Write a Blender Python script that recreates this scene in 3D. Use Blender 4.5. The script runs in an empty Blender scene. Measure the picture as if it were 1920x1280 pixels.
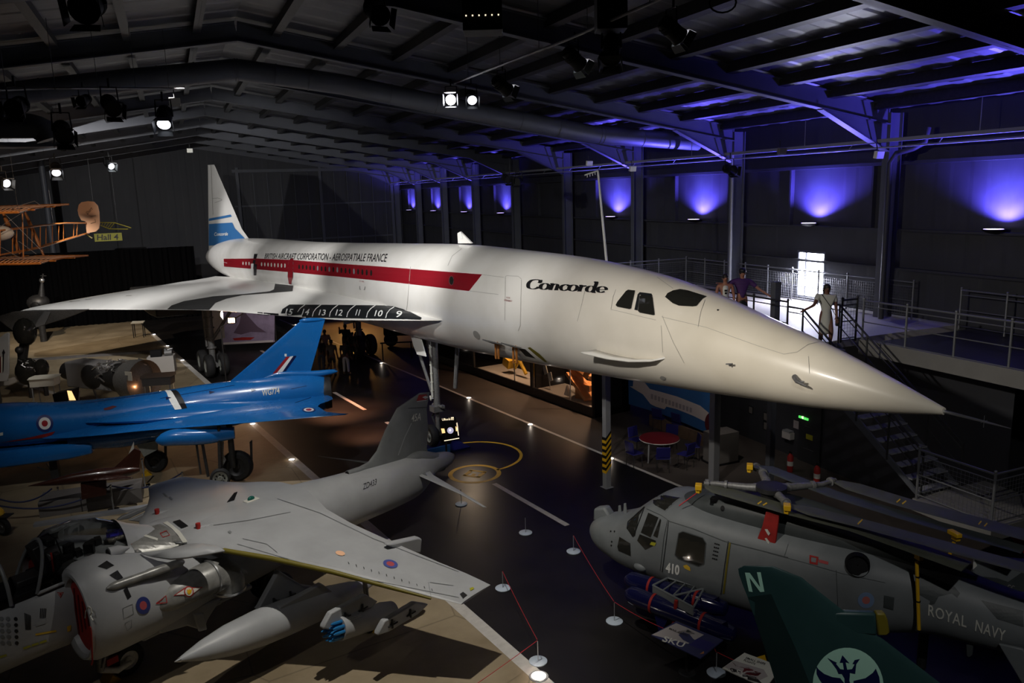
import bpy, bmesh, math, random
from mathutils import Vector, Matrix
from mathutils.bvhtree import BVHTree
random.seed(7)
R=math.radians; PI=math.pi
S=bpy.context.scene; COL=S.collection
# ---------------------------------------------------------------- camera
FOC=1470.0; CAMZ=8.5; PITCH=R(10.8); ROLL=R(1.7)
FW=Vector((0,math.cos(PITCH),-math.sin(PITCH)))
_R0=Vector((1,0,0)); _U0=Vector((0,math.sin(PITCH),math.cos(PITCH)))
RT=_R0*math.cos(ROLL)-_U0*math.sin(ROLL); UP=_U0*math.cos(ROLL)+_R0*math.sin(ROLL)
CP=Vector((0,0,CAMZ))
cd=bpy.data.cameras.new('camera'); cam=bpy.data.objects.new('camera',cd); COL.objects.link(cam)
cd.sensor_fit='HORIZONTAL'; cd.sensor_width=36; cd.lens=FOC/1920*36; cd.clip_start=.1; cd.clip_end=300
cam.matrix_world=Matrix(((RT.x,UP.x,-FW.x,CP.x),(RT.y,UP.y,-FW.y,CP.y),(RT.z,UP.z,-FW.z,CP.z),(0,0,0,1)))
S.camera=cam
# ---------------------------------------------------------------- world and exposure
S.view_settings.view_transform='Standard'; S.view_settings.look='None'
S.view_settings.gamma=1; S.view_settings.exposure=0; S.view_settings.use_curve_mapping=False
wd=bpy.data.worlds.new('world'); S.world=wd; wd.use_nodes=True
wd.node_tree.nodes['Background'].inputs[0].default_value=(.5,.55,.75,1)
wd.node_tree.nodes['Background'].inputs[1].default_value=.010
# ---------------------------------------------------------------- lights
def aim(o,tgt):
    d=Vector(tgt)-o.location; o.rotation_euler=d.to_track_quat('-Z','Y').to_euler()
def spot(loc,tgt,power,color=(1,1,1),angle=60,blend=.6,rad=.12,name='spot_light'):
    l=bpy.data.lights.new(name,'SPOT'); l.energy=power; l.color=color; l.spot_size=R(angle); l.spot_blend=blend
    l.shadow_soft_size=rad; o=bpy.data.objects.new(name,l); COL.objects.link(o); o.location=loc; aim(o,tgt); return o
def point(loc,power,color=(1,1,1),rad=.1):
    l=bpy.data.lights.new('lamp_light','POINT'); l.energy=power; l.color=color; l.shadow_soft_size=rad
    o=bpy.data.objects.new('lamp_light',l); COL.objects.link(o); o.location=loc; return o
BETA=R(23.05); RUN=R(32)
def Bw(w,u,z): return Vector((w*math.cos(BETA)-u*math.sin(BETA), w*math.sin(BETA)+u*math.cos(BETA), z))
def Rw(x,y,z): return Vector((x*math.cos(RUN)-y*math.sin(RUN), x*math.sin(RUN)+y*math.cos(RUN), z))
spot((-3,9,9.6),(3.6,16,5.8),2500,(1,.93,.83),62,.75,.12)
spot((-6,12,10.6),(-.3,23.3,6.3),2700,(1,.97,.92),48,.75,.12)
spot((-7,17.5,11),(-3.2,28,5.8),4000,(1,.98,.95),62,.75,.12)
spot((-11,23,11.2),(-11.5,40,4.8),6000,(1,.98,.95),62,.75,.12)
spot((-21,31,11.2),(-21,48,5),6500,(1,.98,.96),84,.7,.12)
spot((-24,47,11),(-18,49,5),1400,(1,.97,.97),60,.7,.12)
spot((-1.6,12,11.2),(-2.8,14.4,0),2400,(1,.94,.84),66,.75,.07)
spot((-6.5,5.5,10.2),(-7.5,13,1.8),280,(1,.97,.93),58,.8,.07)
spot((-10,13,11),(-11,23.5,2),1300,(1,.98,.95),48,.8,.08)
spot((-8.2,20,11.2),(-8.5,23,2),2000,(1,.98,.95),50,.8,.05)
spot((4,3,10.8),(6.5,11.5,1.8),760,(1,.98,.95),70,.8,.1)
spot((-26,40,10.5),(-27,52,0),4500,(1,.82,.62),62,.8,.1)
spot((-15,27,9.6),(-19.5,33,0),1100,(1,.92,.82),60,.8,.1)  # spot added to brighten the display cases and engine at far left
spot((-14.5,39,2.9),(-14.9,44,1.9),420,(1,.82,.85),95,.8,.1)  # unseen spot added below the white wing to brighten the banner
spot((7,20,4.2),(9,23,1.2),30,(1,.9,.8),110,.8,.1)  # unseen lamp added under the gallery to lift the exit door corner
spot((6,22,4.0),(6.2,25,.6),90,(1,.9,.8),110,.8,.1)

# ---------------------------------------------------------------- rays of the lens, used to find where things stand
def ray(px,py): return FW+RT*((px-960)/FOC)-UP*((py-640)/FOC)
def atz(px,py,z=0):
    d=ray(px,py); return CP+d*((z-CAMZ)/d.z)
def atd(px,py,Y):                      # at a given distance down the hall
    d=ray(px,py); return CP+d*(Y/d.y)
class Fr:                              # a frame standing on the floor, x forward, y left, z up
    def __init__(s,o,ang):             # ang = heading, degrees from +X
        s.o=Vector(o); s.a=R(ang); c,q=math.cos(s.a),math.sin(s.a)
        s.x=Vector((c,q,0)); s.y=Vector((-q,c,0)); s.z=Vector((0,0,1))
    def W(s,p): return s.o+s.x*p[0]+s.y*p[1]+s.z*p[2]
    def L(s,P):
        d=Vector(P)-s.o; return Vector((d.dot(s.x),d.dot(s.y),d.z))
    def at(s,px,py,axis,val):
        n={'x':s.x,'y':s.y,'z':s.z}[axis]; d=ray(px,py); p0=s.o+n*val
        return s.L(CP+d*((p0-CP).dot(n)/d.dot(n)))
    def empty(s,name,label,cat,group=None):
        e=thing(name,label,cat,s.o,s.a,group); return e
WORLD=Fr((0,0,0),0)
BF=Fr((0,0,0),math.degrees(BETA))      # building frame x=w (right), y=u (down the hall)
RF=Fr((0,0,0),32)                      # runway frame
# ---------------------------------------------------------------- materials
MATS={}
def mat(name,col,rough=.5,metal=0,noise=0,nscale=3,bump=0,emit=None,es=1,coat=0,trans=0,alpha=1,ior=1.45,stretch=None,spec=.5):
    if name in MATS: return MATS[name]
    m=bpy.data.materials.new(name); m.use_nodes=True; nt=m.node_tree; b=nt.nodes['Principled BSDF']
    c=tuple(col)+(1,) if len(col)==3 else col
    b.inputs['Base Color'].default_value=c; b.inputs['Roughness'].default_value=rough; b.inputs['Metallic'].default_value=metal
    b.inputs['IOR'].default_value=ior; b.inputs['Coat Weight'].default_value=coat; b.inputs['Coat Roughness'].default_value=.08
    b.inputs['Transmission Weight'].default_value=trans; b.inputs['Alpha'].default_value=alpha; b.inputs['Specular IOR Level'].default_value=spec
    if emit: b.inputs['Emission Color'].default_value=tuple(emit)+(1,); b.inputs['Emission Strength'].default_value=es
    if noise or bump:
        tc=nt.nodes.new('ShaderNodeTexCoord'); mp=nt.nodes.new('ShaderNodeMapping'); nt.links.new(tc.outputs['Object'],mp.inputs[0])
        if stretch: mp.inputs['Scale'].default_value=stretch
        n=nt.nodes.new('ShaderNodeTexNoise'); n.inputs['Scale'].default_value=nscale; n.inputs['Detail'].default_value=6; n.inputs['Roughness'].default_value=.6
        nt.links.new(mp.outputs[0],n.inputs['Vector'])
        if noise:
            rp=nt.nodes.new('ShaderNodeValToRGB'); rp.color_ramp.elements[0].position=.3; rp.color_ramp.elements[1].position=.72
            rp.color_ramp.elements[0].color=tuple(x*(1-noise) for x in c[:3])+(1,); rp.color_ramp.elements[1].color=tuple(min(1,x*(1+noise*.45)) for x in c[:3])+(1,)
            nt.links.new(n.outputs['Fac'],rp.inputs[0]); nt.links.new(rp.outputs[0],b.inputs['Base Color'])
            mr=nt.nodes.new('ShaderNodeMapRange'); mr.inputs[3].default_value=max(0,rough-.08); mr.inputs[4].default_value=min(1,rough+.1)
            nt.links.new(n.outputs['Fac'],mr.inputs[0]); nt.links.new(mr.outputs[0],b.inputs['Roughness'])
        if bump:
            bp=nt.nodes.new('ShaderNodeBump'); bp.inputs['Strength'].default_value=bump; bp.inputs['Distance'].default_value=.02
            nt.links.new(n.outputs['Fac'],bp.inputs['Height']); nt.links.new(bp.outputs[0],b.inputs['Normal'])
    MATS[name]=m; return m
def M(n): return MATS[n]
mat('white_paint',(.80,.79,.76),.32,noise=.06,nscale=.8,coat=.25)
mat('nose_cream',(.78,.74,.64),.34,noise=.05,nscale=.7,coat=.2)
mat('red_paint',(.24,.008,.016),.30); mat('blue_band',(.04,.17,.42),.35); mat('black_paint',(.012,.014,.016),.35)
mat('dark_grey_band',(.045,.045,.045),.5,noise=.15); mat('ink',(.008,.008,.01),.5); mat('thin_line',(.32,.31,.29),.6)
mat('white_mark',(.75,.76,.74),.5); mat('window_dark',(.018,.018,.016),.06,spec=.35); mat('silver',(.55,.56,.58),.3,metal=.9)
mat('gear_grey',(.22,.22,.22),.45,metal=.5,noise=.3,nscale=20); mat('dark_metal',(.05,.05,.052),.45,metal=.6,noise=.3,nscale=10)
mat('rubber',(.012,.012,.013),.75,noise=.3,nscale=12); mat('chrome',(.7,.7,.7),.12,metal=1)
mat('hub_white',(.6,.6,.58),.4,noise=.2,nscale=15); mat('hub_grey',(.22,.23,.21),.5,noise=.2,nscale=15)
mat('aero_blue',(.008,.125,.40),.26,noise=.08,nscale=1.2,coat=.6); mat('navy',(.006,.01,.06),.3)
mat('roundel_red',(.32,.015,.02),.4); mat('roundel_blue',(.02,.03,.14),.4); mat('roundel_pale_red',(.36,.06,.07),.5); mat('roundel_pale_blue',(.05,.07,.26),.5)
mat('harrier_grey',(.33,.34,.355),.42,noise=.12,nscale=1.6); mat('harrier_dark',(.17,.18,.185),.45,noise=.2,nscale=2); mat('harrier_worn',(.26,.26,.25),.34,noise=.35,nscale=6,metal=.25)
mat('olive_edge',(.14,.115,.01),.5); mat('yellow',(.62,.36,.01),.45); mat('yellow_line',(.70,.44,.03),.6,noise=.2,nscale=4)
mat('lynx_grey',(.155,.17,.178),.5,noise=.16,nscale=2.2); mat('lynx_dark',(.05,.058,.06),.5,noise=.2,nscale=3); mat('blade_green',(.08,.085,.065),.55,noise=.2,nscale=3)
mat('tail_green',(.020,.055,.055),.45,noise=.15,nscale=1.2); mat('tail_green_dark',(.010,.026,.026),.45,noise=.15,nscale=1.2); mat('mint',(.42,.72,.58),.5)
mat('cover_red',(.33,.015,.012),.7,noise=.25,nscale=9); mat('wood',(.42,.15,.035),.35,noise=.35,nscale=6,coat=.4,stretch=(1,6,6)); mat('dark_wood',(.035,.010,.006),.25,noise=.3,nscale=4,coat=.5)
mat('fabric_cream',(.72,.42,.26),.8); mat('wall_grey',(.028,.029,.035),.6,noise=.15,nscale=1.5); mat('steel_grey',(.075,.080,.095),.5,noise=.15,nscale=1.5)
mat('light_steel',(.22,.225,.24),.5); mat('black_body',(.007,.007,.008),.6,spec=.25); mat('rail_grey',(.16,.165,.175),.4,metal=.4); mat('fascia',(.17,.165,.155),.6,noise=.1)
mat('door_dark',(.02,.022,.026),.5); mat('curtain',(.0025,.0025,.003),.95,spec=.05); mat('plinth_grey',(.115,.105,.10),.8,noise=.15,nscale=3)
mat('sign_yellow',(.34,.33,.02),.5); mat('sign_white',(.55,.55,.5),.5); mat('mural_blue',(.02,.11,.30),.6); mat('mural_white',(.62,.56,.52),.6); mat('maroon',(.10,.006,.012),.6)
mat('chair_blue',(.010,.009,.11),.5); mat('table_red',(.12,.006,.010),.4); mat('disc_white',(.50,.58,.68),.5); mat('rope_red',(.42,.02,.03),.7); mat('rope_blue',(.012,.018,.07),.7)
mat('skin',(.30,.13,.08),.55); mat('skin_dark',(.12,.055,.035),.6); mat('hair',(.012,.008,.006),.6); mat('box_navy',(.02,.024,.09),.5); mat('poster_grey',(.34,.31,.31),.6)
mat('brick_tan',(.16,.11,.07),.8,noise=.3,nscale=5); mat('case_orange',(.62,.27,.09),.6,noise=.15); mat('orange_pipe',(.38,.14,.03),.5); mat('pale_box',(.40,.38,.36),.6)
def glassmat(name,col,rough=.03,fac=.8):
    m=bpy.data.materials.new(name); m.use_nodes=True; nt=m.node_tree; nt.nodes.clear()
    o=nt.nodes.new('ShaderNodeOutputMaterial'); mx=nt.nodes.new('ShaderNodeMixShader'); t=nt.nodes.new('ShaderNodeBsdfTransparent'); g=nt.nodes.new('ShaderNodeBsdfGlossy')
    t.inputs[0].default_value=tuple(col)+(1,); g.inputs['Roughness'].default_value=rough; g.inputs[0].default_value=(.9,.9,.9,1)
    fr=nt.nodes.new('ShaderNodeFresnel'); fr.inputs[0].default_value=1.35; ad=nt.nodes.new('ShaderNodeMath'); ad.operation='MULTIPLY'; ad.inputs[1].default_value=fac
    nt.links.new(fr.outputs[0],ad.inputs[0]); nt.links.new(ad.outputs[0],mx.inputs[0]); nt.links.new(t.outputs[0],mx.inputs[1]); nt.links.new(g.outputs[0],mx.inputs[2]); nt.links.new(mx.outputs[0],o.inputs[0])
    MATS[name]=m; return m
glassmat('glass',(.94,.94,.94),.08,.07); glassmat('canopy_glass',(.78,.80,.80),.02,3.2)
def emat(name,col,s): return mat(name,col,.5,emit=col,es=s)
emat('em_white',(1,.96,1),14); emat('em_blue',(.50,.40,1),7); emat('em_warm',(1,.62,.35),30); emat('em_floor',(1,.9,.8),6); emat('em_floor_blue',(.8,.85,1),6); emat('em_day',(.80,.82,1),14); emat('em_exit',(.10,.75,.12),1.0); emat('em_exit_w',(1,1,.7),1.8)
emat('em_gold',(1,.62,.25),1.3); emat('em_screen',(.35,.33,.45),1.2); emat('em_text',(1,.82,.55),1.6); emat('em_star',(.93,.90,1),70); emat('em_red',(1,.08,.02),3); emat('em_soft',(.85,.88,1),2.5)
# ---------------------------------------------------------------- naming
def tagp(o,label=None,cat=None,group=None,kind=None):
    if label: o['label']=label
    if cat: o['category']=cat
    if group: o['group']=group
    if kind: o['kind']=kind
    return o
def thing(name,label,cat,loc=(0,0,0),rz=0,group=None):
    o=bpy.data.objects.new(name,None); o.empty_display_size=.2; COL.objects.link(o); o.location=loc; o.rotation_euler=(0,0,rz); return tagp(o,label,cat,group)
def dup(o,loc,rot=None,label=None,group=None,scale=None):
    c=o.copy(); COL.objects.link(c); c.location=loc
    if rot is not None: c.rotation_euler=rot
    if label: c['label']=label
    if group: c['group']=group
    if scale: c.scale=scale
    for ch in list(o.children):
        k=ch.copy(); COL.objects.link(k); k.parent=c
        for g in list(ch.children):
            q=g.copy(); COL.objects.link(q); q.parent=k
    return c
# ---------------------------------------------------------------- geometry collector
class G:
    def __init__(s): s.v=[]; s.f=[]; s.m=[]; s.cm=0
    def add(s,vs,fs):
        n=len(s.v); s.v+= [tuple(p) for p in vs]; s.f+=[tuple(i+n for i in f) for f in fs]; s.m+=[s.cm]*len(fs); return s
    def box(s,c,d,rz=0,rx=0,ry=0,bev=0):
        mt=Matrix.Rotation(rz,3,'Z')@Matrix.Rotation(ry,3,'Y')@Matrix.Rotation(rx,3,'X'); h=[q/2 for q in d]; c=Vector(c)
        vs=[c+mt@Vector((x*h[0],y*h[1],z*h[2])) for x in(-1,1) for y in(-1,1) for z in(-1,1)]
        return s.add(vs,[(0,1,3,2),(4,6,7,5),(0,4,5,1),(2,3,7,6),(0,2,6,4),(1,5,7,3)])
    def loft(s,rings,caps=True,closed=False):
        n=len(rings[0]); vs=[p for r in rings for p in r]; fs=[]; k=len(rings)
        for i in range(k-1 if not closed else k):
            j=(i+1)%k
            for q in range(n): fs.append((i*n+q,i*n+(q+1)%n,j*n+(q+1)%n,j*n+q))
        if caps and not closed: fs+=[tuple(range(n))[::-1],tuple((k-1)*n+q for q in range(n))]
        return s.add(vs,fs)
    def tube(s,pts,r,n=8,caps=True):
        P=[Vector(p) for p in pts]; rs=r if isinstance(r,(list,tuple)) else [r]*len(P); rings=[]; u=None
        for i,p in enumerate(P):
            t=(P[min(i+1,len(P)-1)]-P[max(i-1,0)]).normalized()
            if u is None:
                u=t.cross(Vector((0,0,1)) if abs(t.z)<.95 else Vector((1,0,0))).normalized()
            else: u=(u-t*u.dot(t)).normalized()
            w=t.cross(u); rings.append([p+(u*math.cos(2*PI*q/n)+w*math.sin(2*PI*q/n))*rs[i] for q in range(n)])
        return s.loft(rings,caps)
    def lathe(s,prof,o=(0,0,0),ax=(0,0,1),n=20,caps=True):      # prof: (distance along axis, radius)
        o=Vector(o); a=Vector(ax).normalized(); u=a.cross(Vector((0,0,1)) if abs(a.z)<.9 else Vector((1,0,0))).normalized(); w=a.cross(u)
        return s.loft([[o+a*t+(u*math.cos(2*PI*q/n)+w*math.sin(2*PI*q/n))*max(r,1e-4) for q in range(n)] for t,r in prof],caps)
    def ball(s,c,r,n=14,sc=(1,1,1)):
        c=Vector(c); return s.loft([[c+Vector((r*sc[0]*math.cos(2*PI*q/n)*math.sin(a),r*sc[1]*math.sin(2*PI*q/n)*math.sin(a),-r*sc[2]*math.cos(a))) for q in range(n)] for a in [max(.02,min(PI-.02,PI*i/8)) for i in range(9)]])
    def prism(s,poly,off):                                      # polygon (3D points) thickened by vector off
        off=Vector(off); a=[Vector(p)-off/2 for p in poly]; b=[p+off for p in a]; n=len(a)
        return s.add(a+b,[tuple(range(n))[::-1],tuple(range(n,2*n))]+[(i,(i+1)%n,n+(i+1)%n,n+i) for i in range(n)])
    def quad(s,*p): return s.add(p,[tuple(range(len(p)))])
    def plate(s,poly,t=.01):
        p=[Vector(q) for q in poly]; n=(p[1]-p[0]).cross(p[2]-p[0]).normalized(); return s.prism(p,n*t)
    def build(s,name,m,parent=None,smooth=True,bev=0,sharp=.7):
        me=bpy.data.meshes.new(name); me.from_pydata(s.v,[],s.f)
        ms=m if isinstance(m,(list,tuple)) else [m]
        for q in ms: me.materials.append(M(q) if isinstance(q,str) else q)
        if len(ms)>1: me.polygons.foreach_set('material_index',s.m)
        bm=bmesh.new(); bm.from_mesh(me); bmesh.ops.recalc_face_normals(bm,faces=bm.faces); bm.to_mesh(me); bm.free()
        if smooth:
            me.polygons.foreach_set('use_smooth',[True]*len(me.polygons)); me.set_sharp_from_angle(angle=sharp)
        o=bpy.data.objects.new(name,me); COL.objects.link(o)
        if parent: o.parent=parent
        if bev:
            md=o.modifiers.new('bevel','BEVEL'); md.width=bev; md.segments=2; md.limit_method='ANGLE'
        return o
def cr(tab,x):                          # smooth interpolation in a table of rows (x, a, b, ...), x increasing
    if x<=tab[0][0]: return list(tab[0][1:])
    if x>=tab[-1][0]: return list(tab[-1][1:])
    i=max(k for k in range(len(tab)-1) if tab[k][0]<=x); p1,p2=tab[i],tab[i+1]; p0=tab[max(i-1,0)]; p3=tab[min(i+2,len(tab)-1)]; t=(x-p1[0])/(p2[0]-p1[0]); o=[]
    for c in range(1,len(p1)):
        m1=(p2[c]-p0[c])/(p2[0]-p0[0])*(p2[0]-p1[0]); m2=(p3[c]-p1[c])/(p3[0]-p1[0])*(p2[0]-p1[0])
        o.append((2*t**3-3*t*t+1)*p1[c]+(t**3-2*t*t+t)*m1+(-2*t**3+3*t*t)*p2[c]+(t**3-t*t)*m2)
    return o
def lin(tab,x):
    if x<=tab[0][0]: return list(tab[0][1:])
    for a,b in zip(tab,tab[1:]):
        if x<=b[0]: t=(x-a[0])/(b[0]-a[0]); return [a[c]+(b[c]-a[c])*t for c in range(1,len(a))]
    return list(tab[-1][1:])
def body(tab,step,n=36,g=None,y0=0):           # rows (x, zc, ry, rz, power)
    g=g or G(); x=tab[0][0]; xs=[]
    while x<tab[-1][0]-1e-6: xs.append(x); x+=step
    xs.append(tab[-1][0]); rings=[]
    for x in xs:
        zc,ry,rz,pw=cr(tab,x); ring=[]
        for q in range(n):
            a=2*PI*q/n; c,sn=math.cos(a),math.sin(a); e=2/pw
            ring.append((x,y0+ry*math.copysign(abs(c)**e,c),zc+rz*math.copysign(abs(sn)**e,sn)))
        rings.append(ring)
    return g.loft(rings)
def foil(p_le,p_te,th,up=(0,0,1),n=11):        # closed aerofoil ring between leading and trailing edge
    a,b=Vector(p_le),Vector(p_te); u=Vector(up); top=[];bot=[]
    for i in range(n):
        t=(1-math.cos(PI*i/(n-1)))/2; y=th*2.6*(.2969*math.sqrt(t)-.126*t-.3516*t*t+.2843*t**3-.1015*t**4)*1.95/1.0
        p=a.lerp(b,t); top.append(p+u*y); bot.append(p-u*y)
    return top+bot[::-1][1:-1]
# ---------------------------------------------------------------- markings that follow a surface
def skin_of(*objs):
    vs=[];fs=[]
    for o in objs:
        mw=Matrix.Identity(4) if not o.parent else Matrix.Translation(o.parent.location)@o.parent.rotation_euler.to_matrix().to_4x4()
        if o.parent and o.parent.parent: mw=Matrix.Translation(o.parent.parent.location)@o.parent.parent.rotation_euler.to_matrix().to_4x4()@mw
        n=len(vs); vs+=[mw@v.co for v in o.data.vertices]; fs+=[[i+n for i in p.vertices] for p in o.data.polygons]
    return BVHTree.FromPolygons(vs,fs)
def flat2d(loops=None,text=None,size=1,font_off=0,step=8,space=1):
    cu=bpy.data.curves.new('t','FONT' if text is not None else 'CURVE')
    if text is not None: cu.body=text; cu.size=size; cu.offset=font_off; cu.resolution_u=3; cu.space_character=space
    else:
        cu.dimensions='2D'
        for lp in loops:
            sp=cu.splines.new('POLY'); sp.points.add(len(lp)-1); sp.use_cyclic_u=True
            for i,p in enumerate(lp): sp.points[i].co=(p[0],p[1],0,1)
        cu.fill_mode='BOTH'
    o=bpy.data.objects.new('t',cu); COL.objects.link(o); dg=bpy.context.evaluated_depsgraph_get(); dg.update()
    me=bpy.data.meshes.new_from_object(o.evaluated_get(dg)); bpy.data.objects.remove(o); bpy.data.curves.remove(cu)
    bm=bmesh.new(); bm.from_mesh(me); bpy.data.meshes.remove(me); bmesh.ops.remove_doubles(bm,verts=bm.verts,dist=1e-5)
    if step and len(bm.verts):
        for ax in (0,1):
            lo=min(v.co[ax] for v in bm.verts); hi=max(v.co[ax] for v in bm.verts); k=math.floor(lo/step)+1
            while k*step<hi:
                no=[0,0,0]; no[ax]=1; pt=[0,0,0]; pt[ax]=k*step
                bmesh.ops.bisect_plane(bm,geom=bm.verts[:]+bm.edges[:]+bm.faces[:],plane_co=pt,plane_no=no); k+=1
    return bm
def wrap(name,bm,fr,bvh,m,parent,f=lambda x,y:(x,y),off=.006,maxd=999):   # lay a flat shape (photo coordinates after f) on a surface
    bad=[]
    for v in bm.verts:
        x,y=f(v.co.x,v.co.y); d=ray(x,y).normalized(); h=bvh.ray_cast(CP,d)
        if h[0] is None or h[3]>maxd: bad.append(v); continue
        n=h[1] if h[1].dot(d)<0 else -h[1]; v.co=fr.L(h[0]+n*off)
    if bad: bmesh.ops.delete(bm,geom=bad,context='VERTS')
    me=bpy.data.meshes.new(name); bm.to_mesh(me); bm.free(); me.materials.append(M(m)); o=bpy.data.objects.new(name,me); COL.objects.link(o); o.parent=parent
    return o
def poly_on(name,loops,fr,bvh,m,parent,off=.006,step=10,maxd=999): return wrap(name,flat2d(loops,step=step),fr,bvh,m,parent,off=off,maxd=maxd)
def ribbon(pts,w):
    P=[Vector(p) for p in pts]; l=[];r=[]
    for i,p in enumerate(P):
        t=(P[min(i+1,len(P)-1)]-P[max(i-1,0)]).normalized(); n=Vector((-t.y,t.x)); l.append(p+n*w/2); r.append(p-n*w/2)
    return [tuple(q) for q in l+r[::-1]]
def dense(pts,step=8):
    o=[]
    for a,b in zip(pts,pts[1:]):
        k=max(1,int(math.hypot(b[0]-a[0],b[1]-a[1])/step))
        o+=[(a[0]+(b[0]-a[0])*i/k,a[1]+(b[1]-a[1])*i/k) for i in range(k)]
    return o+[pts[-1]]
def line_on(name,pts,w,fr,bvh,m,parent,off=.004,maxd=999):
    d=dense(pts); loop=ribbon(d,w); n=len(d); bm=bmesh.new(); vs=[bm.verts.new((p[0],p[1],0)) for p in loop]
    for i in range(n-1): bm.faces.new((vs[i],vs[i+1],vs[2*n-2-i],vs[2*n-1-i]))
    return wrap(name,bm,fr,bvh,m,parent,off=off,maxd=maxd)
def text_on(name,txt,a,b,h,fr,bvh,m,parent,bold=0,shear=0,off=.006,step=.15,up=None,space=1,maxd=999,h2=None):   # baseline a->b in the photo, h letter height; up = direction of the letter stems
    bm=flat2d(text=txt,size=1,font_off=bold,step=step,space=space)
    xs=[v.co.x for v in bm.verts]; x0,x1=min(xs),max(xs); ys=[v.co.y for v in bm.verts]; y1=max(ys)
    ux,uy=(up or (shear,-1))
    def f(x,y):
        t=(x-x0)/(x1-x0); k=h+((h2 or h)-h)*t; t=t*h*2/(h+(h2 or h))*(1+((h2 or h)-h)/(2*h)*t) if h2 else t; return (a[0]+(b[0]-a[0])*t+ux*y/y1*k, a[1]+(b[1]-a[1])*t+uy*y/y1*k)
    return wrap(name,bm,fr,bvh,m,parent,f=f,off=off,maxd=maxd)
def circ(cx,cy,rx,ry,n=28,rot=0): return [(cx+rx*math.cos(2*PI*i/n)*math.cos(rot)-ry*math.sin(2*PI*i/n)*math.sin(rot),cy+rx*math.cos(2*PI*i/n)*math.sin(rot)+ry*math.sin(2*PI*i/n)*math.cos(rot)) for i in range(n)]
def roundel(fr,bvh,parent,cx,cy,rx,ry,cols,rot=0,fracs=(1,.62,.3),off=.006):
    for i,(c,k) in enumerate(zip(cols,fracs)):
        inner=[circ(cx,cy,rx*fracs[i+1],ry*fracs[i+1],rot=rot)] if i+1<len(cols) else []
        poly_on('roundel_ring' if i+1<len(cols) else 'roundel_centre',[circ(cx,cy,rx*k,ry*k,rot=rot)]+inner,fr,bvh,c,parent,off=off)
def wheel(g_t,g_h,c,ax,r,w,hubr=.55):
    c=Vector(c); a=Vector(ax).normalized()
    g_t.lathe([(-w/2,r*hubr),(-w/2,r*.86),(-w*.36,r*.96),(-w*.15,r),(w*.15,r),(w*.36,r*.96),(w/2,r*.86),(w/2,r*hubr)],c,a,24,caps=False)
    g_h.lathe([(-w*.42,.02),(-w*.42,r*.2),(-w*.3,r*.25),(-w*.3,r*.45),(-w*.47,r*hubr),(w*.47,r*hubr),(w*.3,r*.45),(w*.3,r*.25),(w*.42,r*.2),(w*.42,.02)],c,a,20)
# ================================================================ THE HALL
def struct(g,name,m,fr=BF,kind='structure',**k):
    o=g.build(name,m,None,**k); o.location=fr.o; o.rotation_euler=(0,0,fr.a)
    if kind: o['kind']=kind
    return o
# floor materials: pale concrete with joints and stains, dark asphalt, brown-grey walkway
def floor_mat(name,c1,c2,rough,scale,joint=0,coat=0):
    m=bpy.data.materials.new(name); m.use_nodes=True; nt=m.node_tree; b=nt.nodes['Principled BSDF']; L=nt.links.new
    tc=nt.nodes.new('ShaderNodeTexCoord'); n=nt.nodes.new('ShaderNodeTexNoise'); n.inputs['Scale'].default_value=scale; n.inputs['Detail'].default_value=8; n.inputs['Roughness'].default_value=.62
    L(tc.outputs['Object'],n.inputs['Vector']); r=nt.nodes.new('ShaderNodeValToRGB'); r.color_ramp.elements[0].color=tuple(c1)+(1,); r.color_ramp.elements[1].color=tuple(c2)+(1,)
    r.color_ramp.elements[0].position=.35; r.color_ramp.elements[1].position=.68; L(n.outputs['Fac'],r.inputs[0]); col=r.outputs[0]
    if joint:
        mu=nt.nodes.new('ShaderNodeTexVoronoi'); mu.feature='DISTANCE_TO_EDGE'; mu.inputs['Scale'].default_value=.28; mu.inputs['Randomness'].default_value=.75; L(tc.outputs['Object'],mu.inputs['Vector'])
        mr=nt.nodes.new('ShaderNodeMapRange'); mr.inputs[1].default_value=.001; mr.inputs[2].default_value=.006; mr.inputs[3].default_value=1-joint; mr.inputs[4].default_value=1; L(mu.outputs['Distance'],mr.inputs[0])
        mx=nt.nodes.new('ShaderNodeMix'); mx.data_type='RGBA'; mx.blend_type='MULTIPLY'; mx.inputs[0].default_value=1; L(col,mx.inputs[6]); L(mr.outputs[0],mx.inputs[7]); col=mx.outputs[2]
    L(col,b.inputs['Base Color']); n2=nt.nodes.new('ShaderNodeTexNoise'); n2.inputs['Scale'].default_value=scale*9; n2.inputs['Detail'].default_value=4; L(tc.outputs['Object'],n2.inputs['Vector'])
    bp=nt.nodes.new('ShaderNodeBump'); bp.inputs['Strength'].default_value=.12; bp.inputs['Distance'].default_value=.01; L(n2.outputs['Fac'],bp.inputs['Height']); L(bp.outputs[0],b.inputs['Normal'])
    mr=nt.nodes.new('ShaderNodeMapRange'); mr.inputs[3].default_value=rough-.1; mr.inputs[4].default_value=rough+.15; L(n.outputs['Fac'],mr.inputs[0]); L(mr.outputs[0],b.inputs['Roughness'])
    b.inputs['Specular IOR Level'].default_value=.4; MATS[name]=m
floor_mat('concrete',(.20,.155,.095),(.34,.275,.18),.62,.55,joint=.35)
floor_mat('asphalt',(.0055,.005,.0055),(.013,.011,.011),.42,.5)
floor_mat('walkway',(.045,.037,.034),(.075,.062,.056),.6,.6)
mat('line_white',(.52,.50,.47),.6,noise=.18,nscale=5)
g=G(); XA,XB=6.93,15.39
def strip(x0,x1,y0,y1,z,mi):
    g.cm=mi; g.add([(x0,y0,z),(x1,y0,z),(x1,y1,z),(x0,y1,z)],[(0,1,2,3)])
strip(-40,XA,-20,95,0,0); strip(XA,XB,-20,95,0,1); strip(XB,60,-20,95,0,2)
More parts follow.
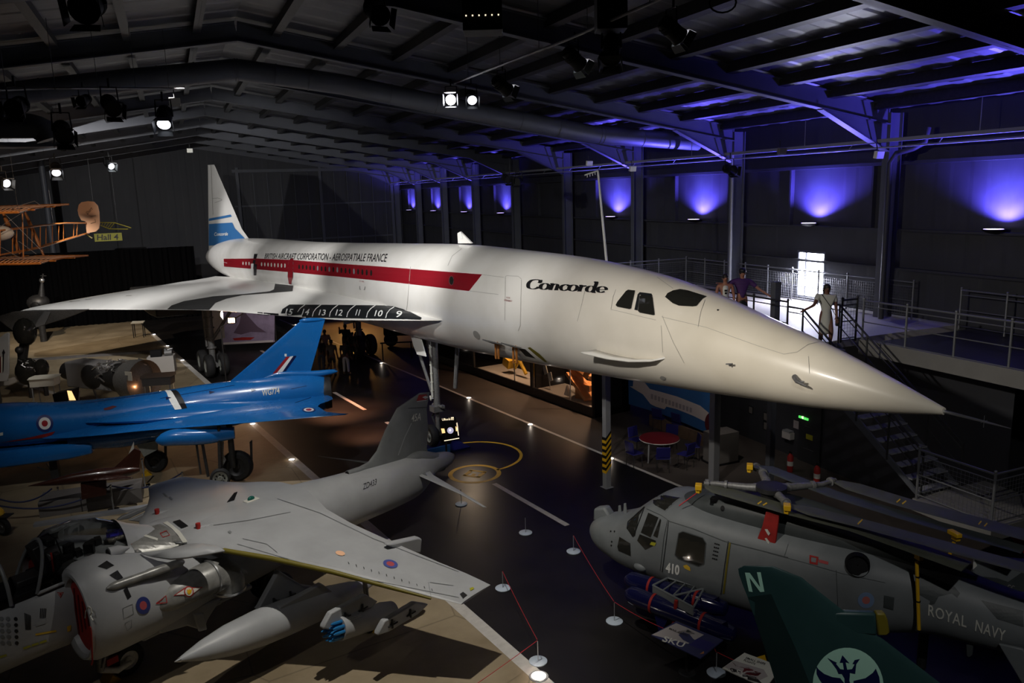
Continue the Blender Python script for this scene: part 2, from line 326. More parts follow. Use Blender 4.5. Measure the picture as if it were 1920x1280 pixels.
strip(XA-.13,XA+.13,-2,56,.003,3); strip(XB-.06,XB+.06,-2,56,.003,3)
for y0,y1 in ((29.26,32.88),(15.43,19.1),(22.4,27.1),(34.8,37.9),(40.9,45)): strip(XA+4.15,XA+4.31,y0,y1,.003,3)
# white line on the concrete at the far left
a=RF.L(atz(0,707)); b=RF.L(atz(128,745)); d=(b-a).normalized(); n=Vector((-d.y,d.x,0))*.13; g.cm=3
g.add([a-n+Vector((0,0,.003)),b-n+Vector((0,0,.003)),b+n+Vector((0,0,.003)),a+n+Vector((0,0,.003))],[(0,1,2,3)])
# yellow rings and the painted mark inside the small one
def ring(cx,cy,r,w,a0=0,a1=2*PI,n=48,z=.004):
    for i in range(n):
        p=a0+(a1-a0)*i/n; q=a0+(a1-a0)*(i+1)/n
        g.add([(cx+r*math.cos(p),cy+r*math.sin(p),z),(cx+(r+w)*math.cos(p),cy+(r+w)*math.sin(p),z),(cx+(r+w)*math.cos(q),cy+(r+w)*math.sin(q),z),(cx+r*math.cos(q),cy+r*math.sin(q),z)],[(0,1,2,3)])
g.cm=4; c=RF.L(atz(890,888)); ring(c.x,c.y,.68,.14)
ring(11.91,21.57,1.47,.10,-1.62,3.0,72)
for sx in (-1,1):
    o=Vector((c.x,c.y,.004)); t=R(35)
    def q(x,y):
        x*=1.45; y*=1.45; return (o.x+x*math.cos(t)-y*math.sin(t),o.y+x*math.sin(t)+y*math.cos(t),.0045)
    for bx in ((-.05,.05,.10,.20),(-.05,.05,-.20,-.10)) if sx>0 else ((.05,.17,.12,.2),(.05,.17,-.2,-.12),(.12,.2,-.2,.2),(-.17,-.05,.12,.2),(-.17,-.05,-.2,-.12),(-.2,-.12,-.2,.2),(-.12,0,-.04,.04)):
        x0,x1,y0,y1=bx; g.add([q(x0,y0),q(x1,y0),q(x1,y1),q(x0,y1)],[(0,1,2,3)])
struct(g,'floor',['concrete','asphalt','walkway','line_white','yellow_line'],RF,smooth=False)
# ---- roof: two slopes of ribbed sheet
WR=2.2; ZR=13.42; SL=.160; WL=-17.5; WW=20.0
def zroof(w): return ZR-SL*abs(w-WR)
mat('roof_sheet',(.10,.102,.115),.42,noise=.2,nscale=1.2,metal=.3)
def cladding(name,m,fn,u0,u1,v0,v1,pitch=.35,dep=.035):
    g=G(); n=int((u1-u0)/pitch); 
    for i in range(n):
        u=u0+i*pitch
        for a,b,h,k in ((0,.35,0,0),(.35,.45,0,dep),(.45,.9,dep,dep),(.9,1,dep,0)):
            g.add([fn(u+a*pitch,v0,h),fn(u+b*pitch,v0,k),fn(u+b*pitch,v1,k),fn(u+a*pitch,v1,h)],[(0,1,2,3)])
    return struct(g,name,m,smooth=False)
cladding('ceiling','roof_sheet',lambda u,v,h:(v,u,zroof(v)+h),-2,73,WR,WW,1.0,.02)
cladding('ceiling','roof_sheet',lambda u,v,h:(v,u,zroof(v)+h),-2,73,WL,WR,1.0,.02)
cladding('wall_right','wall_grey',lambda u,v,h:(WW+h,u,v),-2,20.0,0,10.7,1.1,.006)
cladding('wall_right','wall_grey',lambda u,v,h:(WW+h,u,v),21.3,73,0,10.7,1.1,.006)
g=G(); g.quad((WW,20,0),(WW,21.3,0),(WW,21.3,4.6),(WW,20,4.6)); g.quad((WW,20,6.2),(WW,21.3,6.2),(WW,21.3,10.7),(WW,20,10.7)); struct(g,'wall_right','wall_grey',smooth=False)
cladding('wall_back','wall_grey',lambda u,v,h:(u,72+h,v),WL,WW,0,13.4,1.1,.006)
cladding('wall_left','wall_grey',lambda u,v,h:(WL-h,u,v),-2,73,0,10.7,1.1,.006)
g=G(); g.quad((WL,-3,0),(WW,-3,0),(WW,-3,10.6),(WR,-3,13.4),(WL,-3,10.6)); struct(g,'wall_front','wall_grey',smooth=False)
# daylight window with its frame, in the wall behind the platform
g=G(); g.box((WW+.06,20.65,5.4),(.02,1.3,1.6)); wn=struct(g,'window_1','em_day',smooth=False)
g=G()
for y in (20.03,21.27,20.9): g.box((WW+.02,y,5.4),(.06,.07 if y!=20.9 else .03,1.6))
for z in (4.62,6.18): g.box((WW+.02,20.65,z),(.06,1.3,.07))
g.build('window_frame','steel_grey',wn,smooth=False)
dl=bpy.data.lights.new('daylight','AREA'); dl.shape='RECTANGLE'; dl.size=1.2; dl.size_y=1.5; dl.energy=420; dl.color=(.80,.82,1); do=bpy.data.objects.new('daylight',dl); COL.objects.link(do); do.location=Bw(WW-.06,20.65,5.4); aim(do,Bw(15,20.2,4.0))
# ---- portal frames: column, haunch and rafter in one welded frame each
def isec(g,p,q,up,h,wd,fl=.03):       # I beam between p and q
    p=Vector(p);q=Vector(q);d=(q-p).normalized();u=Vector(up); u=(u-d*u.dot(d)).normalized(); s=d.cross(u)
    for a0,a1,b in ((-h/2,-h/2+fl,wd/2),(h/2-fl,h/2,wd/2),(-h/2,h/2,fl/2)):
        g.loft([[o+u*a0-s*b,o+u*a0+s*b,o+u*a1+s*b,o+u*a1-s*b] for o in (p,q)])
fr_u=[3.4,10.25]+[17.1+6.85*k for k in range(9)]
for u in fr_u:
    if u>72: continue
    g=G(); hb=.52
    for sd,wc,we in ((1,WW-.75,WR),(-1,WL+.75,WR)):
        zt=zroof(wc)-.28; isec(g,(we,u,zroof(we)-.36),(wc,u,zroof(wc)-.36),(0,0,1),hb,.24)
        isec(g,(wc+sd*.2,u,0),(wc+sd*.2,u,zt),(1,0,0),.5,.24)
        a=(wc-sd*2.6,u,zroof(wc-sd*2.6)-.62); b=(wc-sd*.05,u,zroof(wc)-1.35); c=(wc-sd*.05,u,zroof(wc)-.6)
        g.prism([a,b,c],(0,.03,0)); g.loft([[Vector(p)+Vector((0,s*.12,t)) for s,t in((-1,0),(1,0),(1,-.03),(-1,-.03))] for p in (a,b)])
    struct(g,'trim_1' if u==fr_u[0] else 'trim_%d'%(fr_u.index(u)+1),'steel_grey',smooth=False)
# purlins under the sheets and rails on the walls
g=G(); w=WW-1.2; k=0
for sd in (1,-1):
    w=WR+sd*1.0
    while (w<WW-.3 if sd>0 else w>WL+.3):
        g.box((w,35,zroof(w)-.15),(.10,76,.28),ry=R(9.1)*sd); g.box((w+.06*sd,35,zroof(w)-.285),(.16,76,.02),ry=R(9.1)*sd); w+=sd*1.72
struct(g,'trim_20','dark_metal',smooth=False)
g=G()
for z in (2.0,5.9,7.05,9.0): g.box((WW-.11,35,z),(.2,76,.07 if z!=9.0 else .1))
for u in fr_u[2:]:
    for du in (1.0,4.5,): g.box((WW-.08,u+du,8.0),(.16,.07,1.95))
struct(g,'trim_21','wall_grey',smooth=False)
g=G()
for w in (5.6,12.55,19.0): g.box((w,71.9,5.5),(.25,.2,11.4 if w<19 else 9.4))
for z in (7.95,4.9): g.box((12.2,71.92,z),(14,.1,.12))
for w in [6.9+1.15*k for k in range(11)]: g.box((w,71.95,5.4),(.05,.08,10.6))
g.box((12.2,71.9,10.9),(14,.25,.25)); struct(g,'trim_22','steel_grey',smooth=False)
# square lighting tray and pipe along the right-hand wall
def bthing(name,label,cat,w,u,z=0,rz=0,group=None):
    return thing(name,label,cat,Bw(w,u,z),BETA+rz,group)
g=G(); g.box((18.9,36,9.62),(.14,76,.10)); g.tube([(18.7,-1,9.42),(18.7,74,9.42)],.024,8)
for u in range(0,73,3): g.tube([(18.7,u,9.42),(18.88,u,9.6)],.012,5)
for u in range(2,73,6): g.tube([(18.9,u,9.66),(18.9,u,10.75)],.012,5)
o=struct(g,'cable_tray','light_steel',kind=None,smooth=False); tagp(o,'long thin metal cable tray and lighting bar running under the eaves of the right-hand wall','cable tray')
g=G(); g.tube([(19.0,16.75,4.5),(19.0,16.75,9.0),(19.0,16.55,9.25),(19.1,16.1,9.35),(19.3,15.9,9.5),(19.4,15.9,9.9)],.075,10); o=struct(g,'drain_pipe','wall_grey',kind=None); tagp(o,'dark drain pipe with a swan neck beside the nearest wall column','pipe')
g=G(); g.tube([(18.95,23.6,4.4),(18.95,23.6,9.6)],.05,10); o=struct(g,'conduit_pipe','light_steel',kind=None); tagp(o,'thin pale vertical pipe by the second wall column behind the couple','pipe')
# round air duct across the hall
mat('duct_grey',(.085,.09,.10),.5,metal=.3,noise=.1)
def on_u(px,py,u): return BF.at(px,py,'y',u)
P=[on_u(px,py,27) for px,py in ((-80,190),(0,178),(225,152),(435,131),(450,131),(640,158),(900,212),(1115,252),(1135,254),(1330,268))]
g=G(); g.tube(P,.33,20)
for p,q in zip(P,P[1:]):
    for t in (.33,.66): c=p.lerp(q,t); g.tube([c,c+(q-p).normalized()*.04],.345,20)
o=struct(g,'air_duct','duct_grey',kind=None); tagp(o,'big round grey air duct crossing the hall below the roof ridge','duct')
g=G(); P=[on_u(px,py,20) for px,py in ((-120,236),(60,236),(85,245),(93,262))]; g.tube(P[:2]+[P[1].lerp(P[2],.5),P[2],P[3]],.26,16); o=struct(g,'air_duct','duct_grey',kind=None); tagp(o,'short round air duct with an elbow at the upper left','duct')
g=G(); P=[on_u(px,py,24) for px,py in ((-60,278),(125,276),(150,268),(-60,268))]; g.prism(P,(0,.7,0)); o=struct(g,'flat_duct','steel_grey',kind=None,smooth=False); tagp(o,'flat grey rectangular duct below the elbow duct at the upper left','duct')
g=G(); p=on_u(83,350,64.5); g.tube([(p.x,p.y,0),(p.x,p.y,12)],.2,12); o=struct(g,'column','steel_grey',kind=None); tagp(o,'round pale steel column behind the hanging biplane','column')
# wall uplighters with blue lamps
up_u=[13.9,20.4,26.75,33.4,47.3,54.2,61.5,68.6]
for i,u in enumerate(up_u):
    c=(WW-.42,u,7.17)
    lab=['nearest of the blue wall uplighters, above the right-hand gallery','blue wall uplighter above the bright daylight window','blue wall uplighter above the heads of the couple','blue wall uplighter just right of the tall white mast','first blue uplighter of the far four, counted from the camera','second blue uplighter of the far four','third blue uplighter of the far four','farthest blue uplighter, near the back corner'][i]
    t=bthing('wall_uplighter',lab,'wall light',*c,group=None)
    g=G(); g.lathe([(-.10,.08),(-.06,.2),(0,.27),(.015,.27),(.015,.235)],(0,0,0),(0,0,1),20,caps=False); g.box((.2,0,-.05),(.36,.08,.06)); g.build('bowl','black_body',t)
    g=G(); g.lathe([(.016,.0),(.016,.235)],(0,0,0),(0,0,1),20,caps=False); g.build('lamp','em_blue',t)
    P0=Bw(c[0],c[1],c[2]+.06); spot(P0,Bw(c[0]+.16,c[1],c[2]+2),(2800 if i<4 else 1700),(.12,.09,1),140,.7,.05)
    spot(P0,Bw(c[0]+.06,c[1],c[2]+2),(700),(.16,.18,1),75,.9,.04); spot(P0,Bw(c[0]-1.3,c[1],c[2]+3),750,(.13,.12,1),95,.9,.06)
# curtain partition and the hall sign
g=G(); n=150; pts=[]
for i in range(n+1):
    w=WL+.2+i*(1.2-WL)/n; pts.append((w,63+.10*math.sin(i*1.9)+.05*math.sin(i*.7)))
for a,b in zip(pts,pts[1:]): g.quad((a[0],a[1],.02),(b[0],b[1],.02),(b[0],b[1],5.25),(a[0],a[1],5.25))
o=struct(g,'curtain','curtain',kind=None); tagp(o,'tall black pleated curtain partition across the back left of the hall','curtain')
BK=Fr(Bw(0,63.4,0),math.degrees(BETA))
a=BK.at(178,453,'y',0); b=BK.at(228,436,'y',0)
sg=thing('hall_sign','yellow hanging sign with the words Hall 4 above the black curtain','sign',BK.o,BK.a)
g=G(); g.box(((a.x+b.x)/2,0,(a.z+b.z)/2),(b.x-a.x,.06,b.z-a.z)); brd=g.build('sign_board','sign_yellow',sg,smooth=False)
bv=skin_of(brd); text_on('sign_text','Hall 4',(182,450),(222,449),10.5,BK,bv,'ink',sg,bold=.02)
g=G()
for x in (a.x+.2,b.x-.2): g.tube([(x,0,b.z),(x,0,12.3)],.015,5)
g.build('hanging_wire','dark_metal',sg)
# ---- gallery: platform, ramp and stairs
DZ=4.5
g=G(); g.box((17.0,21.1,DZ-.12),(6.2,12.2,.2)); o=struct(g,'platform','pale_box',kind='structure',smooth=False); o.name='floor_platform'
RA=[(16,15.0),(16,-1.5)]
def zr(u): return DZ+.05
g=G(); g.loft([[(15.92,u,zr(u)-.35),(20,u,zr(u)-.35),(20,u,zr(u)-.12),(15.92,u,zr(u)-.12)] for u in (14.55,-1.5)]); struct(g,'floor_walkway','dark_metal',smooth=False); g=G(); g.loft([[(15.84,u,zr(u)-.38),(15.91,u,zr(u)-.38),(15.91,u,zr(u)),(15.84,u,zr(u))] for u in (14.6,-1.5)]); o=struct(g,'ramp','fascia',kind='structure',smooth=False); o.name='trim_23'
def railing(name,label,pts,h=1.08,mesh=True,post=1.25,m='rail_grey',cat='railing',extra=None,vert=False):
    P=[Vector(p) for p in pts]; t=thing(name,label,cat,Bw(*P[0]),BETA); o0=P[0].copy(); P=[p-o0 for p in P]
    tr=G(); tr.tube([p+Vector((0,0,h)) for p in P],.024,8); tr.build('top_rail',m,t)
    for hz_ in (h-.13,h*.5,.1): g=G(); g.tube([p+Vector((0,0,hz_)) for p in P],.014,6); g.build('lower_rail',m,t)
    for a,b in zip(P,P[1:]):
        L=(b-a).length; n=max(1,round(L/post))
        for i in range(n+ (1 if b is P[-1] else 0)):
            c=a.lerp(b,i/n); g=G(); g.tube([c,c+Vector((0,0,h+.03))],.026,8); g.ball(c+Vector((0,0,h+.05)),.035,8); g.build('post',m,t)
    if mesh:
        g=G()
        for a,b in zip(P,P[1:]):
            L=(b-a).length; n=max(2,int(L/(.085 if not vert else .075)))
            for i in range(n):
                c=a.lerp(b,i/n); g.tube([c+Vector((0,0,.1)),c+Vector((0,0,h-.13))],.0035 if not vert else .007,3,caps=False)
            if not vert:
                for k in range(1,10): z=.1+k*(h-.23)/10; g.tube([a+Vector((0,0,z)),b+Vector((0,0,z))],.0035,3,caps=False)
        g.build('mesh_panel',m,t,smooth=False)
    return t
railing('gallery_railing','steel mesh railing at the back of the platform in front of the bright window',[(19.6,27.2,DZ),(19.6,16.2,DZ)],mesh=True)
railing('gallery_railing','grey mesh railing on the far end of the platform left of the couple',[(14.1,27.1,DZ),(19.5,27.1,DZ)])
railing('gallery_railing','near railing of the right-hand gallery, standing on the pale edge beam',[(15.95,14.6,zr(14.6)-.1),(15.95,3,zr(3)-.1)],mesh=False,post=1.35)
railing('gallery_railing','far railing of the right-hand gallery, against the wall',[(19.5,14.6,zr(14.6)-.1),(19.5,3,zr(3)-.1)],mesh=False,post=1.35)
# stairs going down from the platform to a low landing
WS=14.0; s0=BF.at(1600,772,'x',WS); s1=BF.at(1727,930,'x',WS)
sl=(s0.z-s1.z)/(s0.y-s1.y); ut=s0.y+(DZ-s0.z)/sl
LZ=s1.z; st=thing('staircase','dark steel staircase with open pale treads going down from the platform to the landing','staircase',Bw(0,0,0),BETA)
for wv in (WS,WS+1.15):
    g=G(); g.prism([(wv,ut,DZ+.02),(wv,s1.y,LZ+.02),(wv,s1.y-.25,LZ-.25),(wv,ut,DZ-.32)],(.05,0,0)); g.build('stringer','steel_grey',st,smooth=False)
n=max(6,int((DZ-LZ)/.19)); STEPS=[]
for i in range(n):
    t=(i+.6)/n; u=ut+(s1.y-ut)*t; z=DZ+(LZ-DZ)*t; STEPS.append((u,z)); g=G(); g.box((WS+.575,u,z),(1.1,.24,.03)); g.build('tread','light_steel',st,smooth=False)
g=G(); zc=s1.y; g.box((WS+.85,zc-.87,LZ-.13),(2.2,1.75,.26)); o=struct(g,'landing','fascia',kind='structure',smooth=False); o.name='floor_landing'
for lx,nm in ((WS-.02,'left hand railing of the staircase, which the woman in white holds'),(WS+1.17,'right hand railing of the staircase, beyond the woman in white')):
    t=thing('stair_railing',nm,'railing',Bw(lx,ut,DZ),BETA)
    g=G(); g.tube([(0,.5,.98),(0,0,.98),(0,s1.y-ut,LZ-DZ+.98)],.025,8); g.build('top_rail','dark_metal',t)
    g=G(); g.tube([(0,.5,.85),(0,.02,.85),(0,s1.y-ut,LZ-DZ+.85)],.014,6); g.tube([(0,0,.45),(0,s1.y-ut,LZ-DZ+.45)],.014,6); g.build('lower_rail','dark_metal',t)
    for k in range(5): q=k/4; g=G(); g.tube([(0,(s1.y-ut)*q,(LZ-DZ)*q-.1),(0,(s1.y-ut)*q,(LZ-DZ)*q+.98)],.024,8); g.build('post','dark_metal',t)
railing('landing_railing','mesh guard rail around the low stair landing at the right edge',[(WS-.2,s1.y-.05,LZ),(WS-.2,s1.y-1.7,LZ),(WS+1.9,s1.y-1.7,LZ)],m='rail_grey')
railing('platform_railing','dark railing at the head of the stairs beside the man in purple',[(WS+.05,ut+4.4,DZ),(WS+.05,ut+.6,DZ)],mesh=False,m='dark_metal')
railing('platform_railing','dark railing and mesh panels right of the stair head',[(WS+1.3,ut+.05,DZ),(15.8,ut+.05,DZ)],mesh=True,m='dark_metal')
# lower wall, door and boards under the platform
WLW=17.4
g=G(); g.quad((WLW,11.5,0),(WLW,23.3,0),(WLW,23.3,4.25),(WLW,11.5,4.25)); g.quad((WLW,23.3,0),(20,23.3,0),(20,23.3,4.25),(WLW,23.3,4.25)); struct(g,'wall_lower','wall_grey',smooth=False)
LW=Fr(Bw(WLW,0,0),math.degrees(BETA))
def lw(px,py,off=-.03): return LW.at(px,py,'x',off)
def lwbox(name,m,x0,y0,x1,y1,th,parent=None,off=0):
    a=lw(x0,(y0)); b=lw(x1,y1); g=G(); g.box((-th/2-off,(a.y+b.y)/2,(a.z+b.z)/2),(th,abs(a.y-b.y),abs(a.z-b.z))); return g.build(name,m,parent,smooth=False,bev=.004)
dr=thing('door_1','x','x',LW.o,LW.a); del dr['label']; del dr['category']; dr['kind']='structure'
a=lw(1500,800); b=lw(1541,800); g=G(); g.box((-.04,(a.y+b.y)/2,1.0),(.07,abs(a.y-b.y),2.0)); g.build('door_leaf','door_dark',dr,smooth=False)
lwbox('door_notice','sign_yellow',1514,812,1526,826,.01,dr,.08); lwbox('push_plate','light_steel',1508,838,1528,846,.01,dr,.08); lwbox('door_notice','wall_grey',1511,797,1529,806,.01,dr,.08)
ex=thing('exit_sign','lit green and yellow exit sign with a running figure and arrow over the dark door','sign',LW.o,LW.a)
bb=lwbox('sign_box','em_exit',1501,778,1518,788,.08,ex,.03); bv=skin_of(bb)
poly_on('running_figure',[[(1503,781),(1505,779.5),(1507,781),(1507,784),(1509,787),(1507,787),(1505.5,785),(1504,788),(1502.5,787),(1504.5,784)]],LW,bv,'em_exit_w',ex,off=.01)
poly_on('arrow',[[(1510.6,779.5),(1512.2,779.8),(1512.2,785),(1513.4,785.2),(1511.3,788),(1509.3,784.6),(1510.6,784.8)]],LW,bv,'em_exit_w',ex,off=.01)
poly_on('doorway_symbol',[[(1514.6,780.3),(1517.3,781),(1517.3,788),(1514.6,787.4)]],LW,bv,'em_exit_w',ex,off=.01)
for nm,lb,ct,m,c in (('notice_paper','white paper notice pinned left of the exit door','notice','poster_grey',(1487,787,1496,805)),('wall_box','small cream wall box left of the exit door','box','pale_box',(1473,806,1488,824))):
    t=thing(nm,lb,ct,LW.o,LW.a); lwbox('panel' if nm[0]=='n' else 'casing',m,*c,.01 if nm[0]=='n' else .18,t)
    if nm[0]=='w': lwbox('casing_lid','light_steel',1474,806,1487,808,.19,t)
    else: lwbox('notice_text','wall_grey',1489,792,1494,794,.004,t,.012)
for px,lb in ((1430,'single framed notice on the grey wall, leftmost'),(1435,'tall frame of two notices on the grey wall, left one of the pair'),(1446,'tall frame of two notices on the grey wall, right one of the pair')):
    t=thing('framed_notice',lb,'frame',LW.o,LW.a)
    x0,y0,x1,y1={1430:(1403,760,1411,777),1435:(1431,772,1440,808),1446:(1442,776,1452,812)}[px]
    lwbox('frame','black_body',x0,y0,x1,y1,.02,t)
    if px==1430: lwbox('paper','plinth_grey',x0+1,y0+1.5,x1-1,y1-1.5,.006,t,.02)
    else:
        m_=(y0+y1)/2; lwbox('paper','plinth_grey',x0+1,y0+1.5,x1-1,m_-1,.006,t,.02); lwbox('paper','plinth_grey',x0+1,m_+1,x1-1,y1-1.5,.006,t,.02)
def extinguisher(px,py,lb):
    p=WORLD.L(atz(px,py,0)); t=thing('fire_extinguisher',lb,'fire extinguisher',atz(px,py,0),0)
    g=G(); g.lathe([(0,.08),(.02,.09),(.48,.09),(.55,.05),(.58,.03)],(0,0,.0),(0,0,1),16); g.build('cylinder','cover_red',t)
    g=G(); g.box((0,0,.61),(.04,.14,.03)); g.tube([(0,.05,.6),(0,.13,.5),(0,.12,.2)],.012,6); g.build('hose','black_body',t)
    g=G(); g.lathe([(.2,.092),(.34,.092)],(0,0,0),(0,0,1),16,caps=False); g.build('label_band','sign_white',t)
extinguisher(1481,884,'red fire extinguisher standing left of the exit door'); extinguisher(1531,908,'red fire extinguisher standing right of the exit door')
# posts
def post(px,py,ztop,wd,lb,m,stripe=None):
    P=atz(px,py,0); t=thing('support_post',lb,'post',P,RUN); g=G(); g.box((0,0,ztop/2),(wd,wd*.85,ztop)); g.box((0,0,.01),(wd*1.5,wd*1.5,.02)); g.build('shaft',m,t,smooth=False,bev=.01)
    if stripe:
        z0,z1=stripe; g=G(); k=0; z=z0
        while z<z1: g.cm=k%2; g.loft([[(sx*(wd/2+.004),sy*(wd*.425+.004),zz+.10*(sx+sy*.0)) for sx,sy in((-1,-1),(1,-1),(1,1),(-1,1))] for zz in (z,z+.09)],caps=False); z+=.09; k+=1
        g.build('hazard_tape',['yellow','black_body'],t,smooth=False)
post(1138,913,4.2,.19,'pale square post with yellow and black hazard tape, standing on the runway edge','light_steel',(.55,1.6))
post(1338,905,4.3,.24,'plain pale square post by the red round table','light_steel')
P=BF.at(1455,530,'x',14.4)
g=G(); g.box((0,0,P.z/2),(.17,.17,P.z)); t=thing('support_post','dark grey post stub rising above the platform beside the man in purple','post',Bw(P.x,P.y,0),BETA); g.build('shaft','steel_grey',t,smooth=False); g=G(); g.box((0,0,P.z+.01),(.21,.21,.03)); g.build('cap_plate','steel_grey',t,smooth=False)
# tall white mast behind the big white airliner
P=atd(1137,488,24); q=atd(1121,320,24); t=thing('mast','tall thin white mast with a short cross arm, behind the white airliner','mast',(P.x,P.y,0),0)
g=G(); g.tube([(0,0,0),(0,0,P.z),(q.x-P.x,q.y-P.y,q.z)],[.045,.04,.03],8); g.build('pole','sign_white',t)
g=G(); a=Vector((q.x-P.x,q.y-P.y,q.z)); g.tube([a,a+Vector((-.4,0,-.12))],.025,6)
for k in range(5): g.tube([a+Vector((-.08*k,0,-.024*k)),a+Vector((-.08*k,0,-.024*k-.09))],.012,5)
g.build('cross_arm','sign_white',t)
# ================================================================ THE WHITE AIRLINER
CF=Fr((-2.62,25.9,0),-58)
cc=CF.empty('airliner','huge white delta-winged airliner with a long pointed nose and a red stripe','aircraft')
FT=[(-35.6,4.55,.06,.07,2),(-34.8,4.62,.28,.33,2),(-33,4.72,.58,.68,2),(-30,4.82,.95,1.02,2),(-26,4.92,1.22,1.27,2),(-20,4.98,1.34,1.42,2),(-10.9,5.05,1.44,1.50,2),(-2.3,5.25,1.47,1.58,2),(2.4,5.375,1.47,1.60,2),(6,5.46,1.40,1.49,2),(8.4,5.51,1.30,1.38,2),(10.3,5.50,1.17,1.24,2),(11.2,5.48,1.09,1.15,2),(12.5,5.41,.95,.98,2),(13.4,5.34,.82,.83,2),(15.1,5.21,.54,.545,2),(16.2,5.13,.30,.30,2),(17.15,5.07,.055,.055,2)]
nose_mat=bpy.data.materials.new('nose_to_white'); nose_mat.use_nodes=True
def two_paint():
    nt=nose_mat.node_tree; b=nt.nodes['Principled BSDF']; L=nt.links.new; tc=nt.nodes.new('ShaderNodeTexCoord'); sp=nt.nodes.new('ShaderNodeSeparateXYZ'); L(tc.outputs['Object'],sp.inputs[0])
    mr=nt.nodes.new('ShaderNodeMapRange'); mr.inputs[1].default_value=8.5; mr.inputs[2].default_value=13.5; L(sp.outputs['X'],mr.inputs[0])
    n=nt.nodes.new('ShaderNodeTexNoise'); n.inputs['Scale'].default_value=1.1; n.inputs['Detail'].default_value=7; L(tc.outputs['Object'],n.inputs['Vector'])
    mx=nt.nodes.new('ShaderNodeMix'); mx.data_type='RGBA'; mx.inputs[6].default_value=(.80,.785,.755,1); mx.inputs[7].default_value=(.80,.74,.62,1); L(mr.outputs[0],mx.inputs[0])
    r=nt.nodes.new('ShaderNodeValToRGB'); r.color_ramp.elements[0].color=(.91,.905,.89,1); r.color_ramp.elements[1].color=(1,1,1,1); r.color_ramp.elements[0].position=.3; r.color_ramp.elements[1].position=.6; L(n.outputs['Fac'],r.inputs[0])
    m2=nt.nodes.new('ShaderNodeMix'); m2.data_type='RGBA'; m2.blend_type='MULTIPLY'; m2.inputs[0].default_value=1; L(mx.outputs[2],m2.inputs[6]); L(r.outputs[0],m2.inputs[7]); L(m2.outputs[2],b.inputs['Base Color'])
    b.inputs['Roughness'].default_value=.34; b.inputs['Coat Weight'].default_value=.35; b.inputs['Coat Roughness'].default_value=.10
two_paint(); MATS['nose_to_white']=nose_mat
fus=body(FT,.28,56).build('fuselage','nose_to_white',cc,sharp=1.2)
bvF=skin_of(fus)
# wing: half span stations (span, x leading, z leading, x trailing, z trailing, thickness)
WT=[(.9,4.1,5.0,-29.2,3.75,.10),(1.5,3.3,4.92,-29,3.70,.16),(1.75,1.9,4.78,-29,3.68,.18),(2.25,-2.6,4.30,-28.9,3.64,.17),(3.1,-7,4.03,-28.8,3.6,.17),(4.45,-12.4,3.78,-28.5,3.5,.17),(5.85,-15.8,3.58,-28.2,3.42,.15),(7.3,-19.0,3.38,-27.7,3.35,.13),(8.7,-22.0,3.2,-27.1,3.28,.10),(10.2,-24.0,3.08,-26.4,3.2,.08),(11.2,-24.3,2.98,-26.0,3.12,.07),(11.75,-24.9,2.93,-25.8,3.0,.05)]
def wing_rings(sd):
    out=[]; sp=[.9,1.2,1.5,1.62,1.75,2.0,2.25,2.65,3.1,3.75,4.45,5.1,5.85,6.6,7.3,8,8.7,9.4,10.2,10.7,11.2,11.5,11.75]
    for s in sp:
        xl,zl,xt,zt,th=lin(WT,s) if s<3 else cr(WT,s); a=Vector((xl,-sd*s,zl)); b=Vector((xt,-sd*s,zt)); r=foil(a,b,th,n=25); crn=.30 if s<6 else .30*max(0,(11.75-s)/5.75)
        q=[]
        for p in r:
            t=(xl-p[0])/(xl-xt); q.append((p[0],p[1],p[2]+crn*math.sin(PI*min(1,max(0,t)))*.9))
        out.append(q)
    return out
ws=G().loft(wing_rings(1)).build('wing','white_paint',cc,sharp=.9); ws['label']='white slender delta wing on the near side, with numbered black panels along its leading edge'
wp=G().loft(wing_rings(-1)).build('wing','white_paint',cc,sharp=.9)
bvW=skin_of(ws); bvFW=skin_of(fus,ws)
# engine boxes under the wings, their unlit look put into a dark colour
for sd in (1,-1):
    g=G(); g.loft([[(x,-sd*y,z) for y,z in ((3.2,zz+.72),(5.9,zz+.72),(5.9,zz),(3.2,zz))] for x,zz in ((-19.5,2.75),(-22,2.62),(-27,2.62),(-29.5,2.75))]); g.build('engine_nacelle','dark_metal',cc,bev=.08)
# fin
def side_fin(loop_px,fr,y,th0,th1,zs):
    pass
z0=4.9; FTE=CF.at(390,466,'y',0)
ft=CF.at(390,311,'y',0); fl=CF.at(403,308,'y',0); FB=[(-20.8,5.9),(-23.4,6.08),(-25.2,7.1),(-30.2,10.72)]
def le(z): return lin([(5.0,-20.2),(5.95,-21.2),(6.25,-23.4),(6.8,-24.9),(7.6,-26.0),(10.75,-30.55),(11.0,-31.2)],z)[0]
def te(z): return lin([(4.6,-35.2),(6.0,-34.6),(10.85,-32.5)],z)[0]
rings=[]
for z in (4.9,5.4,5.95,6.25,6.5,6.8,7.2,7.6,8.4,9.2,10,10.6,10.78):
    th=.02+.09*(11-z)/6; rings.append(foil((le(z),0,z),(te(z),0,z+ (0 if z<10.7 else .06)),th,(0,1,0),13))
fin=G().loft(rings).build('tail_fin','white_paint',cc,sharp=.9); bvN=skin_of(fin)
poly_on('blue_band',[[(388,432-12),(436,417),(441,428),(468,455),(440,457),(405,459.5),(388,460.5)]],CF,bvN,'blue_band',cc,off=.02,step=8)
poly_on('blue_stripe',[[(388,410.5),(433,402),(435,406),(388,415)]],CF,bvN,'blue_band',cc,off=.02,step=8)
text_on('fin_lettering','Concorde',(402,442),(428,441),6.5,CF,bvN,'white_mark',cc,bold=.02,shear=.15,off=.03)
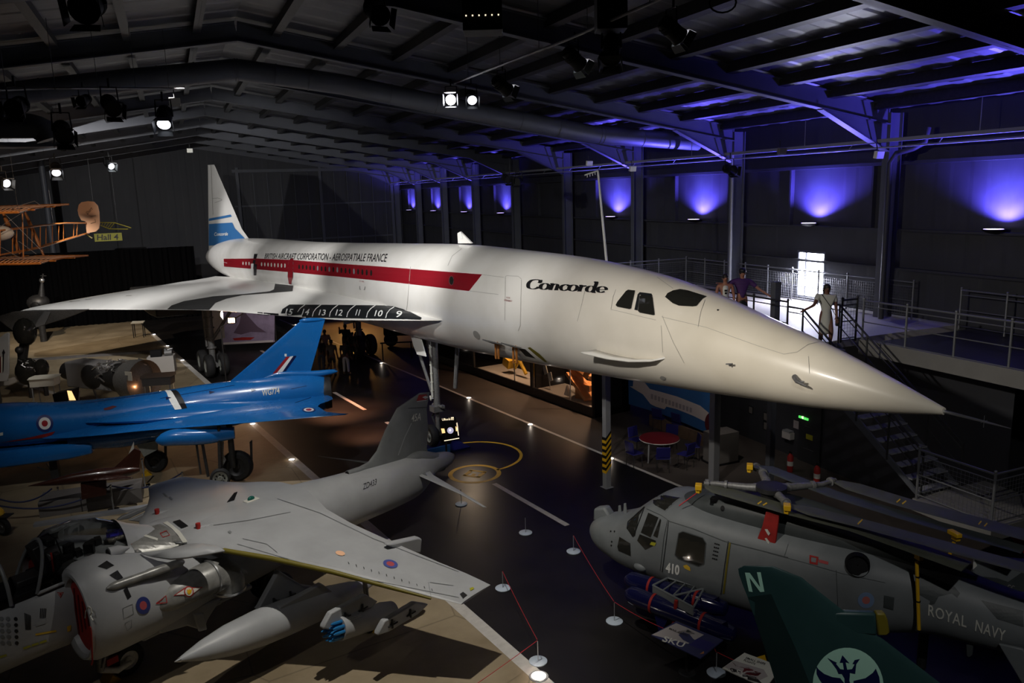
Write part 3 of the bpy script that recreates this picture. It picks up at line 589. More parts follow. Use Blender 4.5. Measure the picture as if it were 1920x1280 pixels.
line_on('rudder_gap',[(389,373),(409,371),(417,374)],.8,CF,bvN,'thin_line',cc,off=.02); line_on('rudder_gap',[(389,376),(403,380),(417,375)],.8,CF,bvN,'thin_line',cc,off=.02); line_on('rudder_gap',[(396,309),(400,402)],.5,CF,bvN,'thin_line',cc,off=.02)
# red stripe, windows, writing, doors
poly_on('red_stripe',[[(419.5,485),(480,484.5),(545,487),(640,494.5),(720,500),(800,506.5),(904,514.5),(879.5,545.5),(800,536),(720,527),(640,519),(560,511.5),(480,504.5),(420,499.5)]],CF,bvF,'red_paint',cc,step=8)
def xs_(x,tab):
    for (a,b),(c,d) in zip(tab,tab[1:]):
        if x<=c: return b+(d-b)*(x-a)/(c-a)
    return tab[-1][1]
mid=[(419,492),(480,495),(545,499),(640,507),(720,514),(800,521),(880,530)]
x=456.0
while x<702:
    w=1.6+ (x-450)*.004; h=3.3+(x-450)*.010
    y=xs_(x,mid)-.3
    if not(471<x<489 or 538<x<556):
        poly_on('cabin_window',[circ(x,y,w*.72,h,10)],CF,bvF,('sign_white' if x<545 else ('window_dark' if int(x*7)%3 else 'light_steel')),cc,off=.012,step=4)
    x+=5.6+(x-450)*.011
poly_on('cabin_window',[circ(847,526,3.6,7.6,16)],CF,bvF,'window_dark',cc,off=.012,step=5); line_on('window_rim',circ(847,526,4.3,8.6,24),.7,CF,bvF,'silver',cc,off=.014)
text_on('side_lettering','BRITISH AIRCRAFT CORPORATION - AEROSPATIALE FRANCE',(496,484.5),(724,491),9.5,CF,bvF,'ink',cc,bold=.006,shear=.25,off=.012,step=.4,h2=15)
# nose script built from broad pen strokes
def pen(strokes,a,b,h,nib,name,fr,bvh,m,parent):   # strokes in a unit box of total width, y up
    bm=bmesh.new(); wmax=max(p[0] for s in strokes for p in s)
    for s in strokes:
        P=[]
        for i in range(len(s)-1):
            p0,p1,p2,p3=s[max(i-1,0)],s[i],s[i+1],s[min(i+2,len(s)-1)]
            for k in range(6):
                t=k/6; P.append(tuple(.5*((2*p1[c])+(-p0[c]+p2[c])*t+(2*p0[c]-5*p1[c]+4*p2[c]-p3[c])*t*t+(-p0[c]+3*p1[c]-3*p2[c]+p3[c])*t**3) for c in (0,1)))
        P.append(s[-1]); nv=[]
        for i,p in enumerate(P):
            q0=P[max(i-1,0)];q1=P[min(i+1,len(P)-1)]; dx,dy=q1[0]-q0[0],q1[1]-q0[1]; L=math.hypot(dx,dy) or 1; nx,ny=-dy/L,dx/L
            wv=nib[1]+(nib[0]-nib[1])*abs(dy/L)**1.5; nv.append((bm.verts.new((p[0]+nx*wv/2,p[1]+ny*wv/2,0)),bm.verts.new((p[0]-nx*wv/2,p[1]-ny*wv/2,0))))
        for (a1,b1),(a2,b2) in zip(nv,nv[1:]): bm.faces.new((a1,a2,b2,b1))
    def f(x,y):
        t=(x+y*.20)/wmax; return a[0]+(b[0]-a[0])*t, a[1]+(b[1]-a[1])*t-y*h
    return wrap(name,bm,fr,bvh,m,parent,f=f,off=.012)
def oval(cx,w,h=1,gap=None):
    a0,a1=(0,360) if not gap else gap; return [(cx+w/2*math.cos(R(a)),h/2+h/2*math.sin(R(a))) for a in range(a0,a1+1,20)]
strokes=[]; x=.55
strokes+=[[(x+.42,1.02),(x+.50,1.30),(x+.30,1.52),(x,1.55),(x-.38,1.35),(x-.55,.8),(x-.40,.2),(x-.02,-.02),(x+.34,.10),(x+.52,.36)],[(x+.50,1.05),(x+.50,1.55)]]
x=1.62; strokes.append(oval(x,.76))
x=2.22; strokes+=[[(x-.12,.93),(x+.06,.97),(x+.06,.0)],[(x-.16,.02),(x+.24,.02)],[(x+.06,.72),(x+.28,.97),(x+.52,.93),(x+.60,.7),(x+.60,0)],[(x+.42,.02),(x+.80,.02)]]
x=3.55; strokes.append([(x+.26,.72),(x+.28,.88),(x+.06,.99),(x-.26,.82),(x-.36,.48),(x-.22,.12),(x+.06,0),(x+.34,.2)])
x=4.36; strokes.append(oval(x,.76))
x=5.02; strokes+=[[(x-.14,.93),(x+.04,.97),(x+.04,0)],[(x-.18,.02),(x+.26,.02)],[(x+.04,.66),(x+.18,.92),(x+.36,.98),(x+.46,.84)]]
x=6.05; strokes+=[oval(x-.02,.70,.98),[(x+.10,1.60),(x+.34,1.62),(x+.34,.02),(x+.54,.04)]]
x=7.10; strokes.append([(x-.34,.48),(x+.38,.50),(x+.30,.84),(x,.99),(x-.30,.82),(x-.38,.48),(x-.22,.12),(x+.04,0),(x+.36,.2)])
pen(strokes,(988,541),(1134,549),11.2,(.36,.10),'nose_lettering',CF,bvF,'ink',cc)
def outline(name,loop,w=.8,m='thin_line',close=True,bv=bvF): return line_on(name,loop+([loop[0]] if close else []),w,CF,bv,m,cc,off=.008)
# side glazing of the flight deck
poly_on('cockpit_window',[[(1155,572),(1158,566),(1174,546),(1178,543.5),(1191,545),(1190,550),(1184,578),(1181,579.5),(1158,575)]],CF,bvF,'window_dark',cc,off=.012)
outline('window_seal',[(1155,572),(1158,566),(1174,546),(1178,543.5),(1191,545),(1190,550),(1184,578),(1181,579.5),(1158,575)],.9,'thin_line')
poly_on('cockpit_window',[[(1190,581),(1196,552),(1200,548),(1222,551),(1224,556),(1220,556),(1200,553),(1196,582)]],CF,bvF,'black_paint',cc,off=.012)
poly_on('cockpit_window',[[(1197,583),(1200,556),(1203,553),(1222,556),(1224,558),(1228,590),(1226,591),(1200,586)]],CF,bvF,'window_dark',cc,off=.014)
outline('window_seal',[(1197,583),(1200,556),(1203,553),(1222,556),(1224,558),(1228,590),(1226,591),(1200,586)],1.2,'thin_line')
poly_on('visor_window',[[(1247,557),(1252,550),(1262,545),(1275,542.5),(1290,545),(1325,556),(1318,560),(1311,568),(1306,574),(1299,575),(1273,573.5),(1262,569)]],CF,bvF,'window_dark',cc,off=.012)
# panel lines
for L_ in ([(1155,543),(1150,556),(1146,580)],[(1146,580),(1230,600)],[(1242,592),(1262,640),(1283,680)],[(1241,594),(1325,614),(1420,648),(1470,664),(1495,660),(1515,646),(1536,641)],[(1322,562),(1314,585),(1309,613)],[(1232,520),(1262,541)],[(1097,545),(1090,575),(1083,602)],
    [(948,518),(951,517),(972,518),(978,523)],[(948,519),(947,600)],[(978,524),(976,610),(972,620)],[(866,466),(848,480),(840,498)],[(905,515),(945,520)],[(880,545),(935,552)],[(770,500),(765,560),(762,585)],[(1516,668),(1518,700)],[(1240,610),(1243,660)]): outline('panel_line',L_,.6,close=False)
text_on('small_notice','DOOR',(950,559),(957,560),3,CF,bvF,'red_paint',cc,off=.01); text_on('small_notice','EMERGENCY',(946,564),(961,566),3,CF,bvF,'red_paint',cc,off=.01)
text_on('small_notice','CUT HERE',(674,528),(683,529),2.5,CF,bvF,'red_paint',cc,off=.01); outline('panel_line',[(675,536),(675,542),(677,543)],.8,'ink',False); outline('panel_line',[(685,537),(684,543),(682,543)],.8,'ink',False)
poly_on('vent',[circ(894,627.5,5,9,18,-.6)],CF,bvF,'thin_line',cc,off=.01); poly_on('vent',[circ(1243,708,5.5,3.6,16,.3)],CF,bvF,'thin_line',cc,off=.01)
poly_on('vent',[circ(1346,581.5,2.1,1.3,10)],CF,bvF,'ink',cc,off=.01)
# sensors on the nose
def hitF(px,py,off=0):
    for k in range(120):
        d=ray(px,py+(k//2)*(1 if k%2 else -1)).normalized(); h=bvF.ray_cast(CP,d)
        if h[0]: break
    n=h[1] if h[1].dot(d)<0 else -h[1]; return CF.L(h[0]+n*off),CF.L(CF.o+n)
a,n=hitF(1372,683); g=G(); g.tube([a,a+n*.08],.015,6); b1,_=hitF(1366,680.5,.08); b2,_=hitF(1378,681,.08); g.tube([b1,b2],.014,6); g.build('nose_sensor','gear_grey',cc)
a,n=hitF(1500,712); g=G(); P=[hitF(*q)[0]+n*k for q,k in(((1490,706),.0),((1500,713),.10),((1519,722),.12))]; g.tube(P,[.05,.04,.012],8); b,_=hitF(1513,714,.1); g.tube([P[1],b],.014,6); g.build('nose_sensor','gear_grey',cc)
# starboard strake and its shadow-free root
A,_=hitF(1118,652); pts=[]
g=G(); poly=[(1118,655),(1126,658),(1160,667),(1195,672.5),(1230,673),(1246,669)]
root=[hitF(x,y)[0] for x,y in poly]
tip=[]
for i,p in enumerate(root):
    t=i/(len(root)-1); k=.42*(1-t)**.6; q=p.copy(); q.y-=k if i else .42; tip.append(q)
g.add(root+tip,[(i,i+1,len(root)+i+1,len(root)+i) for i in range(len(root)-1)]); st2=g.build('strake','white_paint',cc); md=st2.modifiers.new('s','SOLIDIFY'); md.thickness=.035
# fairing of the strake
# open doors and markings of the main cabin
poly_on('door_gap',[[(477,476),(483.5,476),(478,495),(474,495)]],CF,bvF,'ink',cc,off=.012); poly_on('door_gap',[[(476,495),(482,495),(481,516),(476,516)]],CF,bvF,'ink',cc,off=.012); poly_on('door_strip',[[(471,494),(476,494),(474,515),(471.5,515)]],CF,bvF,'white_mark',cc,off=.014)
poly_on('door_panel',[[(541,493),(545,485),(550,484.5),(549,520),(546,533),(542,532),(540,520)]],CF,bvF,'red_paint',cc,off=.012); outline('door_seal',[(540,520),(541,493),(545,484.5),(550,484),(549.5,520),(547,533)],1.0,'silver',False)
# grey boundary on wing
poly_on('wing_walkway_band',[[(314,580),(322,573),(345,565),(400,556),(460,551.5),(506,546.5),(514,543),(516,532.5),(550,536),(549,546),(500,550),(455,553.5),(425,560),(404,568),(393,581)]],CF,bvFW,'dark_grey_band',cc,off=.02,step=7)
blk=[(525,593),(530,580),(543,571.5),(640,572),(738,573.5),(757,579),(791,596),(789,599.5),(757,598.5),(640,596.5),(560,595)]
poly_on('black_panel',[blk],CF,bvFW,'black_paint',cc,off=.02,step=7)
for k,(xa,ya) in enumerate(((573,571.8),(603,572),(635,572.2),(668,572.5),(705,573),(741,574.5))):
    dx=-17 ; line_on('panel_divider',[(xa,ya),(xa+dx*.55,ya+7),(xa+dx*.85,ya+14),(xa+dx*.98,ya+22.5)],1.4,CF,bvFW,'white_mark',cc,off=.03)
for s,(x0,y0,x1) in zip(('15','14','13','12','11','10','9'),((536,587,547),(567.5,587,578),(599,588,609),(631,588,641),(668.5,588,673),(704,589.5,716),(743,591,752))):
    text_on('panel_number',s,(x0-1,y0+4),(x1+1,y0+4.6),11,CF,bvFW,'white_mark',cc,bold=.01,shear=.3,off=.035)
line_on('slot_line',[(393,583.5),(425,585),(470,587.5),(523,591.8)],1.6,CF,bvFW,'white_mark',cc,off=.02)
for a,b in (((393,581.5),(404,582.2)),((406,582.4),(433,584)),((435,584),(462,585.6)),((464,585.8),(493,587.8)),((495,588),(523,590))): line_on('slot',[a,b],2.4,CF,bvFW,'ink',cc,off=.03)
for a,b in (((130,566),(150,564)),((160,562),(172,561)),((236,555),(247,554))): line_on('panel_line',[a,b],.6,CF,bvFW,'thin_line',cc,off=.02)
# pitot probe
g=G(); a=CF.L(atd(1768,768,11.35)); a=Vector((17.1,0,5.07)); b=CF.at(1845,790,'y',0); c=CF.at(1895,803,'y',0); g.tube([a,b,c],[.028,.018,.006],8); g.build('nose_probe','silver',cc)
g=G(); b=Vector(b); g.tube([b+Vector((0,0,-.09)),b+Vector((0,0,.09))],.004,4); g.tube([b+Vector((0,-.09,0)),b+Vector((0,.09,0))],.004,4); g.build('probe_vane','silver',cc)
# blade aerial on the crown
a,_=hitF(872,457); zt=cr(FT,a.x)[0]+cr(FT,a.x)[2]; 
p0=CF.at(864,434,'y',0); p1=CF.at(886,456,'y',0); p2=CF.at(860,456,'y',0); p3=CF.at(859,437,'y',0)
g=G(); g.prism([p0,p1,p2,p3],(0,.05,0)); g.build('crown_fin','white_paint',cc)
g=G(); g.prism([CF.at(x,y,'y',-.04) for x,y in((860,436),(864,434),(868,447),(862,448))],(0,.01,0)); g.build('crown_fin_panel','white_mark',cc,smooth=False)
# flaps and hatches under the belly
for (q,nm) in (([(921,626),(933,629),(944,643),(927,641)],'hatch_flap'),([(956,632),(968,635),(980,650),(962,647)],'hatch_flap')):
    pts=[hitF(x,y,.05+.25*(i in(0,1)))[0] for i,(x,y) in enumerate(q)]; g=G(); g.plate(pts,.03); g.build(nm,'gear_grey',cc,smooth=False)
poly_on('open_hatch',[[(971,651),(985,654),(1004,671),(986,667)]],CF,bvF,'ink',cc,off=.01); poly_on('hatch_rim',[[(990,651),(995,650),(1012,662),(1027,678),(1022,677),(1006,665)]],CF,bvF,'olive_edge',cc,off=.02)
for px,py in ((929,643),(934,643),(962,650),(968,650)):
    a,_=hitF(px,py); g=G(); g.tube([a+Vector((0,0,.05)),a+Vector((0,0,-.42))],.032,6); g.build('drain_mast','orange_pipe',cc)
# nose gear: leg, struts, twin wheels
def gear(x,y,ztop,twin,r,w,kind,side=0):
    t=G(); h=G(); 
    if twin: 
        for s in (-1,1): wheel(t,h,(x,y+s*w*.85,r),(0,1,0),r,w)
    else:
        for dx in (-.75,.75):
            for s in (-1,1): wheel(t,h,(x+dx,y+s*.35,r),(0,1,0),r,w)
    return t,h
NX=0.0
for s in (-1,1):
    t=G();h=G(); wheel(t,h,(NX,s*.26,.39),(0,1,0),.39,.26); o=t.build('nose_wheel_tyre','rubber',cc); h.build('wheel_hub','hub_grey',o)
g=G(); g.tube([(NX,0,.39),(NX,0,1.3)],.075,12); g.tube([(NX,0,1.2),(NX,0,3.9)],.115,14); g.tube([(NX,-.4,.39),(NX,.4,.39)],.06,10); g.box((NX,0,1.32),(.34,.42,.2)); g.tube([(NX-.3,0,1.4),(NX+.42,0,1.45)],.05,8); g.build('nose_leg','gear_grey',cc)
g=G(); g.tube([(NX+.03,-.17,1.75),(NX+.03,-.17,3.7)],.04,8)
for z in (1.95,2.25,2.55,2.85,3.15,3.45): g.tube([(NX+.03,-.17,z),(NX+.03,-.17,z+.03)],.055,8)
g.tube([(NX-.16,-.16,1.75),(NX-.08,-.18,1.62),(NX+.03,-.17,1.72)],.035,8); g.build('hydraulic_pipe','sign_white',cc)
for dx,dy in ((-1.6,-.25),(-1.6,.25)):
    g=G(); g.tube([(NX-.05,dy*.3,1.65),(NX+dx*.72,dy,3.85)],.055,8); g.build('drag_strut','gear_grey',cc)
g=G(); g.tube([(NX+1.0,.2,2.2),(NX+1.35,.2,4.0)],.07,8); g.build('drag_strut','gear_grey',cc)
g=G(); g.tube([(NX-.12,0,1.25),(NX-.42,0,.95),(NX-.1,0,.6)],.035,6); g.build('torque_link','dark_metal',cc)
P=[CF.at(x,y,'y',-.55) for x,y in ((771,629),(789,633),(794,650),(799,668),(783,664),(776,648))]; g=G(); g.prism(P,(0,.04,0)); g.build('nose_gear_door','white_paint',cc,smooth=False)
# main gear
for sd in (-1,1):
    x0,y0=-17.1,sd*3.86
    for dx in (-.78,.78):
        for s in (-1,1):
            t=G();h=G(); wheel(t,h,(x0+dx,y0+s*.34,.57),(0,1,0),.57,.38); o=t.build('main_wheel_tyre','rubber',cc); h.build('wheel_hub','hub_grey',o)
    g=G(); g.tube([(x0-.8,y0,.57),(x0+.8,y0,.57)],.12,10); g.tube([(x0,y0,.6),(x0,y0,3.7)],[.14,.2],14); g.tube([(x0,y0,1.6),(x0+.2,y0-sd*1.5,3.7)],.08,8)
    for z in (1.3,1.8,2.3,2.8,3.2): g.tube([(x0,y0,z),(x0,y0,z+.06)],.23,12)
    g.tube([(x0-.1,y0-.2,1.4),(x0-.1,y0-.24,3.6)],.05,6); g.build('main_leg','gear_grey',cc)
    g=G(); g.box((x0-.3,y0-sd*.45,2.65),(.06,.75,2.0),rz=.5); g.build('main_gear_door','white_paint',cc,smooth=False,bev=.02)
# ================================================================ THE BLUE JET
def PP(fr,pts,ax,v): return [fr.at(x,y,ax,v) for x,y in pts]
JF=Fr((-6.4,25.4,0),195)
jj=JF.empty('delta_jet','glossy blue delta-winged research jet marked WG774, nose out of frame to the left','aircraft')
JT=[(-.15,2.10,.52,.54,2),(.1,2.10,.60,.62,2),(.8,2.12,.66,.68,2),(2.0,2.12,.66,.66,2),(3.7,2.08,.66,.64,2),(5,2.0,.64,.62,2.1),(6.5,1.93,.62,.62,2.1),(8,1.95,.62,.62,2.1),(9.4,2.02,.62,.66,2.1),(11.5,2.05,.5,.5,2),(13.5,2.0,.3,.3,2),(16,1.95,.03,.03,2)]
jf=body(JT,.25,44).build('fuselage','aero_blue',jj,sharp=1.2)
g=G(); g.loft([[(x,y,z) for y,z in ((-.55,zt),(.55,zt),(.62,zt-.2),(.56,zb),(-.56,zb))] for x,zt,zb in ((10.5,1.34,.78),(7.6,1.36,.88),(6.95,1.36,.98))]); g.build('intake_trunk','aero_blue',jj,bev=.06)
g=G(); g.loft([[(x,w*math.cos(2*PI*q/20),z+h*math.sin(2*PI*q/20)) for q in range(20)] for x,z,w,h in ((7.6,1.45,.55,.42),(6.2,1.45,.6,.5),(4.5,1.5,.6,.45),(2.5,1.65,.5,.3))]); g.build('belly','aero_blue',jj)
g=G(); g.lathe([(-.16,.46),(-.16,.52),(0,.55),(.1,.55)],(-.15,0,2.1),(1,0,0),28,caps=False); g.lathe([(-.1,.01),(-.1,.46)],(-.15,0,2.1),(1,0,0),28,caps=False); g.build('jet_pipe','dark_metal',jj)
JW=[(.0,8.9,1.70,.2,2.12,.10),(.6,8.2,1.62,-.2,2.14,.13),(.85,7.5,1.64,-.30,2.15,.12),(1.2,6.4,1.72,-.32,2.16,.11),(1.55,5.3,1.83,-.10,2.17,.09),(1.8,4.6,1.88,.22,2.17,.09),(2.2,3.5,1.96,.10,2.17,.075),(2.7,1.9,2.06,-.05,2.17,.05),(3.0,.6,2.12,-.35,2.18,.035),(3.25,-.55,2.17,-.68,2.19,.02)]
def jwing(sd):
    out=[]
    for s in [0,.3,.6,.72,.85,1.0,1.2,1.45,1.7,1.95,2.2,2.45,2.7,2.85,3.0,3.15,3.25]:
        xl,zl,xt,zt,th=lin(JW,s); r=foil((xl,sd*s,zl),(xt,sd*s,zt),th,n=19); q=[]
        for p in r:
            t=(xl-p[0])/(xl-xt) if xl!=xt else 0; q.append((p[0],p[1],p[2]+.20*max(0,1-s/2.6)*math.sin(PI*min(1,max(0,t)))**.8))
        out.append(q)
    return G().loft(out)
jw=jwing(1).build('wing','aero_blue',jj,sharp=.9); jw2=jwing(-1).build('wing','aero_blue',jj,sharp=.9)
# thick root fairing that swells out of the body
rf=[]
for x,w,h in ((7.0,.72,.05),(6.2,.95,.18),(5.2,1.15,.30),(4.2,1.15,.33),(3.0,1.1,.28),(1.6,1.0,.2),(.5,.9,.08)): rf.append([(x,w*math.cos(PI*2*q/24),2.02+h*math.sin(PI*2*q/24)) for q in range(24)])
jr=G().loft(rf).build('wing_root_fairing','aero_blue',jj)
FP=PP(JF,[(430,716),(563,602),(609,600),(583,686),(560,704),(460,718)],'y',0)
def finloft(le,te,th,n=11):          # rings between matched leading and trailing points
    return G().loft([foil(a,b,th*(1-.5*i/(len(le)-1)),(0,1,0),n) for i,(a,b) in enumerate(zip(le,te))])
jn=finloft(PP(JF,[(440,722),(430,716),(497,659),(563,602)],'y',0),PP(JF,[(576,712),(580,704),(595,652),(609,600)],'y',0),.10,13).build('tail_fin','aero_blue',jj)
a,b=PP(JF,[(561,601),(610,598)],'y',0); body([(b.x,b.z,.01,.015,2),(b.x+.25,b.z,.05,.06,2),(a.x-.15,a.z,.07,.07,2),(a.x,a.z,.015,.02,2)],.08,14).build('fin_bullet','aero_blue',jj)
a,b=PP(JF,[(520,702),(633,696)],'y',0); body([(b.x,b.z,.02,.02,2),(b.x+.15,b.z,.08,.08,2),(b.x+.7,b.z-.02,.11,.11,2),(a.x,a.z-.03,.09,.12,2),(a.x+.6,a.z-.15,.03,.05,2)],.1,16).build('parachute_housing','aero_blue',jj)
bj=skin_of(jf,jw,jn,jr); bjf=skin_of(jf); bjn=skin_of(jn); bjw=skin_of(jw,jr,jf)
roundel(JF,bjf,jj,84,793.5,16.3,16.3,('roundel_blue','white_mark','roundel_red'),fracs=(1,.70,.36))
roundel(JF,bjw,jj,579,768.3,12.5,4.6,('roundel_blue','white_mark','roundel_red'),fracs=(1,.75,.45),off=.01)
roundel(JF,skin_of(jw2),jj,365,719,10,2.6,('roundel_blue','white_mark','roundel_red'),fracs=(1,.7,.4),off=.02)
text_on('serial_lettering','WG774',(491.5,742),(524.5,737),11,JF,bjf,'sign_white',jj,bold=.02,shear=-.06,off=.012)
poly_on('red_flash',[[(-6,831),(60,818.5),(104,808),(97,815),(88,819),(0,829.5),(-6,831)]],JF,bj,'cover_red',jj,off=.012); 
for lp,m in (([(513,700),(526,700),(542,667.5),(537,668)],'x'),): pass
poly_on('fin_flash',[[(511,700.5),(518,700),(544,668),(537,668.5)]],JF,bjn,'roundel_red',jj,off=.012); poly_on('fin_flash',[[(518,700),(528.5,698.5),(550,667),(544,668)]],JF,bjn,'white_mark',jj,off=.012); poly_on('fin_flash',[[(528.5,698.5),(536,694.5),(556,666.5),(550,667)]],JF,bjn,'navy',jj,off=.012)
poly_on('fin_square',[[(533.5,663),(537.5,663),(537.5,668),(533.5,668)]],JF,bjn,'white_mark',jj,off=.012)
poly_on('white_band',[[(306,729),(314,727),(323,735),(331,748),(341,767),(328,768.5),(317,749),(313,737)]],JF,bj,'white_mark',jj,off=.012,step=4); poly_on('black_band',[[(314,727),(322,726),(335,735),(344,749),(351,765),(341,767),(331,748),(323,735)]],JF,bj,'ink',jj,off=.012,step=4)
for p in ([(300,747),(440,722)],[(546,729),(575,723)],[(553,755),(583,745)],[(150,757),(300,736)]): line_on('panel_line',p,.7,JF,bj,'navy',jj,off=.006)
for (x,y) in ((398,736),(476,732),(317,747)): poly_on('air_scoop',[[(x-6,y-3),(x-5,y+2.5),(x+5,y-1.5)]],JF,bj,'navy',jj,off=.02,step=4)
poly_on('exhaust_stain',[[(194,766),(212,760.5),(220,762),(206,768),(196,769)]],JF,bj,'maroon',jj,off=.012)
poly_on('white_mark',[[(-4,812),(6,809.5),(6,815.5),(-4,817)]],JF,bj,'white_mark',jj,off=.012)
# underside: blue slipper pod, legs and wheels
a,b=PP(JF,[(291,822),(440,812)],'y',2.0); body([(b.x,b.z+.02,.16,.17,3),(b.x+.8,b.z,.22,.23,2.6),(a.x-.5,a.z-.02,.24,.24,2.3),(a.x-.12,a.z-.06,.16,.16,2),(a.x,a.z-.08,.03,.03,2)],.12,20,y0=2.0).build('undercarriage_fairing','aero_blue',jj)
for sd in (1,):
    P=JF.L(atz(415,913)); t=G();h=G(); wheel(t,h,(P.x,P.y,.30),(0,1,0),.30,.2,.72); o=t.build('main_wheel_tyre','rubber',jj); h.build('wheel_hub','hub_grey',o)
    for k in range(8): a=k*PI/4; g=G(); g.lathe([(0,.028),(.012,.028)],(P.x+.13*math.cos(a),P.y+.10,.30+.13*math.sin(a)),(0,1,0),8); g.build('hub_hole','black_body',jj)
Q=JF.L(atz(448,900)); t=G();h=G(); wheel(t,h,(Q.x,Q.y,.48),(.25,1,0),.48,.3,.6); o=t.build('main_wheel_tyre','rubber',jj); h.build('wheel_hub','dark_metal',o)
Q2=JF.L(atz(295,884)); t=G();h=G(); wheel(t,h,(Q2.x,Q2.y,.36),(.2,1,0),.36,.26,.55); o=t.build('main_wheel_tyre','rubber',jj); h.build('wheel_hub','dark_metal',o)
g=G(); g.tube([(Q2.x,Q2.y,.36),(Q2.x-.1,Q2.y,1.6)],.07,10); g.tube([(Q2.x-.3,Q2.y,.5),(Q2.x-.4,Q2.y+.1,1.6)],.04,8); g.build('main_leg','dark_metal',jj)
g=G(); g.tube([(Q.x+.1,Q.y+.2,.5),(Q.x+.1,Q.y+.2,1.9)],.09,10); g.tube([(P.x+.35,P.y-.1,.35),(P.x+.45,P.y-.2,1.8)],.045,8); g.tube([(P.x+.55,P.y-.1,.45),(P.x+.6,P.y-.2,1.8)],.03,8); g.tube([(P.x,P.y,.3),(P.x-.1,P.y-.05,1.9)],.05,8); g.build('main_leg','dark_metal',jj)
g=G(); g.prism(PP(JF,[(411,828),(420,828),(419,852),(424,862),(417,874),(408,873),(413,856)],'y',P.y-.15),(0,.03,0)); g.build('leg_door','gear_grey',jj,smooth=False)
g=G(); g.prism(PP(JF,[(468,828),(473,824),(474,868),(470,872)],'y',Q.y-.1),(0,.04,0)); g.build('leg_door','dark_metal',jj,smooth=False)
g=G(); g.prism(PP(JF,[(256,833),(294,826),(296,842),(270,856)],'y',.6),(0,.03,0)); g.build('leg_door','hub_grey',jj,smooth=False)
g=G(); g.prism(PP(JF,[(238,858),(251,827),(252,850)],'y',.9),(0,.03,0)); g.build('leg_door','sign_white',jj,smooth=False)
P=JF.L(atz(107,905)); g=G(); g.box((P.x,P.y,.6),(.22,.22,1.2)); g.build('display_trestle','dark_metal',jj,smooth=False)
g=G(); a=JF.at(70,875,'y',P.y); b=JF.at(98,885,'y',P.y); g.tube([a,b],.02,6); g.tube([JF.at(87,868,'y',P.y),b],.02,6); g.build('nose_strut','gear_grey',jj)
t=G();h=G(); wheel(t,h,(13.0,0,.28),(0,1,0),.28,.2); o=t.build('nose_wheel_tyre','rubber',jj); h.build('wheel_hub','hub_grey',o); g=G(); g.tube([(13,0,.3),(12.9,0,1.7)],.06,8); g.build('nose_leg','gear_grey',jj)
c=atz(276,890); ck=thing('wheel_chock','small yellow wheel chock behind the short barrier post, under the blue jet','chock',c,RUN); g=G(); g.prism([(-.14,0,0),(.14,0,0),(0,0,.16)],(0,.25,0)); g.build('wedge','yellow',ck,smooth=False)
# ================================================================ THE GREY JUMP JET
HF=Fr((-7.25,13.08,0),233)
hh=HF.empty('jump_jet','grey swept-wing jump jet in the foreground with an open bubble canopy and tail code 45A','aircraft')
HT=[(-9.25,1.45,.05,.08,2),(-9.0,1.46,.15,.20,2),(-8.3,1.50,.26,.30,2.2),(-7.85,1.42,.34,.50,2.2),(-7.5,1.40,.38,.56,2.2),(-6.5,1.45,.50,.60,2.2),(-5,1.55,.62,.64,2.2),(-3.6,1.62,.78,.72,2.4),(-2.2,1.66,.95,.80,2.6),(-.9,1.75,.88,.82,2.6),(0,1.83,.66,.80,2.5),(.7,1.82,.56,.70,2.5),(1.3,1.80,.55,.62,2.6),(2.2,1.80,.54,.60,2.5),(3.2,1.74,.46,.52,2.3),(4.2,1.66,.34,.38,2),(5.0,1.6,.2,.2,2),(5.6,1.57,.04,.04,2)]
hf=body(HT,.18,44).build('fuselage','harrier_grey',hh,sharp=1.2)
def intake(sd):
    rows=[(.98,1.86,.60,.80),(.85,1.86,.655,.86),(.5,1.85,.68,.88),(0,1.76,.66,.78),(-.6,1.68,.60,.64),(-1.3,1.60,.42,.52),(-1.9,1.62,.15,.4)]; out=[]
    for x,z,w,h in rows: out.append([(x,sd*(.66+w*math.cos(2*PI*q/36)),z+h*math.sin(2*PI*q/36)) for q in range(36)])
    return G().loft(out,caps=False)
hi=intake(1).build('air_intake','harrier_grey',hh); intake(-1).build('air_intake','harrier_grey',hh)
for sd in (1,-1):
    el=lambda x,c,w,h,z=1.86:[(x,sd*(c+w*math.cos(2*PI*q/36)),z+h*math.sin(2*PI*q/36)) for q in range(36)]
    g=G(); g.add(el(.93,.80,.42,.64,1.89)+[(.93,sd*.8,1.89)],[(q,(q+1)%36,36) for q in range(36)]); g.build('intake_cover','cover_red',hh)
    g=G(); g.loft([el(.975,.66,.60,.80),el(1.02,.69,.56,.765),el(1.03,.73,.50,.71),el(1.0,.78,.44,.66,1.88),el(.92,.80,.42,.64,1.89)],caps=False); g.build('intake_lip','harrier_grey',hh)
    for k in range(4): g=G(); g.tube([(.945,sd*(.55+.14*k),1.45+.1*k),(.955,sd*(.57+.14*k),1.9),(.945,sd*(.6+.12*k),2.3-.08*k)],.012,5); g.build('cover_seam','maroon',hh)
g=G(); P=PP(HF,[(160,1158),(161,1146),(166,1137),(170,1139),(172,1148),(169,1153),(174,1163)],'x',1.02); g.tube(P,.012,6); g.build('cover_cord','sign_white',hh)
g=G(); P=PP(HF,[(170,1175),(172,1190),(174,1240),(172,1246)],'x',1.04); g.loft([[p+Vector((0,-.02,0)),p+Vector((0,.02,0)),p+Vector((.01,.02,0)),p+Vector((.01,-.02,0))] for p in P]); g.build('warning_streamer','cover_red',hh)
bhi=skin_of(hi); bh=skin_of(hf,hi)
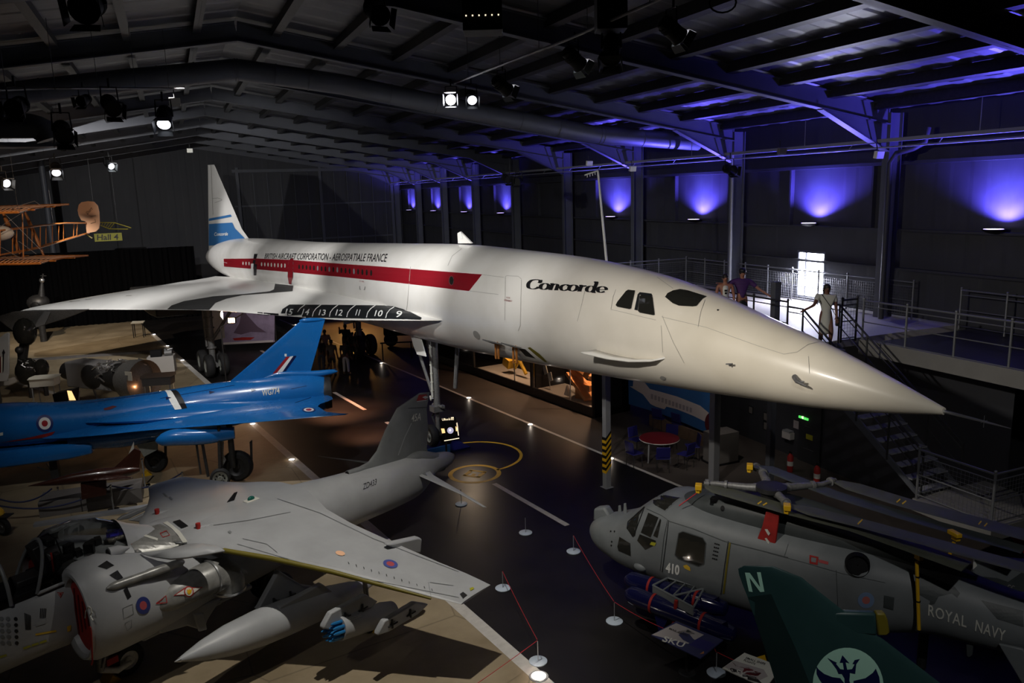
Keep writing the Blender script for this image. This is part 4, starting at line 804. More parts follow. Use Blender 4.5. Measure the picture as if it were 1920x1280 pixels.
# suck-in doors, exhaust fairing, probe
for lp in ([(183,1062),(200,1051),(214,1060),(200,1067)],[(205,1078),(220,1069),(231,1083),(220,1088)],[(231,1106),(238,1100),(246,1118),(239,1124)]): poly_on('blow_in_door',[lp],HF,bh,'black_body',hh,off=.006,step=5)
for lp in ([(230,1140),(248,1132),(250,1150),(232,1160)],[(234,1168),(247,1161),(246,1176),(238,1182)]): line_on('door_outline',lp+[lp[0]],1.0,HF,bh,'harrier_dark',hh,off=.006)
rows=[(.15,1.08,1.66,.06),(-.05,1.1,1.70,.20),(-.4,1.14,1.74,.29),(-.95,1.17,1.76,.31),(-1.2,1.18,1.76,.31)]
g=G(); g.loft([[(x,y+r*math.cos(2*PI*q/24)*1.0,z+r*math.sin(2*PI*q/24)*.95) for q in range(24)] for x,y,z,r in rows]); hz=g.build('nozzle_fairing','harrier_worn',hh)
g=G(); P=[(-1.15,1.18,1.76),(-1.32,1.20,1.74),(-1.42,1.21,1.66),(-1.46,1.22,1.54),(-1.46,1.22,1.36)]; g.tube(P,[.312,.305,.30,.29,.28],24); g.build('front_nozzle','harrier_worn',hh)
g=G(); g.tube([(-1.46,1.22,1.42),(-1.46,1.22,1.38)],.30,24); g.tube([(-1.13,1.18,1.76),(-1.16,1.18,1.76)],.325,24); g.build('nozzle_band','silver',hh)
g=G(); a,b=PP(HF,[(200,1103),(345,1052)],'y',1.22); g.tube([a,a.lerp(b,.05),a.lerp(b,.10),a.lerp(b,.5),a.lerp(b,.52),a.lerp(b,.95),b],[.02,.055,.07,.07,.08,.075,.03],14); g.build('refuelling_probe','harrier_worn',hh)
g=G(); a,b=PP(HF,[(203,1037),(242,1026)],'y',.6); g.tube([a,a.lerp(b,.5),b],[.10,.09,.02],14); g.build('air_scoop','harrier_grey',hh); g=G(); g.tube([a+Vector((.01,0,0)),a],.075,14); g.build('scoop_mouth','black_body',hh)
# wing, one continuous plank over the back
HWT=[(0,-.55,2.40,-4.0,2.34,.17),(.5,-.75,2.44,-3.95,2.34,.19),(1.0,-1.0,2.40,-3.8,2.30,.18),(1.44,-1.3,2.32,-3.66,2.24,.16),(2.2,-1.75,2.18,-3.64,2.12,.14),(3.2,-2.28,1.98,-3.74,1.95,.115),(4.2,-2.76,1.75,-3.92,1.74,.09),(4.9,-3.08,1.60,-4.06,1.60,.07),(5.32,-3.30,1.50,-4.12,1.50,.045)]
SP=[-5.32,-5.1,-4.8,-4.2,-3.7,-3.2,-2.7,-2.2,-1.8,-1.44,-1.0,-.5,0,.5,1.0,1.44,1.8,2.2,2.7,3.2,3.7,4.2,4.8,5.1,5.32]
out=[]
for s in SP:
    k=abs(s)*(1 if s>0 else 1.04) ; xl,zl,xt,zt,th=lin(HWT,abs(s)); out.append(foil((xl,s*(1 if s>0 else .93),zl),(xt,s*(1 if s>0 else .93),zt),th,n=15))
hw=G().loft(out).build('wing','harrier_grey',hh,sharp=.9); bw=skin_of(hw,hf); bwo=skin_of(hw)
# yellow-olive band below the leading edge
g=G(); ed=[]
for s in (1.44,2.2,3.2,4.2,4.85):
    xl,zl,xt,zt,th=lin(HWT,s); ed.append((xl+.01,s,zl-.03))
g.tube(ed,[.045,.05,.045,.035,.02],10); g.build('leading_edge_strip','olive_edge',hh)
# root extension
P=PP(HF,[(262,1038),(285,1043),(320,1046),(352,1043),(390,1037),(421,1031)],'z',2.50); Q=PP(HF,[(270,1035),(300,1031),(330,1025),(352,1019),(380,1018),(410,1024)],'z',2.56)
g=G(); n=len(P); g.add([p+Vector((0,0,.0)) for p in P]+Q,[(i,i+1,n+i+1,n+i) for i in range(n-1)]); lx=g.build('root_extension','harrier_grey',hh); md=lx.modifiers.new('s','SOLIDIFY'); md.thickness=.04
poly_on('bright_edge',[[(266,1035.5),(300,1030),(349,1017),(352,1019),(310,1031),(275,1038)]],HF,bw,'sign_white',hh,off=.03,step=5)
bt=skin_of(hf,hw,hi)
poly_on('access_cover',[[(256,1036),(240,1015),(236,1003),(300,982),(318,990),(333,1005),(346,1018),(300,1029)]],HF,bt,'harrier_worn',hh,off=.008,step=7)
poly_on('bright_rib',[[(306,981),(314,978),(338,997),(352,1016),(344,1018),(333,1003),(320,990)]],HF,bt,'sign_white',hh,off=.014,step=6)
poly_on('roof_vent',[[(324,979),(337,975),(353,987),(340,991)]],HF,bt,'black_body',hh,off=.016,step=5)
poly_on('footway_strip',[[(253,1001),(256,998),(296,1010),(295,1014)]],HF,bt,'sign_white',hh,off=.016,step=5)
line_on('red_square',[(300,1001),(312,996),(318,1004),(305,1008),(300,1001)],1.3,HF,bt,'cover_red',hh,off=.018)
line_on('red_cross',[(241,1021),(247,1015)],.8,HF,bt,'cover_red',hh,off=.012); line_on('red_cross',[(241,1015),(247,1021)],.8,HF,bt,'cover_red',hh,off=.012)
def hitH(px,py,b=bt,off=0):
    d=ray(px,py).normalized(); h=b.ray_cast(CP,d); return HF.L(h[0])+Vector((0,0,off))
for px,py in ((295,963),(372,990)):
    a=hitH(px,py); g=G(); g.tube([a+Vector((0,0,-.02)),a+Vector((0,0,.10))],.045,12); g.build('red_plug','cover_red',hh); g=G(); g.tube([a+Vector((-.02,0,-.02)),a+Vector((-.4,.05,-.03))],[.06,.01],8); g.build('plug_fairing','harrier_grey',hh)
a=hitH(428,941); b=HF.at(441,923,'y',a.y); g=G(); g.prism([a+Vector((.06,0,-.02)),a+Vector((-.12,0,-.02)),b+Vector((-.05,0,0)),b+Vector((.02,0,0))],(0,.02,0)); g.build('blade_aerial','black_body',hh,smooth=False)
a=hitH(471,938); g=G(); g.loft([[(a.x+s,a.y-w,a.z+z),(a.x+s,a.y+w,a.z+z)] + [(a.x+s*.5,a.y,a.z+z+.02)] for s,w,z in ((-.12,.05,0),(.12,.05,0))]); g.ball((a.x,a.y,a.z+.04),.07,sc=(1.2,.6,.8)); mat('beacon_green',(.01,.12,.09),.15,trans=.3); g.build('beacon','beacon_green',hh)
g=G(); g.box((a.x,a.y,a.z+.01),(.3,.16,.03)); g.build('beacon_base','sign_white',hh,bev=.01)
for lp in ([(305,925),(312,932),(315,931),(308,924)],[(316,933),(322,938),(325,936),(319,931)],[(427,997),(431,1001),(435,998),(431,995)]): poly_on('stencil_mark',[lp],HF,bt,'harrier_dark',hh,off=.012)
roundel(HF,bwo,hh,732,1057.5,14,7.6,('roundel_pale_blue','roundel_pale_red'),fracs=(1,.55,0),rot=.22,off=.012)
poly_on('orange_disc',[circ(638,1037.5,9,4.3,rot=.2)],HF,bwo,'fabric_cream',hh,off=.012)
for k in range(12): x=653+k*14.2; y=1054+k*4.55; line_on('vortex_vane',[(x,y),(x+1.5,y+4)],1.0,HF,bwo,'ink',hh,off=.012)
for p in ([(445,1020),(520,1042),(640,1075),(760,1100),(860,1120)],[(520,935),(600,962),(700,1010),(790,1045),(860,1072)],[(400,985),(470,975),(545,960)],[(455,1010),(500,1020),(520,1036)],[(803,1092),(808,1118),(815,1130)],[(806,1092),(850,1098)]): line_on('panel_line',p,.8,HF,bw,'harrier_dark',hh,off=.01)
poly_on('tip_light_panel',[[(862,1114),(868,1110),(876,1116),(868,1122)]],HF,bwo,'ink',hh,off=.012,step=4); poly_on('tip_pale_panel',[[(880,1103),(887,1101),(889,1104),(882,1108)]],HF,bwo,'sign_yellow',hh,off=.012,step=4)
# outrigger fairings behind the wing
g=G(); g.prism(PP(HF,[(721,1020),(738,1014),(780,1005),(787,1008),(785,1036),(760,1036)],'y',3.35),(0,.16,0)); g.build('outrigger_fairing','harrier_grey',hh,bev=.04)
g=G(); g.prism(PP(HF,[(398,916),(430,911),(473,908),(475,914),(474,925),(430,922)],'y',-1.9),(0,.16,0)); g.build('outrigger_fairing','harrier_grey',hh,bev=.03)
g=G(); P=PP(HF,[(548,955),(600,964),(624,967),(600,952),(560,944)],'z',2.05); g.prism(P,(0,0,.05)); g.build('flap_root','harrier_grey',hh,smooth=False)
# fin, tailplanes, tail fairing
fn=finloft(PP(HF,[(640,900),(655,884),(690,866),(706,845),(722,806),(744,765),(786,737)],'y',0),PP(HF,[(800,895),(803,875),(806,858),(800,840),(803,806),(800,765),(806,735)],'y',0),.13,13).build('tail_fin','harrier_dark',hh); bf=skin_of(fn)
poly_on('red_band',[[(780,751.5),(785,740),(806,738),(808,747.5)]],HF,bf,'cover_red',hh,off=.01); line_on('band_edge',[(781,752.5),(808,748.5)],1.0,HF,bf,'sign_white',hh,off=.014)
poly_on('emblem',[[(791,744.5),(797,741.5),(803,744),(797,747.5)]],HF,bf,'sign_white',hh,off=.014)
text_on('tail_code','45A',(770.5,790.5),(788.5,787),14,HF,bf,'sign_white',hh,bold=.01,shear=.1,off=.012)
line_on('aerial_strip',[(771,793),(758,820),(746,853)],1.6,HF,bf,'harrier_grey',hh,off=.012); line_on('panel_line',[(765,765),(800,763)],.8,HF,bf,'ink',hh,off=.01); line_on('fin_edge',[(706,845),(722,806),(744,765),(765,750)],1.6,HF,bf,'olive_edge',hh,off=.012)
text_on('serial_lettering','ZD433',(680,918),(705,908),11,HF,skin_of(hf),'ink',hh,bold=0,shear=.1,off=.012)
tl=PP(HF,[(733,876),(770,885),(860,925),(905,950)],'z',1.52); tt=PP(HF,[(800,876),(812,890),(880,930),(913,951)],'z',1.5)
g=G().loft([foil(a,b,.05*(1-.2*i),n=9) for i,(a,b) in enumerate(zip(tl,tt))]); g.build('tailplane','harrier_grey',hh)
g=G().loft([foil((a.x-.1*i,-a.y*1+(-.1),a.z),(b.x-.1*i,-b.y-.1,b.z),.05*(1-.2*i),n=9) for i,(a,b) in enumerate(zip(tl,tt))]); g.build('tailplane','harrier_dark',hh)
g=G(); a,b=PP(HF,[(651,888),(700,872)],'y',0); g.tube([a,a.lerp(b,.4),b],[.075,.08,.02],12); g.build('spine_scoop','harrier_dark',hh); g=G(); g.tube([a+Vector((.01,0,0)),a],.06,12); g.build('scoop_mouth','black_body',hh)
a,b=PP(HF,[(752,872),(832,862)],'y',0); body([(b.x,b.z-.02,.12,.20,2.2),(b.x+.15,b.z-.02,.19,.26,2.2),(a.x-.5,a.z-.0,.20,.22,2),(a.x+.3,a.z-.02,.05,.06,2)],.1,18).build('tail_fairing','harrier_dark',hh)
# underwing stores
def pylon(pts,y,th=.12,m='harrier_grey'):
    g=G(); g.prism(PP(HF,pts,'y',y),(0,th,0)); return g.build('pylon',m,hh,bev=.025)
pylon([(478,1141),(483,1136),(520,1068),(563,1095),(600,1100),(530,1128)],1.75)
pylon([(516,1150),(522,1135),(600,1092),(625,1110),(560,1135),(530,1152)],2.15)
pylon([(602,1177),(604,1170),(617,1147),(682,1112),(705,1126),(690,1140),(625,1180)],3.25)
pylon([(704,1190),(706,1182),(717,1162),(775,1127),(800,1131),(780,1150),(725,1183)],4.05)
for q_,yv in (([(219,975),(226,968),(279,946),(281,952),(240,972)],-2.2),([(240,975),(246,972),(279,957),(281,962),(262,978)],-1.8)): g=G(); g.prism(PP(HF,q_,'y',yv),(0,.08,0)); g.build('pylon','harrier_grey',hh,bev=.02)
g=G(); a=HF.at(328,1240,'y',2.05); g.lathe([(0,.005),(.12,.05),(.5,.17),(1.0,.275),(1.6,.33),(2.2,.335),(3.0,.31),(3.8,.2),(4.4,.05)],(a.x,2.05,a.z),(-1,0,-.12),28); dt=g.build('drop_tank','harrier_grey',hh); dt['label']='long grey drop tank with a pointed nose'
g=G(); g.lathe([(0,.005),(.10,.045)],(a.x+.01,2.05,a.z),(-1,0,-.12),12); g.build('tank_tip','silver',hh)
a,b=PP(HF,[(634,1178),(735,1145)],'y',3.28); d=(b-a).normalized(); g=G(); g.lathe([(0,.215),(.03,.225),(1.1,.225),(1.35,.19)],a,d,28); pod=g.build('rocket_pod','harrier_grey',hh)
mat('rocket_blue',(.02,.17,.42),.25,metal=.2)
g=G(); ra=a-d*.0; u=d.cross(Vector((0,0,1))).normalized(); w=d.cross(u)
for rr,k in ((0,1),(.085,6),(.165,11)):
    for i in range(k):
        t=2*PI*i/k; c=ra+u*rr*math.cos(t)+w*rr*math.sin(t); g.lathe([(.05,.032),(-.17,.032),(-.22,.02),(-.25,.008)],c,d,8)
o=g.build('rocket','rocket_blue',pod)
bpd=skin_of(pod)
text_on('pod_stencil','FIXTURE',(655,1163),(676,1155.5),4,HF,bpd,'sign_white',pod,off=.01); line_on('stencil_frame',[(653,1160.5),(676,1152),(677.5,1155),(655,1164),(653,1160.5)],.8,HF,bpd,'sign_white',pod,off=.01)
for px,py,y in ((648,1158,3.33),(680,1142,3.33),(736,1171,4.12),(770,1151,4.12),(514,1130,1.83),(545,1117,1.83)):
    a=HF.at(px,py,'y',y); g=G(); g.tube([a+Vector((0,0,.1)),a+Vector((.02,.02,-.05))],.02,6); g.tube([a+Vector((.1,0,0)),a+Vector((-.1,.03,.02))],.015,6); g.build('crutch_bolt','dark_metal',hh)
# markings on the intake side
roundel(HF,skin_of(hi,hz),hh,268,1134.5,13.5,16.3,('roundel_blue','roundel_pale_red'),fracs=(1,.5,0),off=.012)
bz=skin_of(hi,hz,hf)
poly_on('squadron_bar',[[(325,1116.5),(345,1102),(380,1099.5),(360,1114)]],HF,bz,'cover_red',hh,off=.012,step=5); poly_on('squadron_bar_white',[[(329,1115),(345,1104.5),(376,1101),(360,1112.5)]],HF,bz,'sign_white',hh,off=.018,step=5); poly_on('squadron_disc',[circ(353,1108.5,9,9.5)],HF,bz,'cover_red',hh,off=.024,step=5); poly_on('squadron_disc_white',[circ(353,1108.5,7,7.6)],HF,bz,'sign_white',hh,off=.03,step=5)
poly_on('emblem',[[(349,1104),(352,1106.5),(353,1102.5),(355,1106),(359,1103),(357,1110),(353,1114),(350,1111)]],HF,bz,'yellow',hh,off=.036,step=5)
line_on('warning_triangle',[(292,1131),(311,1116.5),(313,1129),(292,1131)],1.8,HF,bz,'cover_red',hh,off=.012)
# nose side markings
poly_on('warning_triangle',[[(107,1110),(119,1110),(113,1121)]],HF,bh,'cover_red',hh,off=.01,step=5); line_on('triangle_edge',[(109,1111.5),(117,1111.5),(113,1118),(109,1111.5)],.6,HF,bh,'sign_white',hh,off=.014)
for i in range(4): line_on('mission_mark',[(76+i*3.2,1140),(75+i*3,1158)] ,1.6,HF,bh,'ink',hh,off=.01)
for i in range(5): line_on('mission_mark',[(46+i*2.6,1149+i),(48+i*2.2,1180)],1.5,HF,bh,'ink',hh,off=.01)
for i in range(5):
    for x,m_,r in ((29,'ink',3.6),(14.5,'harrier_dark',4.2),(2.5,'harrier_dark',4.2)): poly_on('mission_mark',[circ(x+i*.5,1160+i*11.2,r,r)],HF,bh,m_,hh,off=.01,step=5)
for p,q in (((43,1215),(57,1210)),((59,1209.5),(72,1205)),((74,1204.5),(87,1200)),((-4,1232),(12,1227))): line_on('formation_light',[p,q],4,HF,bh,'sign_yellow',hh,off=.01)
line_on('yellow_bar',[(66,1189),(105,1182)],3.6,HF,bh,'yellow_line',hh,off=.01); poly_on('yellow_spot',[[(125,1174),(133,1171),(132,1181),(126,1184)]],HF,bh,'yellow_line',hh,off=.01,step=5)
poly_on('pale_patch',[[(65,1167),(85,1158),(86,1168),(67,1174)]],HF,bh,'harrier_grey',hh,off=.01,step=5)
# cockpit: well, seat, hoops, glass
g=G(); g.box((1.75,0,2.30),(1.0,.74,.28)); g.box((.6,0,2.36),(1.4,.62,.34)); g.build('cockpit_well','black_body',hh,bev=.03)
g=G(); g.box((1.15,0,2.72),(.16,.30,.62),ry=.25); g.box((1.0,0,3.0),(.14,.26,.12)); g.box((1.4,0,2.5),(.4,.34,.12)); g.build('ejection_seat','dark_metal',hh,bev=.02)
g=G()
for k in range(9): a=(.9-k*.12,.12*math.sin(k*2),2.6+.04*math.cos(k*3)); g.box(a,(.10,.16,.20+.05*(k%3)),rz=k)
g.tube([(.85,.1,2.7),(.9,.05,3.05)],.012,6); g.build('cockpit_fittings','dark_metal',hh,smooth=False)
g=G(); g.box((1.1,.33,2.72),(.02,.03,.4)); g.build('warning_tag','cover_red',hh,smooth=False)
def hoop(x0,zb,w,zt,lean,rad,name,m):
    g=G(); g.tube([(x0-lean*math.sin(PI*t/16),w*math.cos(PI*t/16),zb+(zt-zb)*math.sin(PI*t/16)) for t in range(17)],rad,8); return g.build(name,m,hh)
cg=[]
for x,zb,w,zt in ((1.28,2.36,.40,3.08),(1.0,2.36,.43,3.2),(.6,2.40,.44,3.22),(.2,2.46,.42,3.12),(-.1,2.52,.36,2.95),(-.3,2.55,.28,2.78)):
    cg.append([(x+( .0 if x<1.2 else -.28*math.sin(PI*t/20)+.14),w*math.cos(PI*t/20),zb+(zt-zb)*math.sin(PI*t/20)) for t in range(21)])
g=G(); n=21
for a,b in zip(cg,cg[1:]): k=len(g.v); g.v+=a+b; g.f+=[(k+i,k+i+1,k+n+i+1,k+n+i) for i in range(n-1)]; g.m+=[0]*(n-1)
g.build('canopy','canopy_glass',hh); hoop(1.42,2.36,.41,3.09,.28,.028,'canopy_arch','harrier_dark')
for sd in (1,-1): g=G(); g.tube([(1.42,sd*.41,2.36),(.6,sd*.45,2.40),(.0,sd*.42,2.50),(-.32,sd*.29,2.56)],.028,8); g.build('canopy_rail','harrier_grey',hh)
g=G()
ra=[[(x,w*math.cos(PI*t/16),zb+(zt-zb)*math.sin(PI*t/16)) for t in range(17)] for x,zb,w,zt in ((-.12,2.5,.375,2.97),(-.34,2.5,.34,2.82),(-.75,2.4,.26,2.62))]
for a,b in zip(ra,ra[1:]): k=len(g.v); g.v+=a+b; g.f+=[(k+i,k+i+1,k+17+i+1,k+17+i) for i in range(16)]; g.m+=[0]*16
g.build('canopy_fairing','sign_white' if 0 else 'harrier_grey',hh)
ws_=[[(x,w*math.cos(PI*t/16),zb+(zt-zb)*math.sin(PI*t/16)) for t in range(17)] for x,zb,w,zt in ((1.80,2.33,.41,3.0),(2.2,2.30,.36,2.8),(2.75,2.25,.2,2.4))]
g=G()
for a,b in zip(ws_,ws_[1:]): k=len(g.v); g.v+=a+b; g.f+=[(k+i,k+i+1,k+17+i+1,k+17+i) for i in range(16)]; g.m+=[0]*16
g.build('windscreen','canopy_glass',hh); hoop(1.80,2.33,.41,3.0,.0,.03,'windscreen_arch','harrier_dark')
g=G(); g.box((2.1,0,2.42),(.3,.5,.24)); g.box((1.95,0,2.66),(.05,.16,.22)); g.build('instrument_panel','dark_metal',hh,smooth=False)
# nose wheel, leg and chock
NW=HF.L(atz(240,1262)); t=G();h=G(); wheel(t,h,(NW.x,NW.y,.31),(.0,1,0),.31,.24,.56); o=t.build('nose_wheel_tyre','rubber',hh); h.build('wheel_hub','hub_white',o)
g=G(); g.tube([(NW.x,NW.y+.2,.31),(NW.x+.25,NW.y+.2,.28),(NW.x+.5,NW.y+.1,.38)],[.04,.06,.05],10); g.build('trailing_arm','hub_white',hh)
g=G(); g.tube([(NW.x+.5,NW.y+.1,.36),(NW.x+.42,NW.y,1.2)],.075,10); g.tube([(NW.x+.5,NW.y+.18,.45),(NW.x+.2,NW.y+.1,1.1)],.03,8)
for k in range(4): g.tube([(NW.x+.35+.07*k,NW.y+.17,.7),(NW.x+.3+.08*k,NW.y+.2,1.0)],.018,6)
g.build('nose_leg','gear_grey',hh); g=G(); g.box((NW.x+.32,NW.y+.18,.5),(.2,.05,.12)); g.build('red_clamp','cover_red',hh,smooth=False)
for sd in (-1,1):
    t=G();h=G(); wheel(t,h,(-3.2,sd*.25,.34),(0,1,0),.34,.24); o=t.build('main_wheel_tyre','rubber',hh); h.build('wheel_hub','hub_grey',o)
g=G(); g.tube([(-3.2,0,.34),(-3.2,0,1.1)],.1,10); g.tube([(-3.2,-.3,.34),(-3.2,.3,.34)],.06,8); g.build('main_leg','gear_grey',hh)
for sd in (-1,1):
    t=G();h=G(); wheel(t,h,(-3.5,sd*2.7,.17),(0,1,0),.17,.14); o=t.build('outrigger_wheel_tyre','rubber',hh); h.build('wheel_hub','hub_grey',o); g=G(); g.tube([(-3.5,sd*2.7,.17),(-3.4,sd*2.7,2.0)],.05,8); g.build('outrigger_leg','gear_grey',hh)
g=G(); g.box((-.9,.45,.92),(1.6,.12,.34),rx=.2); g.box((-1.9,.5,.95),(.7,.5,.1)); g.build('gun_pod','harrier_grey',hh,bev=.04)
pylon([(292,1172),(294,1160),(370,1135),(415,1118),(388,1160),(380,1182),(350,1172),(300,1187)],.75,.08)
pylon([(362,1150),(382,1148),(388,1180),(372,1184)],1.0,.05)
for px,py,lb in ((208,1275,'yellow chock in front of the jump jet nose wheel'),(706,1180,'yellow chock half hidden under the jump jet wing')):
    c=atz(px,py); ck=thing('wheel_chock',lb,'chock',c,HF.a); g=G(); g.prism([(-.13,0,0),(.13,0,0),(.02,0,.17)],(0,.3,0)); g.build('wedge','yellow',ck,smooth=False)
# ================================================================ THE GREY HELICOPTER
XF=Fr((4.75,13.8,0),140)
xx=XF.empty('helicopter','grey naval helicopter marked 410 with folded rotor blades, lower right','helicopter')
XT=[(-7.8,1.95,.16,.2,2),(-6,1.74,.28,.34,2),(-4.6,1.64,.37,.46,2),(-4.0,1.62,.42,.50,2),(-3.5,1.64,.47,.54,2.1),(-2.8,1.70,.60,.62,2.2),(-2.0,1.64,.80,.78,2.6),(-1.2,1.54,.88,.90,3),(.5,1.52,.90,.93,3.2),(1.6,1.52,.90,.93,3.2),(2.1,1.50,.88,.90,3),(2.5,1.38,.84,.76,2.8),(2.9,1.22,.76,.58,2.6),(3.3,1.16,.62,.47,2.4),(3.7,1.13,.44,.36,2.2),(3.95,1.11,.22,.20,2),(4.03,1.10,.06,.06,2)]
xf=body(XT,.12,48).build('fuselage','lynx_grey',xx,sharp=1.2)
XC=[(-3.4,2.18,.10,.05,2),(-2.6,2.25,.34,.22,2.2),(-1.6,2.38,.50,.28,2.4),(-.4,2.46,.58,.34,2.6),(.8,2.44,.56,.32,2.6),(1.3,2.38,.48,.24,2.4),(1.75,2.34,.30,.10,2)]
xc=body(XC,.12,32).build('engine_cowling','lynx_dark',xx,sharp=1.0); bx=skin_of(xf,xc)
def po(n,lp,m,off=.008,step=7,par=None): return poly_on(n,lp,XF,bx,m,par or xx,off=off,step=step)
def lo(n,pt,m,w=1,off=.01,par=None): return line_on(n,pt,w,XF,bx,m,par or xx,off=off)
po('roof_window',[[(1218,938),(1230,929),(1248,928),(1276,933),(1262,944),(1247,958),(1232,950)]],'window_dark')
lo('roof_window_frame',[(1218,938),(1230,929),(1248,928),(1276,933),(1262,944),(1247,958),(1232,950),(1218,938)],'lynx_grey',1.4)
po('windscreen',[[(1209,950),(1199,965),(1191,1004),(1186,1006),(1177,992),(1177,982),(1186,972)]],'window_dark'); lo('windscreen_frame',[(1209,950),(1188,1006),(1176,990),(1178,978),(1209,950)],'black_body',1.4)
po('cockpit_door_window',[[(1216,961),(1235,970),(1220,1007),(1202,998)]],'window_dark'); po('cockpit_door_window',[[(1238,972),(1240,975),(1233,1008),(1225,1004)]],'window_dark'); po('cockpit_door_window',[[(1200,1001),(1230,1013),(1229,1021),(1210,1030),(1195,1013)]],'window_dark')
po('seat_cover_glimpse',[[(1222,1015),(1231,1017),(1228,1023),(1219,1020)]],'sign_yellow',off=.014)
po('chin_window',[[(1162,1006),(1182,1018),(1183,1042),(1160,1032),(1158,1024)]],'window_dark')
lo('door_outline',[(1213,954),(1240,966),(1252,974),(1245,1008),(1238,1070)],'lynx_dark',1.0); lo('door_outline',[(1254,975),(1250,1010),(1242,1072)],'black_body',1.2)
po('cabin_window',[[(1273,999),(1281,996),(1318,1008),(1324,1018),(1320,1057),(1310,1061),(1272,1047),(1266,1040)]],'window_dark'); lo('cabin_window_frame',[(1273,999),(1281,996),(1318,1008),(1324,1018),(1320,1057),(1310,1061),(1272,1047),(1266,1040),(1273,999)],'lynx_dark',1.6)
text_on('side_number','410',(1248.5,1071),(1274,1077),18,XF,bx,'white_mark',xx,bold=.04,shear=-.12,off=.012,up=(.06,-1))
po('bird_badge',[[(1281,1060),(1288,1058),(1294,1063),(1295,1070),(1290,1068),(1284,1065)]],'yellow_line'); 
for r in range(5):
    for c in range(3): x=1340+c*3.4-r*1.1; y=1017+r*6.9+c*1.0; po('tally_mark',[[(x,y),(x+2.6,y+.6),(x+2.2,y+3.6),(x+1,y+2.4),(x-.2,y+3.2)]],'black_body',off=.01)
lo('sliding_door_rail',[(1252,976),(1300,991),(1360,1015),(1440,1035),(1478,1045)],'lynx_dark',1.6); lo('yellow_door_edge',[(1369,1017),(1363,1060),(1357,1112)],'olive_edge',3.6,.012); lo('door_outline',[(1366,1014),(1359,1060),(1352,1114)],'black_body',1.2)
lo('panel_line',[(1440,1036),(1500,1052),(1580,1075),(1660,1092)],'lynx_dark',.8); lo('panel_line',[(1478,1020),(1470,1045)],'lynx_dark',.8); lo('panel_line',[(1568,1068),(1572,1150)],'lynx_dark',.8)
po('red_hatch_frame',[[(1518,1040),(1535,1044),(1533,1059),(1518,1056)],[(1521,1044),(1531,1046),(1530,1054.5),(1521,1052.5)]],'cover_red',step=4); po('red_hatch_label',[[(1535,1048),(1553.5,1053),(1553,1058.5),(1535,1054)]],'roundel_red',step=4)
roundel(XF,bx,xx,1624,1124,16,15,('roundel_pale_blue2','roundel_pale_red2'),fracs=(1,.48,0),off=.01) if False else None
mat('roundel_l_blue',(.15,.22,.36),.5); mat('roundel_l_red',(.40,.12,.11),.5); roundel(XF,bx,xx,1624,1124.5,15.5,14.8,('roundel_l_blue','roundel_l_red'),fracs=(1,.48,0),off=.01)
g=G(); a=[XF.L(XF.o)]; 
def hitX(px,py,off=0,b=None):
    for k in range(60):
        d=ray(px,py+(k//2)*(1 if k%2 else -1)).normalized(); h=(b or bx).ray_cast(CP,d)
        if h[0]: break
    n=h[1] if h[1].dot(d)<0 else -h[1]; return XF.L(h[0]+n*off)
a=hitX(1608,1058); g=G(); dv=Vector((-.35,1,.25)).normalized(); g.lathe([(-.05,.20),(.10,.185),(.13,.17)],a,dv,24,caps=False); g.lathe([(.06,.01),(.06,.17)],a,dv,24,caps=False); g.build('exhaust_pipe','black_body',xx)
text_on('tail_lettering','ROYAL',(1740,1152),(1812,1175),20,XF,bx,'sign_white',xx,bold=.012,off=.014,up=(.05,-1),space=1.1); text_on('tail_lettering','NAVY',(1828,1181),(1884,1201),20,XF,bx,'sign_white',xx,bold=.012,off=.014,up=(.12,-1),space=1.1)
po('dark_camouflage',[[(1700,1065),(1740,1080),(1790,1100),(1800,1112),(1795,1120),(1785,1112),(1760,1118),(1752,1132),(1742,1134),(1744,1126),(1720,1112)]],'lynx_dark')
po('dark_camouflage',[[(1840,1125),(1919,1145),(1919,1175),(1870,1160)]],'lynx_dark')
po('step_panel',[[(1658,1115),(1677,1119),(1675,1142),(1657,1137)]],'lynx_dark',off=.02)
# nose details
g=G(); g.prism(PP(XF,[(1117,974),(1118,950),(1138,948),(1147,962),(1150,975)],'y',0),(0,.24,0)); g.build('nose_radar_hump','lynx_grey',xx,bev=.05)
for x0 in (1159,1169): g=G(); g.prism(PP(XF,[(x0,968),(x0+1,947-(x0>1160)*4),(x0+5,947-(x0>1160)*4),(x0+7,965)],'y',-.1 if x0<1165 else .05),(0,.02,0)); g.build('blade_aerial','lynx_grey',xx,smooth=False)
for p in ((1145,994),(1152,994),(1147,1013),(1146,1020)): po('stencil_mark',[[(p[0],p[1]),(p[0]+2,p[1]+1),(p[0]+1,p[1]+4),(p[0]-1,p[1]+3)]],'black_body',step=4)
a=hitX(1200,1063); g=G(); g.ball(a,.12,sc=(1.2,.6,.7)); g.build('landing_lamp','lynx_grey',xx)
mat('radome_green',(.02,.05,.03),.4); g=G(); a=hitX(1175,1060); g.ball((a.x,0,a.z+.02),.3,sc=(1.5,1.3,.5)); g.build('belly_radome','radome_green',xx)
po('air_intake_mouth',[circ(1355,953,4,5.5,12)],'black_body'); po('air_intake_mouth',[circ(1472,975,4.5,6,12)],'black_body')
rc=PP(XF,[(1437,957),(1462,963),(1458,995),(1455,1018),(1450,1022),(1442,1022),(1438,1014),(1424,1016),(1420,1010),(1430,985)],'y',.72); g=G(); g.prism(rc,(0,.05,0)); g.build('intake_cover','cover_red',xx,bev=.015)
g=G(); g.prism([p for p in PP(XF,[(1434,992),(1439,992),(1444,1000),(1441,1004)],'y',.76)],(0,.01,0)); g.prism(PP(XF,[(1434,1009),(1437,1008),(1443,1016),(1441,1020)],'y',.76),(0,.01,0)); g.build('cover_stripe','sign_white',xx,smooth=False)
